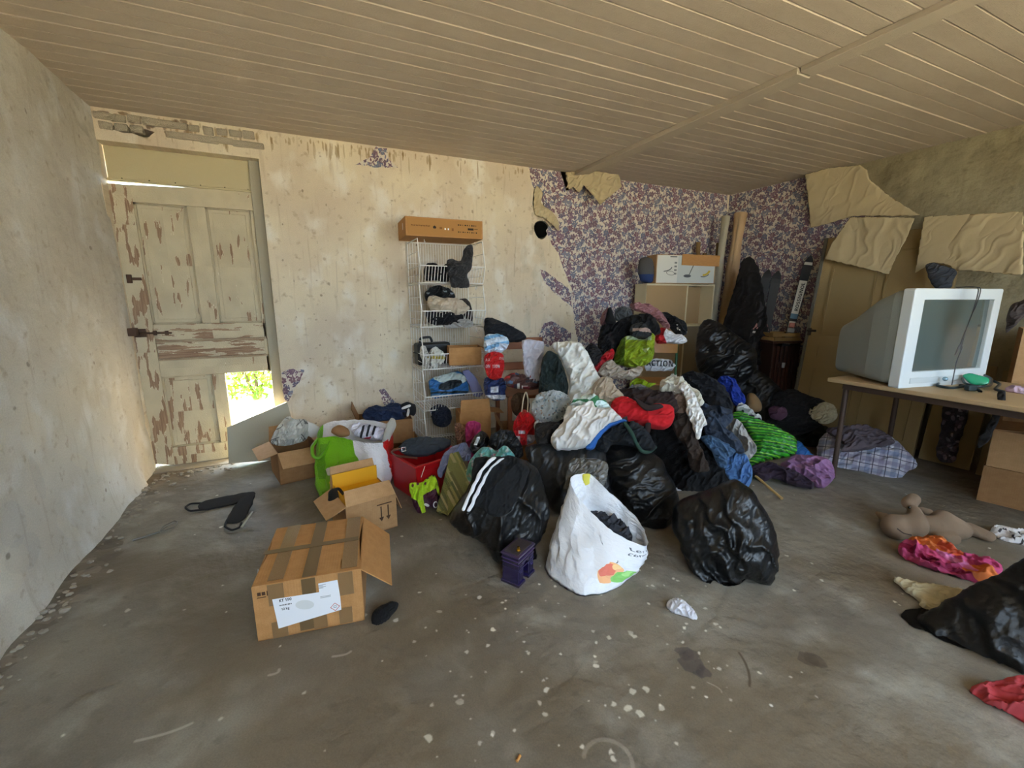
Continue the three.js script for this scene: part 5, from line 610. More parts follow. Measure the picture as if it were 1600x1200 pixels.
puff('beige_clothes', 'crumpled cream blouse on top of the heap behind the white scarf', 'clothes', { o: [2.276, 0.684, -2.2], turn: -0.802, tip: 0.593, p: [-106, 1, -92, 42, -18, 87, 33, 71, 77, 35, 153, -16, 188, -88, 150, -124, 82, -70, -18, -50, -85, -46] }, CREAM, { t: 0.06, b: 0.06, folds: F(10, 1.4) });
puff('tan_clothes', 'brownish tan garment below the cream blouse', 'clothes', { o: [2.263, 0.584, -2.16], turn: -0.809, tip: 0.593, p: [-92, 1, -55, 62, 28, 79, 65, 16, 77, -58, 14, -83, -21, -49] }, cloth('#7d6555'), { t: 0.05, b: 0.08, folds: F(20) });
{
  const T = thing('red_bag', 'red padded bag with dark straps lying on top of the heap', 'bag', [1.913, 0.549, -2.1]);
  adopt(T, puffMesh('x', { o: [1.913, 0.549, -2.1], turn: -0.739, tip: 0.593, p: [-209, 27, -197, 83, -141, 119, -66, 102, 9, 63, 87, 86, 157, 87, 189, 51, 183, -19, 140, -74, 70, -72, -57, -49, -146, -35, -201, -17] }, cloth('#c4161f'), { t: 0.07, b: 0.08, folds: F(0, 0.5), pw: 0.4 }), 'padding');
  for (const q of [{ o: [1.881, 0.636, -2.03], turn: -0.747, tip: 0.524, p: [-88, 44, -56, 38, -8, 8, 67, 18, 91, -1, 39, -26, -21, -27] }, { o: [1.696, 0.574, -2.02], turn: -0.698, tip: 0.593, p: [-15, 3, 14, 18, 20, -27, -5, -45] }, { o: [1.887, 0.51, -2.02], turn: -0.751, tip: 0.593, p: [-20, 11, 14, 23, 14, -45, -9, -51] }]) adopt(T, puffMesh('x', q, cloth('#2a1d1c'), { t: 0.012, b: 0.02, folds: [], pw: 0.3, cell: 0.004 }), numbered('strap'));
}
{
  const T = thing('sweatshirt', 'large off-white sweatshirt with a blue hem across the front of the heap', 'sweatshirt', [1.501, 0.542, -2.08]);
  adopt(T, puffMesh('x', { o: [1.515, 0.535, -2.1], turn: -0.625, tip: 0.524, p: [-246, -114, -233, -73, -175, 10, -163, 72, -142, 119, -70, 114, -9, 154, 23, 110, 116, 107, 177, 46, 103, 10, 36, -57, -22, -131, -89, -151, -150, -159, -212, -159] }, cloth('#dfd9d1'), { t: 0.09, b: 0.09, folds: [[0.016, 0.11, 55, 3], [0.007, 0.05, 60, 3], [0.002, 0.02, 50, 2]], pw: 0.38 }), 'body');
  adopt(T, puffMesh('x', { o: [1.56, 0.508, -2.03], turn: -0.655, tip: 0.524, p: [98, 85, 121, 75, 40, 38, -25, -33, -59, -101, -108, -109, -55, -27, 17, 48] }, cloth('#2c63ad'), { t: 0.03, b: 0.05, folds: [], pw: 0.3 }), 'blue_hem');
}
puff('navy_garment', 'black garment with a green drawstring below the red bag', 'clothes', { o: [1.642, 0.452, -1.98], turn: -0.692, tip: 0.559, p: [-148, -52, -115, 22, -50, 92, 24, 130, 107, 112, 167, 53, 198, -29, 112, -37, 19, -14, -55, -20, -79, -69] }, cloth('#15181d'), { t: 0.07, b: 0.12, folds: F(30) });
single('green_strap', 'dark green strap curving over the black garment below the red bag', 'strap', (() => { const c = new THREE.CatmullRomCurve3([[1.617, 0.588, -1.93], [1.63, 0.542, -1.88], [1.654, 0.479, -1.86], [1.687, 0.431, -1.85], [1.764, 0.405, -1.87], [1.841, 0.415, -1.9]].map((p) => V(...p))); const g = new THREE.TubeGeometry(c, 30, 0.011, 8); return g; })(), cloth('#1f3a2e'));
puff('dark_blanket', 'very dark brown blanket lying across the heap behind the red bag', 'blanket', { o: [2.07, 0.607, -2.25], turn: -0.744, tip: 0.663, p: [-242, 47, -112, 76, 81, 70, 164, 61, 208, -55, 86, -65, -40, -47, -149, -7] }, BROWN, { t: 0.06, b: 0.12, folds: F(5) });
puff('green_mesh_bag', 'white and green laundry net on the heap above the sweatshirt', 'laundry net', { o: [1.596, 0.632, -2.22], turn: -0.623, tip: 0.628, p: [-148, -34, -102, 31, -30, 61, 35, 46, 100, 5, 132, -37, 21, -43, -83, -39] }, mat({ map: draw(256, 128, (g) => { g.fillStyle = '#cfe0dd'; g.fillRect(0, 0, 256, 128); g.strokeStyle = '#3f7a50'; g.lineWidth = 22; g.beginPath(); g.arc(70, 150, 90, 3.3, 6.2); g.stroke(); g.beginPath(); g.moveTo(120, 128); g.lineTo(170, 20); g.stroke(); g.beginPath(); g.arc(190, 150, 100, 3.5, 5.8); g.stroke(); }), roughness: 0.9 }), { t: 0.05, b: 0.08, folds: F(0), fit: true });
puff('beige_fleece', 'fuzzy beige fleece on the heap between white sheet and laundry net', 'fleece', { o: [1.852, 0.66, -2.38], turn: -0.661, tip: 0.524, p: [-129, -44, -107, 51, -57, 101, 14, 95, 42, 30, 95, -23, 56, -126, -25, -112, -92, -70] }, cloth('#b9a68f', { bumpMap: rep(grainBump, 3), bumpScale: 0.004 }), { t: 0.08, b: 0.1, folds: F(40, 0.6) });
puff('white_sheet', 'long crumpled white bed sheet hanging from the chair over the back of the heap', 'sheet', { o: [1.776, 0.728, -2.6], turn: -0.599, tip: 0.279, p: [-232, 241, -148, 261, -31, 254, 31, 189, 70, 105, 128, 4, 256, -75, 319, -119, 240, -140, 118, -136, 76, -230, -15, -256, -84, -236, -96, -153, -91, -50, -122, 53, -172, 147] }, cloth('#e6e3da'), { t: 0.09, b: 0.08, folds: [[0.02, 0.1, 60, 3], [0.01, 0.045, 40, 2.5], [0.003, 0.02, 60, 2]], pw: 0.4 });
puff('green_jacket', 'dark bottle-green jacket hanging between the chair and the white sheet', 'jacket', { o: [1.604, 0.722, -2.72], turn: -0.533, tip: 0.244, p: [-83, 141, -37, 198, 30, 161, 79, 58, 108, -45, 101, -139, 26, -164, -67, -199, -106, -120, -99, 22] }, cloth('#1f2b29'), { t: 0.08, b: 0.1, folds: F(80, 1.2) });
puff('floral_bundle', 'white bundle with small grey flowers below the dark jacket', 'bundle', { o: [1.464, 0.546, -2.5], turn: -0.53, tip: 0.489, p: [-141, 15, -108, 89, -33, 127, 77, 120, 130, 57, 114, -42, 28, -97, -72, -100, -121, -57] }, mat({ map: draw(256, 256, (g) => { g.fillStyle = '#cfd3d2'; g.fillRect(0, 0, 256, 256); const r = rng(15); for (let i = 0; i < 90; i++) { g.fillStyle = ['#6f7d80', '#9fb0b5', '#b89a83', '#8a99a0'][i % 4]; g.beginPath(); g.ellipse(256 * r(), 256 * r(), 3 + 7 * r(), 2 + 5 * r(), 3 * r(), 0, 7); g.fill(); } }), roughness: 0.6, bumpMap: rep(crinkleBump, 6), bumpScale: 0.003 }), { t: 0.09, b: 0.1, folds: F(30, 1), uv: 0.25 });
puff('black_clothes', 'charcoal clothes under the floral bundle and the sweatshirt', 'clothes', { o: [1.318, 0.442, -2.3], turn: -0.52, tip: 0.524, p: [-71, 73, 60, 85, 133, 129, 101, 36, 45, -40, -19, -82, -68, -59] }, cloth('#2a2523'), { t: 0.08, b: 0.15, folds: F(20) });
puff('black_clothes', 'large black garment on the upper right of the heap with a tiny white print', 'clothes', { o: [2.716, 0.622, -2.35], turn: -0.857, tip: 0.593, p: [-172, 56, -111, 117, -18, 113, 95, 57, 170, -21, 218, -130, 196, -189, 101, -174, 10, -132, -60, -43] }, BLK2, { t: 0.09, b: 0.15, folds: F(-35, 1.2) });
puff('blue_garment', 'royal blue garment on the heap below the stacked bin bags', 'clothes', { o: [3.165, 0.526, -2.45], turn: -0.912, tip: 0.524, p: [-107, 105, -50, 134, 20, 105, 76, 8, 118, -60, 85, -114, 28, -110, -55, -40, -100, 24] }, cloth('#12308a'), { t: 0.07, b: 0.08, folds: F(-50, 1) });
puff('tan_ball', 'round tan cushion beside the royal blue garment', 'cushion', { o: [3.401, 0.413, -2.4], turn: -0.956, tip: 0.349, p: [-62, 37, -37, 85, 13, 68, 58, -4, 53, -60, -2, -78, -45, -39] }, cloth('#7f6443'), { t: 0.07, b: 0.07, folds: [] });
puff('white_clothes', 'small black and white crumpled garment above the green striped pack', 'clothes', { o: [3.074, 0.388, -2.2], turn: -0.95, tip: 0.593, p: [-95, 52, -63, 101, -7, 75, 42, 27, 86, 12, 82, -41, 29, -28, -45, 4] }, mat({ map: draw(128, 128, (g) => { g.fillStyle = '#b9bab8'; g.fillRect(0, 0, 128, 128); g.fillStyle = '#1b1b1e'; const r = rng(19); for (let i = 0; i < 12; i++) { g.beginPath(); g.ellipse(128 * r(), 128 * r(), 6 + 16 * r(), 4 + 10 * r(), 3 * r(), 0, 7); g.fill(); } }), roughness: 0.9 }), { t: 0.05, b: 0.06, folds: F(20), uv: 0.2 });
puff('trash_bag', 'black bin bag stacked in front of the dark skis, upper of the two there', 'bag', { o: [3.436, 0.841, -2.75], turn: -0.896, tip: 0.209, p: [-256, -104, -260, 77, -239, 210, -168, 271, -45, 215, 121, 93, 241, -5, 246, -187, 155, -297, -26, -313, -174, -278] }, BLACKBAG, { t: 0.16, b: 0.16, folds: FB(40), pw: 0.42 });
puff('trash_bag', 'dull black bin bag spread below the upper bag, in front of the dark cabinet', 'bag', { o: [3.737, 0.395, -2.6], turn: -0.963, tip: 0.314, p: [-541, 131, -372, 179, -162, 290, 31, 215, 181, 80, 284, -84, 252, -273, 103, -272, -66, -129, -238, -27, -468, 10] }, BLACKBAG_MATT, { t: 0.13, b: 0.25, folds: FB(60), pw: 0.42 });
puff('black_clothes', 'black clothes spread on the floor in front of the old panelled door', 'clothes', { o: [3.792, 0.337, -2.3], turn: -1.026, tip: 0.454, p: [-209, -90, -181, 94, -43, 183, 89, 140, 220, 100, 256, -7, 155, -158, -22, -234, -169, -214] }, BLK, { t: 0.09, b: 0.2, folds: F(20) });
puff('green_clothes', 'very dark green clothes spread on the floor behind the green striped pack', 'clothes', { o: [3.975, 0.02, -2.29], turn: -1.048, tip: 0.593, p: [-362, 157, -226, 213, 4, 188, 198, 148, 153, 31, 116, -67, -17, -65, -177, 28, -330, 77] }, DKGREEN, { t: 0.07, b: 0.1, folds: F(10, 1.4) });
puff('cream_rag', 'crumpled cream bag on top of the dark clothes next to the table', 'bag', { o: [3.865, 0.348, -2.1], turn: -1.073, tip: 0.419, p: [-104, -33, -85, 37, -27, 80, 42, 90, 92, 31, 92, -45, 28, -89, -53, -81] }, cloth('#b9ad8e'), { t: 0.07, b: 0.06, folds: [[0.014, 0.05, 40, 2], [0.006, 0.022, 60, 2]] });
puff('mauve_cloth', 'small dusty mauve cloth lying on the dark clothes', 'cloth', { o: [3.601, 0.325, -2.32], turn: -0.998, tip: 0.559, p: [-69, 20, -25, 56, 52, 49, 76, -6, 34, -59, -43, -48] }, cloth('#5d3d52'), { t: 0.05, b: 0.04, folds: F(10) });
puff('black_clothes', 'black clothes filling the middle of the heap behind the brown trousers', 'clothes', { o: [2.394, 0.309, -2.25], turn: -0.816, tip: 0.593, p: [-237, 125, -59, 195, 162, 217, 298, -11, 226, -252, -21, -312, -209, -173] }, BLK, { t: 0.1, b: 0.2, folds: F(20) });

// ---------------------------------------------------------------- left side of the floor
{
  const blk = cloth('#211f20'), T = thing('folded_strap', 'black padded strap with loop ends folded to a corner on the bare floor', 'strap', [-0.52, 0, -3.02]);
  adopt(T, puffMesh('x', { o: [-0.584, 0.012, -3.119], turn: 0.185, tip: 1.431, p: [-113, 60, 154, 54, 168, 3, 80, -51, -109, -37] }, blk, { t: 0.012, b: 0.01, folds: [], pw: 0.25 }), 'band'); adopt(T, puffMesh('x', { o: [-0.471, 0.02, -2.909], turn: 0.16, tip: 1.292, p: [4, 105, 88, 143, 68, 46, -5, -110, -79, -66] }, blk, { t: 0.014, b: 0.01, folds: [], pw: 0.25 }), 'band');
  for (const q of [[[-0.701, 0.012, -3.163], [-0.773, 0.012, -3.187], [-0.79, 0.012, -3.138], [-0.755, 0.012, -3.076], [-0.683, 0.012, -3.061]], [[-0.532, 0.012, -2.818], [-0.527, 0.012, -2.76], [-0.488, 0.012, -2.704], [-0.453, 0.012, -2.718], [-0.449, 0.012, -2.772]]]) { const g = tube(q, 0.006, 24, 7); const m = part(scene, 'x', g, blk); adopt(T, m, numbered('loop')); }
  single('plastic_strip', 'pale plastic strip leaning on the folded black strap', 'strip', (() => { const a = [-0.443, 0.01, -2.717], b = [-0.394, 0.05, -2.81]; return merge([rod(a, b, 0.006, 6), rod(a.map((v) => v + 0.006), b.map((v) => v + 0.004), 0.004, 6)]); })(), mat({ color: hex('#b9b6a8'), roughness: 0.4 }));
  const W = thing('wire_whisk', 'thin grey wire beater with a long loop lying near the left wall', 'whisk', [-0.888, 0, -2.882]), steel = mat({ color: hex('#77746c'), metalness: 0.7, roughness: 0.4 });
  adopt(W, part(scene, 'x', rod([-0.962, 0.008, -2.815], [-0.854, 0.01, -2.855], 0.006, 8), steel), 'handle'); adopt(W, part(scene, 'x', tube([[-0.854, 0.01, -2.855], [-0.848, 0.012, -2.917], [-0.81, 0.012, -2.964], [-0.789, 0.012, -2.938], [-0.797, 0.012, -2.878], [-0.854, 0.01, -2.855]], 0.003, 40, 6), steel), 'loop'); adopt(W, part(scene, 'x', tube([[-0.847, 0.02, -2.833], [-0.816, 0.03, -2.867], [-0.795, 0.02, -2.924]], 0.0025, 20, 6), steel), 'loop_001');
}
// ---------------------------------------------------------------- what the boxes hold
const newsprint = draw(256, 256, (g) => { g.fillStyle = '#d4d1c8'; g.fillRect(0, 0, 256, 256); const r = rng(22); for (let i = 0; i < 26; i++) { g.strokeStyle = '#6c6a66'; g.lineWidth = 2 + 5 * r(); g.beginPath(); g.moveTo(256 * r(), 256 * r()); g.quadraticCurveTo(256 * r(), 256 * r(), 256 * r(), 256 * r()); g.stroke(); } g.fillStyle = '#8d8f92'; g.fillRect(170, 120, 30, 50); });
puff('printed_paper_bag', 'white paper bag with dark line print standing in the cardboard box by the grey board', 'bag', { o: [-0.181, 0.306, -3.46], turn: 0.052, tip: 0.314, p: [-132, -46, -109, 35, -53, 102, -8, 143, 48, 108, 108, 100, 118, 21, 93, -52, -28, -71] }, mat({ map: newsprint, roughness: 0.7, bumpMap: rep(crinkleBump, 3), bumpScale: 0.003 }), { t: 0.06, b: 0.05, folds: F(60, 1.2), uv: 0.3 });
puff('white_paper', 'folded sheet of white paper at the right of the printed paper bag', 'paper', { o: [-0.03, 0.314, -3.5], turn: 0.008, tip: 0.244, p: [-54, 84, -13, 60, 42, 19, 36, -53, -14, -57, -47, -33] }, cloth('#deded8'), { t: 0.01, b: 0.01, folds: [], pw: 0.2, corner: true });
puff('blue_jeans', 'dark blue jeans and navy clothes heaped in the cardboard box against the wall', 'clothes', { o: [0.541, 0.318, -3.66], turn: -0.147, tip: 0.419, p: [-199, 15, -167, 67, -94, 95, -22, 79, 43, 107, 147, 78, 175, 9, 118, -42, -49, -51, -151, -32] }, cloth('#22304f'), { t: 0.09, b: 0.1, folds: F(-30, 1.3) });
{
  const T = thing('sneaker', 'black sneaker with white stripes lying on the jeans in the cardboard box', 'shoe', [0.708, 0.369, -3.6]);
  adopt(T, puffMesh('x', { o: [0.708, 0.369, -3.6], turn: -0.194, tip: 0.349, p: [-73, 4, -51, 47, 3, 65, 55, 40, 63, -15, 40, -57, 8, -44, -24, -64, -54, -40] }, cloth('#131316'), { t: 0.05, b: 0.04, folds: [] }), 'upper'); for (const q of [{ o: [0.697, 0.383, -3.545], turn: -0.194, tip: 0.349, p: [-51, 24, 12, 42, 22, 26, -46, 3] }, { o: [0.698, 0.382, -3.55], turn: -0.194, tip: 0.349, p: [-10, 1, 11, 5, 3, -54, -13, -53] }]) adopt(T, puffMesh('x', q, cloth('#dcdcd8'), { t: 0.006, b: 0.01, folds: [], cell: 0.003 }), numbered('stripe'));
}
puff('black_shoe', 'dark round-toed slipper standing in the small box with printed arrows', 'slipper', { o: [0.059, 0.156, -2.5], turn: -0.024, tip: 0.314, p: [-43, 8, -36, 60, -10, 81, 26, 75, 51, 41, 50, -13, 36, -61, 5, -69, -27, -49] }, cloth('#1a1714', { bumpMap: rep(weaveBump, 30), bumpScale: 0.002 }), { t: 0.05, b: 0.05, folds: [], pw: 0.45 });
// green, white and red carrier bag
{
  const T = thing('shopping_bag', 'large green white and red shopping bag standing between the boxes', 'bag', [0.24, 0, -2.98]);
  const tex = draw(1024, 512, (g, w, h) => { g.fillStyle = '#e3e0e2'; g.fillRect(0, 0, w, h); g.fillStyle = '#6fae16'; g.fillRect(0, 0, w * 0.235, h); g.fillRect(w * 0.9, 0, w * 0.1, h); g.fillStyle = '#c9211f'; g.fillRect(w * 0.43, 0, w * 0.12, h); g.fillStyle = '#558f10'; g.fillRect(w * 0.02, h * 0.1, w * 0.05, h * 0.5); g.fillStyle = '#d6c63a'; g.beginPath(); g.ellipse(w * 0.1, h * 0.72, 16, 70, 0.15, 0, 7); g.fill(); g.fillStyle = '#d9d7cf'; g.beginPath(); g.ellipse(w * 0.1, h * 0.5, 20, 26, 0, 0, 7); g.fill(); });
  openBag(T, 'bag_wall', [[0.0, 0, -2.82], [0.09, 0, -2.74], [0.2, 0, -2.76], [0.33, 0, -2.82], [0.42, 0, -2.95], [0.42, 0, -3.1], [0.28, 0, -3.2], [0.1, 0, -3.16], [0.0, 0, -3.0]], [[-0.003, 0.345, -3.182], [0.09, 0.35, -3.152], [0.199, 0.34, -3.058], [0.3, 0.335, -2.953], [0.4, 0.34, -2.919], [0.498, 0.37, -3.125], [0.409, 0.39, -3.256], [0.238, 0.4, -3.354], [0.052, 0.39, -3.366]], mat({ map: tex, roughness: 0.3, side: THREE.DoubleSide, bumpMap: rep(crinkleBump, 4, 2), bumpScale: 0.003 }), { wr: 0.016, bulge: 0.02, seed: 9, fold: 1.7 });
  const hm = mat({ color: hex('#63a017'), roughness: 0.4, side: THREE.DoubleSide }); adopt(T, part(scene, 'x', tube([[-0.004, 0.33, -3.201], [-0.044, 0.31, -3.106], [-0.044, 0.27, -3.036], [-0.011, 0.25, -3.027], [0.032, 0.27, -3.081], [0.071, 0.32, -3.138]], 0.011, 40, 8), hm), 'handle');
}
puff('white_fleece', 'white fluffy fleece sleeve hanging out of the shopping bag', 'fleece', { o: [0.448, 0.398, -2.98], turn: -0.149, tip: 0.175, p: [-51, -76, -35, -15, -6, 54, 22, 83, 47, 68, 44, 14, 15, -37, -13, -79] }, cloth('#d8d3c6', { bumpMap: rep(grainBump, 4), bumpScale: 0.006 }), { t: 0.035, b: 0.03, folds: [] });
puff('printed_shirt', 'white shirt with a thick black print in the shopping bag', 'clothes', { o: [0.303, 0.381, -3.06], turn: -0.099, tip: 0.524, p: [-99, 24, -80, 68, -5, 60, 87, 23, 137, -9, 106, -71, 22, -53, -60, -26] }, mat({ map: draw(256, 128, (g) => { g.fillStyle = '#cbc6cf'; g.fillRect(0, 0, 256, 128); g.strokeStyle = '#231f22'; g.lineWidth = 16; g.lineCap = 'round'; for (let i = 0; i < 3; i++) { g.beginPath(); g.moveTo(70 + i * 42, 90); g.lineTo(95 + i * 42, 30); g.stroke(); } g.fillStyle = '#a8283a'; g.fillRect(60, 100, 80, 9); }), roughness: 0.9 }), { t: 0.04, b: 0.08, folds: F(20, 0.8), fit: true });
puff('tan_cloth', 'tan fleece cloth in the left half of the shopping bag', 'cloth', { o: [0.144, 0.41, -3.08], turn: -0.047, tip: 0.524, p: [-62, -11, -43, 28, 6, 31, 46, 4, 50, -42, 1, -45] }, cloth('#8b6440'), { t: 0.03, b: 0.06, folds: [] });
puff('woven_bag', 'dark grey woven handbag lying in the red crate', 'handbag', { o: [0.654, 0.293, -2.85], turn: -0.225, tip: 0.593, p: [-172, -10, -128, 41, -50, 63, 81, 54, 187, 33, 180, -8, 120, -41, -11, -71, -105, -60] }, cloth('#3b4249', { bumpMap: rep(weaveBump, 14), bumpScale: 0.006 }), { t: 0.06, b: 0.08, folds: F(0, 0.5) });
{ const b = scene.children[scene.children.length - 1]; const root = new THREE.Group(); scene.remove(b); root.name = b.name; root.position.copy(b.position); tag(root, b.userData.label, 'handbag'); scene.add(root); b.userData = {}; adopt(root, b, 'pouch'); adopt(root, part(scene, 'x', tube([[0.509, 0.31, -2.821], [0.432, 0.3, -2.818], [0.461, 0.27, -2.801], [0.573, 0.27, -2.697]], 0.007, 24, 7), mat({ color: hex('#5a2f24'), roughness: 0.5 })), 'strap'); adopt(root, part(scene, 'x', new THREE.TorusGeometry(0.018, 0.004, 6, 4).rotateZ(0.78), mat({ color: hex('#c9c9c9'), metalness: 0.9, roughness: 0.25 }), [0.497, 0.33, -2.737]), 'buckle'); }
puff('sports_top', 'lime and maroon sports top crumpled against the front of the red crate', 'clothes', { o: [0.58, 0.03, -2.49], turn: -0.229, tip: 0.593, p: [-105, 144, -34, 146, 40, 184, 71, 153, 82, 63, 86, -8, 46, -20, 0, -12, -18, -60, -52, -49, -78, -8, -99, 56] }, mat({ map: draw(256, 256, (g) => { g.fillStyle = '#4a1a33'; g.fillRect(0, 0, 256, 256); g.fillStyle = '#b8dc2a'; g.beginPath(); g.moveTo(0, 0); g.lineTo(190, 0); g.lineTo(215, 90); g.lineTo(110, 130); g.lineTo(110, 150); g.lineTo(130, 256); g.lineTo(100, 250); g.lineTo(60, 160); g.lineTo(0, 130); g.fill(); g.beginPath(); g.moveTo(210, 0); g.lineTo(256, 130); g.lineTo(230, 140); g.lineTo(190, 20); g.fill(); g.fillStyle = '#5b1f3a'; for (const [x, y] of [[70, 50], [130, 56], [30, 60], [150, 20]]) { g.beginPath(); g.arc(x, y, 10, 0, 7); g.fill(); } g.fillStyle = '#e8e8e8'; g.font = 'bold 44px sans-serif'; g.beginPath(); g.ellipse(135, 190, 22, 9, 0.3, 0, 7); g.fill(); g.beginPath(); g.arc(205, 195, 20, 0, 7); g.fill(); g.fillStyle = '#4a1a33'; g.beginPath(); g.arc(206, 196, 13, 0, 7); g.fill(); }), roughness: 0.6 }), { t: 0.05, b: 0.04, folds: F(60, 0.9), fit: true });
{ const t = { o: [0.676, 0.02, -2.375], turn: -0.277, tip: 0.733, p: [-65, 5, -18, 181, 28, 362, 78, 373, 150, 182, 115, 119, -1, -23] }; const s = new THREE.Shape(); for (let i = 0; i < t.p.length; i += 2) s[i ? 'lineTo' : 'moveTo'](t.p[i] / 1000, t.p[i + 1] / 1000);
  const tex = draw(256, 256, (g) => { g.fillStyle = '#6f7132'; g.fillRect(0, 0, 256, 256); const r = rng(33); for (let i = 0; i < 22; i++) { g.save(); g.translate(256 * r(), 256 * r()); g.rotate(1.15); g.fillStyle = ['#8e8a48', '#585a22', '#a39a63', '#4c5520'][i % 4]; g.fillRect(-90, -6, 180, 8 + 10 * r()); g.restore(); } g.fillStyle = '#d5d28a'; g.font = 'bold 44px sans-serif'; g.fillText('XL', 100, 50); });
  single('flat_pack', 'glossy olive green flat pack marked XL leaning between crate and bin bag', 'pack', uvMetres(new THREE.ExtrudeGeometry(s, { depth: 0.03, bevelEnabled: true, bevelSize: 0.004, bevelThickness: 0.004, bevelSegments: 2 }), 0.3), mat({ map: tex, roughness: 0.25, clearcoat: 0.6, bumpMap: rep(crinkleBump, 2), bumpScale: 0.002 }), t.o, [-t.tip, t.turn, 0]); }
puff('lilac_shirt', 'pale lilac shirt hanging over the right rim of the red crate', 'shirt', { o: [0.792, 0.253, -2.62], turn: -0.294, tip: 0.454, p: [-106, -93, -84, -12, -32, 69, 37, 99, 88, 106, 119, 44, 100, -14, 33, -18, -35, -48, -77, -111] }, cloth('#8b8fb0'), { t: 0.05, b: 0.07, folds: F(50, 1) });
puff('turquoise_bag', 'turquoise floral plastic bag behind the three-striped jacket', 'bag', { o: [0.882, 0.369, -2.2], turn: -0.381, tip: 0.384, p: [-136, -69, -99, 31, -40, 88, 12, 80, 41, 65, 79, 94, 109, 78, 145, 19, 55, -30, -55, -42, -100, -134] }, mat({ map: draw(256, 256, (g) => { g.fillStyle = '#7fc4bd'; g.fillRect(0, 0, 256, 256); const r = rng(44); for (let i = 0; i < 70; i++) { g.fillStyle = ['#d9e6e2', '#c98aa0', '#5fa9a4', '#a9b8a8', '#e6d8d8'][i % 5]; g.beginPath(); g.ellipse(256 * r(), 256 * r(), 5 + 12 * r(), 4 + 8 * r(), 3 * r(), 0, 7); g.fill(); } }), roughness: 0.3, bumpMap: rep(crinkleBump, 4), bumpScale: 0.003 }), { t: 0.06, b: 0.1, folds: F(60, 1), uv: 0.22 });
puff('black_shoe', 'shiny black boot with white lettering behind the lilac shirt', 'shoe', { o: [0.965, 0.373, -2.55], turn: -0.362, tip: 0.419, p: [-76, -40, -58, 10, -16, 59, 18, 67, 51, 32, 41, -26, -1, -58, -43, -82] }, film('#131415', { roughness: 0.25 }), { t: 0.06, b: 0.06, folds: F(20, 0.4) });
{ const b = scene.children[scene.children.length - 1], lab = mat({ map: draw(128, 64, (g) => { g.fillStyle = '#16171a'; g.fillRect(0, 0, 128, 64); g.fillStyle = '#e8e8e8'; g.fillRect(4, 8, 120, 48); g.fillStyle = '#222'; for (let i = 0; i < 7; i++) g.fillRect(10 + i * 16, 16, 9, 32); }), roughness: 0.5 }); const q = puffMesh('x', { o: [0.917, 0.418, -2.48], turn: -0.354, tip: 0.419, p: [-29, -32, -4, 20, 12, 12, -13, -44] }, lab, { t: 0.004, b: 0.01, folds: [], fit: true, cell: 0.004 }); scene.add(q); adopt(b, q, 'lettered_tag'); }
puff('black_clothes', 'black leather-like clothes between the turquoise bag and the torn cardboard box', 'clothes', { o: [1.073, 0.388, -2.45], turn: -0.413, tip: 0.454, p: [-95, -16, -70, 42, -12, 75, 63, 66, 112, -1, 135, -91, 85, -107, 29, -41, -37, -57] }, film('#161617', { roughness: 0.5 }), { t: 0.07, b: 0.12, folds: F(40) });
puff('magenta_cloth', 'magenta pink woollen cloth bundled in front of the upright brown box', 'cloth', { o: [1.042, 0.348, -2.95], turn: -0.339, tip: 0.349, p: [-47, 1, -28, 39, 25, 52, 67, 17, 69, -106, 46, -284, -29, -281, -44, -103] }, cloth('#b8346f', { bumpMap: rep(grainBump, 3), bumpScale: 0.004 }), { t: 0.05, b: 0.05, folds: F(70, 1) });
puff('clear_bag', 'crumpled clear plastic bag with red content beside the magenta cloth', 'bag', { o: [1.048, 0.241, -3.2], turn: -0.316, tip: 0.349, p: [-60, 58, -19, 78, 21, 35, 50, -48, 37, -159, -24, -167, -52, -44] }, film('#b98f78', { transmission: 0.4, thickness: 0, roughness: 0.2 }), { t: 0.04, b: 0.04, folds: [[0.008, 0.03, 60, 2], [0.003, 0.015, 30, 2]] });
{
  const T = thing('red_carrier_bag', 'red and white gift bag with cord handles between chair and bin bags', 'bag', [1.284, 0.419, -2.55]); const tex = draw(128, 256, (g) => { g.fillStyle = '#c8141c'; g.fillRect(0, 0, 128, 256); g.fillStyle = '#d9d5dc'; g.fillRect(0, 190, 40, 66); g.fillRect(78, 180, 50, 76); g.fillRect(30, 150, 36, 24); g.fillStyle = '#9aa0b8'; g.fillRect(10, 210, 20, 46); });
  adopt(T, puffMesh('x', { o: [1.284, 0.419, -2.55], turn: -0.466, tip: 0.314, p: [-79, 25, -53, 87, -10, 131, 43, 105, 74, 44, 75, -60, 53, -95, 9, -113, -34, -104, -70, -53] }, mat({ map: tex, roughness: 0.4, bumpMap: rep(crinkleBump, 4), bumpScale: 0.002 }), { t: 0.06, b: 0.06, folds: F(70, 1), fit: true }), 'body'); adopt(T, part(scene, 'x', tube([[1.249, 0.545, -2.53], [1.273, 0.636, -2.55], [1.297, 0.675, -2.56], [1.307, 0.619, -2.55], [1.293, 0.54, -2.53]], 0.004, 30, 6), cloth('#b7a58a')), 'cord_handle');
}
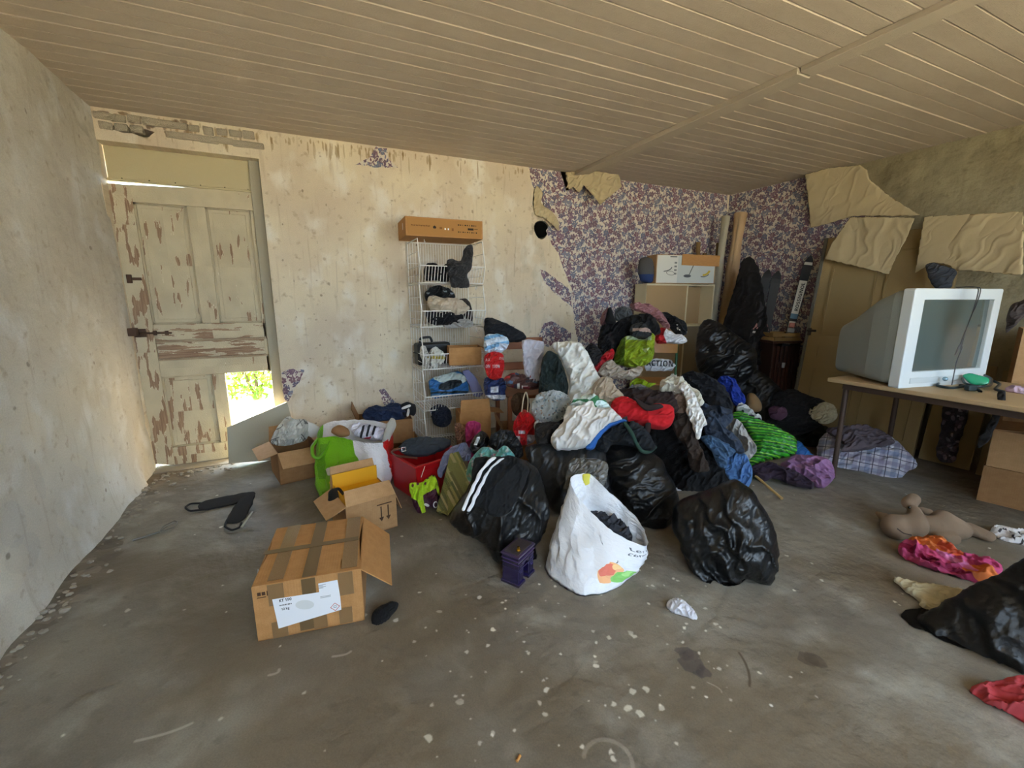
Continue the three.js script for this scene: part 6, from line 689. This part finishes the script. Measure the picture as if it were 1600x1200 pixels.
// ---------------------------------------------------------------- on the brown chair
puff('black_backpack', 'black padded backpack on top of the brown chair', 'backpack', { o: [1.478, 1.023, -3.3], turn: -0.421, tip: 0.175, p: [-175, 85, -148, 116, -63, 95, 53, 42, 149, -11, 170, -53, 127, -85, 26, -85, -80, -63, -170, -37] }, cloth('#1b1d22'), { t: 0.09, b: 0.09, folds: F(0, 0.7) });
puff('striped_shirt', 'white and pale blue striped shirt below the backpack on the brown chair', 'shirt', { o: [1.385, 0.929, -3.22], turn: -0.406, tip: 0.244, p: [-119, 63, -41, 83, 31, 73, 83, 21, 51, -42, -42, -93, -114, -72] }, mat({ map: draw(128, 128, (g) => { g.fillStyle = '#d6dde4'; g.fillRect(0, 0, 128, 128); g.fillStyle = '#7fb0d4'; for (let i = 0; i < 5; i++) { g.save(); g.rotate(-0.25); g.fillRect(-40, 30 + i * 30, 220, 12); g.restore(); } }), roughness: 0.9 }), { t: 0.06, b: 0.08, folds: F(-20), uv: 0.3 });
puff('red_carrier_bag', 'bright red plastic bag with white letters on the brown chair', 'bag', { o: [1.349, 0.791, -3.1], turn: -0.411, tip: 0.244, p: [-130, 61, -65, 91, 5, 81, 25, 30, 20, -51, 4, -111, -56, -131, -101, -110, -126, -50] }, mat({ map: draw(256, 256, (g) => { g.fillStyle = '#d01c1e'; g.fillRect(0, 0, 256, 256); g.fillStyle = '#f0e6e4'; g.font = 'bold 40px sans-serif'; g.fillText('A X', 18, 90); g.fillText('ON  TION', 20, 150); g.fillText('ON', 190, 80); }), roughness: 0.3, bumpMap: rep(crinkleBump, 4), bumpScale: 0.002 }), { t: 0.06, b: 0.08, folds: F(40, 0.8), fit: true });
puff('white_towel', 'white towel hanging over the back of the brown chair', 'towel', { o: [1.591, 0.802, -3.02], turn: -0.485, tip: 0.07, p: [-92, 166, -17, 177, 84, 157, 81, 26, 62, -101, 48, -199, -3, -189, -44, -169, -76, -51] }, cloth('#d3d0da'), { t: 0.03, b: 0.03, folds: [[0.01, 0.06, 85, 4], [0.003, 0.02, 80, 3]], pw: 0.25, corner: true });
puff('magazines', 'pile of glossy magazines on the seat of the brown chair', 'magazines', { o: [1.488, 0.65, -3.05], turn: -0.454, tip: 0.698, p: [-123, 17, -62, 64, 41, 53, 153, 30, 193, -28, 116, -75, -20, -64, -101, -41] }, mat({ map: draw(128, 128, (g) => { const r = rng(55); g.fillStyle = '#5a3630'; g.fillRect(0, 0, 128, 128); for (let i = 0; i < 26; i++) { g.fillStyle = ['#c23a38', '#d9d5cc', '#3d3a44', '#4d6a8a', '#7d2733'][i % 5]; g.fillRect(128 * r(), 128 * r(), 10 + 30 * r(), 4 + 10 * r()); } }), roughness: 0.4 }), { t: 0.03, b: 0.04, folds: F(10, 0.6), uv: 0.25 });
puff('blue_white_bag', 'navy and white plastic bag behind the frame of the wire baskets', 'bag', { o: [1.364, 0.574, -3.15], turn: -0.409, tip: 0.244, p: [-129, 84, -36, 93, 42, 72, 41, -21, 31, -83, -62, -93, -124, -41] }, mat({ map: draw(64, 64, (g) => { g.fillStyle = '#27335e'; g.fillRect(0, 0, 64, 64); g.fillStyle = '#d0d2d8'; g.fillRect(20, 26, 22, 16); g.fillRect(0, 48, 64, 12); }), roughness: 0.4 }), { t: 0.05, b: 0.06, folds: F(30), fit: true });
puff('brown_bag', 'brown leather satchel under the seat of the brown chair', 'bag', { o: [1.513, 0.453, -3.1], turn: -0.454, tip: 0.105, p: [-73, 42, -21, 84, 62, 74, 84, -10, 63, -105, -10, -116, -63, -64] }, cloth('#5a4330'), { t: 0.06, b: 0.08, folds: F(60, 0.6) });
puff('white_clothes', 'crumpled white cloth on the floor between red gift bag and grey bin bag', 'cloth', { o: [1.322, 0.476, -2.42], turn: -0.5, tip: 0.524, p: [-34, -1, -9, 26, 42, 18, 59, -16, 17, -43, -25, -35] }, cloth('#d5d2cb'), { t: 0.03, b: 0.05, folds: F(10) });
// ---------------------------------------------------------------- in the wire baskets
puff('dark_boots', 'cracked dark grey boot lying in the topmost wire basket', 'boot', { o: [1.143, 1.502, -3.46], turn: -0.319, tip: 0.07, p: [-100, 75, -69, 105, 12, 86, 35, 166, 66, 206, 107, 217, 111, 127, 98, 26, 61, -25, 80, -116, 7, -127, -65, -117, -78, -56, -102, -1] }, cloth('#3a3a3c', { bumpMap: rep(crinkleBump, 6), bumpScale: 0.006, roughness: 0.7 }), { t: 0.05, b: 0.05, folds: F(10, 0.9) });
puff('black_clothes', 'black gloves and straps heaped at the left in the topmost wire basket', 'gloves', { o: [0.981, 1.505, -3.6], turn: -0.266, tip: 0.07, p: [-87, 25, -60, 66, 2, 72, 53, 47, 106, 68, 125, -14, 102, -77, -2, -67, -85, -67] }, BLK, { t: 0.06, b: 0.07, folds: F(40) });
puff('cream_bundle', 'cream folded cloth tied with a black strap in the second basket from the top', 'cloth', { o: [1.078, 1.273, -3.55], turn: -0.295, tip: 0.14, p: [-177, 21, -125, 42, -52, 21, 64, 21, 137, -21, 168, -64, 103, -117, -14, -116, -108, -105, -169, -52] }, cloth('#cdbda6'), { t: 0.08, b: 0.09, folds: F(5, 0.9) });
puff('black_patterned_cloth', 'black and grey patterned cloth at the back of the second basket from the top', 'clothes', { o: [1.058, 1.337, -3.7], turn: -0.278, tip: 0.105, p: [-146, -22, -106, 43, -30, 65, 56, 43, 103, 0, 107, -54, -2, -65, -121, -76] }, mat({ map: draw(128, 128, (g) => { g.fillStyle = '#191a1c'; g.fillRect(0, 0, 128, 128); const r = rng(61); for (let i = 0; i < 18; i++) { g.fillStyle = i % 2 ? '#8a9298' : '#35383b'; g.beginPath(); g.ellipse(128 * r(), 128 * r(), 4 + 12 * r(), 3 + 7 * r(), 3 * r(), 0, 7); g.fill(); } }), roughness: 0.9 }), { t: 0.07, b: 0.07, folds: F(20), uv: 0.2 });
puff('brown_garment', 'dark brown folded garment at the right of the cream bundle', 'clothes', { o: [1.24, 1.207, -3.6], turn: -0.332, tip: 0.105, p: [-64, 65, -9, 87, 34, 54, 54, -22, 52, -120, 8, -131, -23, -54] }, cloth('#3b3330'), { t: 0.06, b: 0.07, folds: F(70, 0.7) });
puff('black_clothes', 'black clothes pressed against the front grid of the second basket from the top', 'clothes', { o: [1.054, 1.148, -3.52], turn: -0.291, tip: 0.07, p: [-176, 32, -82, 42, 43, 31, 127, 10, 115, -53, -2, -74, -148, -62] }, BLK2, { t: 0.05, b: 0.08, folds: F(10) });
puff('grey_towel', 'folded pale grey towel at the bottom of the second basket from the top', 'towel', { o: [1.113, 1.09, -3.5], turn: -0.308, tip: 0.07, p: [-106, -15, -63, 27, 43, 37, 128, 26, 137, -28, 41, -37, -64, -42] }, cloth('#a5a39e'), { t: 0.04, b: 0.06, folds: F(0, 0.6) });
{
  const T = thing('tool_case', 'black plastic tool case with a handle in the middle wire basket', 'case', [0.97, 1.07 - 0.35 + 0.0, -3.74], R(6)), m = mat({ color: hex('#17181a'), roughness: 0.45 });
  part(T, 'shell', rbox(0.3, 0.19, 0.12, 0.02, 0.0, 0.1, 0, 4), m); part(T, 'seam', rbox(0.304, 0.012, 0.124, 0.004, 0, 0.11, 0), mat({ color: hex('#2c2d30') })); part(T, 'handle', tube([[-0.11, 0.19, 0], [-0.1, 0.235, 0], [-0.02, 0.24, 0], [0.0, 0.2, 0]], 0.011, 30, 8), m); part(T, 'latch', rbox(0.05, 0.04, 0.01, 0.003, -0.05, 0.13, 0.062), mat({ color: hex('#2c2d30') }));
}
puff('papers', 'white and yellow papers stuck between carton and case in the middle wire basket', 'papers', { o: [0.935, 0.819, -3.56], turn: -0.257, tip: 0.349, p: [-74, -20, -30, 45, 13, 77, 65, 43, 96, -2, 61, -67, -24, -87] }, mat({ map: draw(64, 64, (g) => { g.fillStyle = '#d5d2c6'; g.fillRect(0, 0, 64, 64); g.fillStyle = '#b0a03c'; g.fillRect(0, 34, 64, 9); g.fillStyle = '#8a8578'; g.fillRect(12, 0, 6, 64); }), roughness: 0.8 }), { t: 0.03, b: 0.04, folds: F(30, 1), fit: true });
puff('white_plastic_bag', 'white plastic bag bulging at the left in the middle wire basket', 'bag', { o: [0.909, 0.728, -3.6], turn: -0.247, tip: 0.14, p: [-80, 148, -36, 174, 3, 87, 65, 9, 53, -23, -23, -32, -63, 34] }, film('#c9c6bc', { roughness: 0.4 }), { t: 0.05, b: 0.06, folds: F(60) });
puff('blue_prints', 'blue and white printed posters lying in the second basket from the floor', 'posters', { o: [1.06, 0.545, -3.56], turn: -0.289, tip: 0.384, p: [-173, 61, -63, 103, 81, 134, 146, 75, 165, -16, 141, -72, -13, -89, -144, -96, -164, -29] }, mat({ map: draw(256, 256, (g) => { g.fillStyle = '#27629a'; g.fillRect(0, 0, 256, 256); g.fillStyle = '#b9c4c0'; g.beginPath(); g.ellipse(140, 70, 110, 60, 0.2, 0, 7); g.fill(); g.fillStyle = '#1a2226'; g.beginPath(); g.ellipse(140, 140, 80, 40, -0.4, 0, 7); g.fill(); g.fillRect(0, 200, 256, 18); g.fillStyle = '#8fb3c9'; g.fillRect(20, 226, 200, 20); }), roughness: 0.35 }), { t: 0.05, b: 0.08, folds: F(20, 0.7), fit: true });
puff('lilac_folder', 'lilac folder standing at the right of the blue prints', 'folder', { o: [1.279, 0.551, -3.55], turn: -0.346, tip: 0.105, p: [-99, 103, -43, 125, 23, 56, 78, -70, 54, -115, -2, -102, -45, 1] }, cloth('#8687ae'), { t: 0.02, b: 0.02, folds: [], pw: 0.25 });
puff('dark_clothes', 'dark navy clothes at the left of the lowest wire basket', 'clothes', { o: [0.984, 0.319, -3.56], turn: -0.27, tip: 0.244, p: [-97, 32, -30, 73, 57, 48, 87, -32, 74, -98, -4, -127, -68, -91] }, cloth('#1d2434'), { t: 0.07, b: 0.09, folds: F(30) });
// ---------------------------------------------------------------- on the green chair and around it
puff('black_coat', 'big black coat heaped over the green school chair', 'coat', { o: [2.523, 0.89, -2.98], turn: -0.703, tip: 0.175, p: [-282, -178, -279, -8, -264, 134, -223, 196, -145, 192, -13, 255, 119, 278, 183, 246, 228, 181, 242, 116, 202, 93, 151, 59, -1, 28, -48, -113, -151, -229, -245, -245] }, BLK, { t: 0.14, b: 0.14, folds: F(50, 1.3) });
puff('dotted_scarf', 'black scarf with white dots hanging at the top right of the coat heap', 'scarf', { o: [2.972, 1.056, -2.95], turn: -0.789, tip: 0.175, p: [-126, 90, -84, 119, -17, 92, 50, 58, 105, 25, 117, -66, 82, -95, 27, -80, -19, -35, -57, 45] }, mat({ map: draw(128, 128, (g) => { g.fillStyle = '#121214'; g.fillRect(0, 0, 128, 128); g.fillStyle = '#e4e2dd'; const r = rng(66); for (let i = 0; i < 12; i++) { g.beginPath(); g.ellipse(128 * r(), 128 * r(), 4, 3 + 4 * r(), 3 * r(), 0, 7); g.fill(); } }), roughness: 0.95 }), { t: 0.06, b: 0.06, folds: F(-40, 1), uv: 0.22 });
puff('pink_scarf', 'dusty pink patterned scarf along the top of the coat heap', 'scarf', { o: [2.808, 1.157, -3.08], turn: -0.739, tip: 0.244, p: [-179, 81, -112, 99, -10, 82, 80, 36, 139, -33, 181, -113, 145, -137, 64, -57, -39, 0, -142, 34] }, mat({ map: draw(128, 128, (g) => { g.fillStyle = '#9a6a6c'; g.fillRect(0, 0, 128, 128); const r = rng(68); for (let i = 0; i < 40; i++) { g.fillStyle = i % 2 ? '#c2a09a' : '#6f4246'; g.fillRect(128 * r(), 128 * r(), 4 + 16 * r(), 3); } }), roughness: 0.95 }), { t: 0.05, b: 0.07, folds: F(-20, 1), uv: 0.2 });
puff('grey_fur', 'grey fluffy bundle at the top left of the coat heap', 'fur', { o: [2.513, 1.161, -3.1], turn: -0.681, tip: 0.14, p: [-65, -12, -46, 44, 8, 62, 63, 45, 88, -10, 69, -66, -7, -79, -52, -57] }, cloth('#5d6163', { bumpMap: rep(grainBump, 3), bumpScale: 0.006 }), { t: 0.07, b: 0.06, folds: [[0.01, 0.06, 0, 1]] });
puff('paisley_cloth', 'narrow mauve patterned cloth at the left edge of the coat heap', 'cloth', { o: [2.33, 1.135, -3.12], turn: -0.641, tip: 0.07, p: [-25, -61, -17, 27, 24, 71, 46, 71, 27, -5, 19, -71] }, cloth('#7f5a5e'), { t: 0.03, b: 0.04, folds: F(70) });
puff('black_hood', 'black pointed hood rising at the left of the coat heap', 'clothes', { o: [2.344, 1.149, -3.05], turn: -0.655, tip: 0.07, p: [-35, -49, -18, 48, 2, 70, 26, 6, 51, -59, -2, -70] }, BLK, { t: 0.04, b: 0.05, folds: [] });
puff('red_shirt', 'red and white football shirt under the dotted scarf', 'shirt', { o: [2.878, 0.972, -2.9], turn: -0.782, tip: 0.279, p: [-112, -15, -74, 67, -8, 46, 57, 13, 121, 4, 156, -52, 94, -71, -22, -69, -97, -72] }, mat({ map: draw(64, 32, (g) => { g.fillStyle = '#d4d0d0'; g.fillRect(0, 0, 64, 32); g.fillStyle = '#b91d22'; g.beginPath(); g.moveTo(0, 0); g.lineTo(22, 0); g.lineTo(16, 16); g.lineTo(24, 32); g.lineTo(0, 32); g.fill(); }), roughness: 0.9 }), { t: 0.05, b: 0.06, folds: F(10), fit: true });
puff('lime_bag', 'lime green shopping bag on the seat of the green school chair', 'bag', { o: [2.458, 0.855, -2.82], turn: -0.717, tip: 0.14, p: [-177, -92, -166, 5, -124, 103, -59, 136, 20, 107, 80, 119, 108, 161, 135, 131, 140, 31, 130, -48, 82, -103, -19, -129, -102, -122] }, mat({ map: draw(128, 128, (g) => { g.fillStyle = '#9fb32a'; g.fillRect(0, 0, 128, 128); g.fillStyle = '#5c7a1c'; g.fillRect(0, 0, 34, 128); g.fillStyle = '#b9c7a0'; g.fillRect(36, 8, 80, 20); g.fillStyle = '#d3dca6'; g.beginPath(); g.moveTo(88, 60); g.lineTo(112, 54); g.lineTo(100, 74); g.fill(); }), roughness: 0.35, bumpMap: rep(crinkleBump, 5), bumpScale: 0.003 }), { t: 0.1, b: 0.1, folds: F(15, 1.3), fit: true });
puff('black_garment', 'black and skin-coloured garment stuffed in the mouth of the lime bag', 'clothes', { o: [2.45, 1.016, -2.8], turn: -0.719, tip: 0.349, p: [-71, -2, -54, 64, 26, 87, 79, 34, 101, -8, 52, -42, -39, -33] }, mat({ map: draw(64, 64, (g) => { g.fillStyle = '#26282a'; g.fillRect(0, 0, 64, 64); g.fillStyle = '#b59a8c'; g.fillRect(8, 28, 56, 14); }), roughness: 0.95 }), { t: 0.05, b: 0.06, folds: F(20), fit: true });
puff('red_plastic', 'red and magenta plastic bag to the left of the lime bag', 'bag', { o: [2.152, 0.805, -2.85], turn: -0.647, tip: 0.244, p: [-89, -76, -41, -1, 27, 74, 67, 90, 80, 34, 41, -20, -8, -52, -47, -106] }, film('#b31724', { roughness: 0.3 }), { t: 0.05, b: 0.06, folds: F(50) });
puff('clear_bag', 'crumpled translucent plastic bags below the lime bag on the chair seat', 'bag', { o: [2.189, 0.718, -2.72], turn: -0.678, tip: 0.454, p: [-153, -17, -117, 59, -50, 105, 3, 53, 73, 14, 169, 60, 189, 18, 124, -47, 2, -53, -97, -47] }, film('#cfc0ae', { transmission: 0.35, thickness: 0, roughness: 0.25 }), { t: 0.05, b: 0.05, folds: [[0.012, 0.06, 15, 3], [0.005, 0.03, 20, 3]] });
puff('black_clothes', 'small black garment with a grey tag left of the red plastic bag', 'clothes', { o: [2.074, 0.824, -2.9], turn: -0.621, tip: 0.244, p: [-84, 40, -44, 93, -4, 115, 59, 54, 82, -8, 33, -62, 3, -89, -40, -22] }, cloth('#1a1a1c'), { t: 0.06, b: 0.08, folds: F(30) });
{
  puff('white_carrier_bag', 'white plastic bag printed ACTION under the backrest of the green school chair', 'bag', { o: [2.822, 0.706, -2.95], turn: -0.763, tip: 0.175, p: [-120, -18, -91, 42, -4, 57, 116, 51, 152, -4, 122, -51, 15, -57, -95, -63] }, mat({ map: draw(256, 96, (g) => { g.fillStyle = '#b9b9bc'; g.fillRect(0, 0, 256, 96); g.fillStyle = '#1b1b1d'; g.font = 'bold 58px sans-serif'; g.fillText('ACTION', 20, 56); }), roughness: 0.35 }), { t: 0.03, b: 0.06, folds: F(10, 0.5), fit: true, corner: true, pw: 0.25 });
}
puff('lime_plastic', 'lime green plastic scrap below the seat of the green school chair', 'plastic scrap', { o: [2.449, 0.608, -2.75], turn: -0.728, tip: 0.349, p: [-80, -26, -43, 30, 19, 33, 71, 4, 131, 7, 73, -39, -7, -54] }, film('#8fae1a', { roughness: 0.3 }), { t: 0.04, b: 0.06, folds: F(20) });
puff('grey_cloth', 'grey cloth on the heap under the green school chair', 'cloth', { o: [2.205, 0.633, -2.5], turn: -0.723, tip: 0.593, p: [-81, -47, -47, 8, 8, 32, 73, 5, 102, -25, 20, -40] }, cloth('#8b898c'), { t: 0.04, b: 0.1, folds: F(10) });
puff('wool_hat', 'grey and blue hat on the bookcase left of the product carton', 'hat', { o: [3.224, 1.56, -3.64], turn: -0.725, tip: 0.07, p: [-71, 8, -70, 112, -21, 149, 56, 135, 87, 31, 82, -99, -7, -104, -54, -71] }, mat({ map: draw(32, 64, (g) => { g.fillStyle = '#4e4d4c'; g.fillRect(0, 0, 32, 64); g.fillStyle = '#223764'; g.fillRect(0, 44, 32, 20); }), roughness: 0.9 }), { t: 0.07, b: 0.07, folds: [], fit: true });
puff('dark_shape', 'tall dark brown folded shape in the corner behind the stacked bin bags', 'coat', { o: [4.296, 1.197, -3.25], turn: -0.923, tip: 0.07, p: [-206, -282, -168, -2, -117, 272, -76, 487, -6, 524, 88, 401, 179, 69, 248, -401, 162, -752, -149, -779] }, cloth('#17120f'), { t: 0.06, b: 0.08, folds: F(85, 1.5), ragged: 0.008 });  // tall dark folded body filling the corner
// ---------------------------------------------------------------- at the table
{
  const T = thing('diving_mask', 'black goggles with a green lens and tangled straps on the table edge', 'goggles', [3.784, 0.76, -1.227]), blk = mat({ color: hex('#1d2a2c'), roughness: 0.4 });
  adopt(T, puffMesh('x', { o: [3.767, 0.79, -1.205], turn: -1.261, tip: 0.524, p: [-51, 19, -33, 40, 17, 38, 61, 18, 67, -12, 40, -29, -16, -25] }, mat({ color: hex('#1fa274'), roughness: 0.2, clearcoat: 1 }), { t: 0.015, b: 0.01, folds: [], pw: 0.35 }), 'lens');
  const P = (q, r, name) => adopt(T, part(scene, 'x', tube(q, r, 40, 7), blk), numbered(name));
  P([[3.817, 0.79, -1.28], [4.002, 0.8, -1.318], [4.023, 0.8, -1.254], [3.927, 0.79, -1.179], [3.738, 0.775, -1.122], [3.624, 0.775, -1.132], [3.646, 0.78, -1.203], [3.817, 0.79, -1.28]], 0.007, 'lens_rim'); P([[3.942, 0.78, -1.182], [3.884, 0.77, -1.125], [3.696, 0.762, -1.084], [3.651, 0.76, -1.035]], 0.008, 'strap'); P([[3.83, 0.78, -1.283], [3.835, 0.78, -1.332], [3.725, 0.77, -1.341], [3.546, 0.76, -1.293], [3.515, 0.76, -1.22], [3.604, 0.765, -1.195]], 0.008, 'strap'); P([[3.639, 0.765, -1.222], [3.597, 0.765, -1.135], [3.562, 0.755, -1.102]], 0.009, 'strap');
  for (const q of [[3.713, 0.775, -1.318], [3.561, 0.77, -1.146]]) adopt(T, part(scene, 'x', new RoundedBoxGeometry(0.05, 0.035, 0.035, 3, 0.008), blk, q, [0, -0.5, 0]), numbered('buckle_block')); adopt(T, part(scene, 'x', new THREE.SphereGeometry(0.014, 16, 10), mat({ color: hex('#9fc3d6'), roughness: 0.1, metalness: 0.6 }), [3.589, 0.8, -1.278]), 'shiny_knob');
}
puff('pink_cloth', 'pale pink cloth lying on the table at the right edge of the picture', 'cloth', { o: [3.76, 0.76, -0.985], turn: -1.315, tip: 0.873, p: [-72, 15, -29, 40, 70, 16, 142, -17, 78, -62, -9, -33, -62, -19] }, cloth('#b79aa6'), { t: 0.02, b: 0.01, folds: F(10, 0.6), floor: 0.75 });
puff('black_strap', 'black fabric strap hanging over the table edge down to the cartons', 'strap', { o: [3.408, 0.692, -0.98], turn: -1.291, tip: 0.07, p: [-5, 100, 22, 104, 27, 41, 19, -32, 15, -99, -2, -183, -30, -228, -43, -171, -21, -121, -13, -39, -5, 35] }, cloth('#1a1615'), { t: 0.02, b: 0.02, folds: F(80, 0.6) });
puff('dark_floral_cloth', 'dark flower-patterned cloth under the table between the two leaning boards', 'cloth', { o: [4.282, 0.245, -1.42], turn: -1.251, tip: 0.175, p: [-83, 266, -14, 288, 45, 270, 54, 157, 42, 10, 37, -137, -34, -166, -72, -97, -70, 82] }, mat({ map: draw(256, 256, (g) => { g.fillStyle = '#2b1f20'; g.fillRect(0, 0, 256, 256); const r = rng(81); for (let i = 0; i < 40; i++) { g.fillStyle = ['#5d4a4c', '#3f2c30', '#6e6060'][i % 3]; g.beginPath(); g.ellipse(256 * r(), 256 * r(), 8 + 16 * r(), 5 + 10 * r(), 3 * r(), 0, 7); g.fill(); } }), roughness: 0.95 }), { t: 0.05, b: 0.06, folds: F(80), uv: 0.3 });
puff('grey_hat', 'dark slate felt hat hanging on the right wall above the television', 'hat', { o: [4.421, 1.486, -1.72], turn: -1.2, tip: 0, p: [-91, 61, -46, 78, -1, 57, 66, 26, 90, -3, 76, -50, 72, -116, -4, -124, -58, -46] }, cloth('#383c44'), { t: 0.05, b: 0.05, folds: F(20, 0.7) });
carton('cardboard_box', 'plain brown carton standing behind the television at the right edge', [4.42, 0.1, -0.98], R(-70), { w: 0.5, d: 0.3, h: 1.0, m: CARD });
puff('brown_scarf', 'dark brown scarf draped over the carton behind the television', 'scarf', { o: [3.557, 1.23, -1.02], turn: -1.292, tip: 0, p: [-39, -54, -32, 24, 10, 59, 94, 86, 126, 19, 44, -16, 6, -70, -24, -124] }, cloth('#3d332f'), { t: 0.04, b: 0.05, folds: F(30) });
puff('paper_scrap', 'tiny white paper scrap on the floor between the two right-hand bin bags', 'paper scrap', { o: [2.222, 0.004, -2.04], turn: -0.828, tip: 1.222, p: [-42, 9, -11, 42, 24, 12, 9, -17, -23, -24] }, cloth('#cfd2da'), { t: 0.008, b: 0.004, folds: [] });
single('nail', 'long dark nail sticking out above the flue hole', 'nail', rod([2.16, 2.09, ZB - 0.01], [2.165, 2.2, ZB + 0.02], 0.004, 8), nearBlack);

renderer.render(scene, camera);
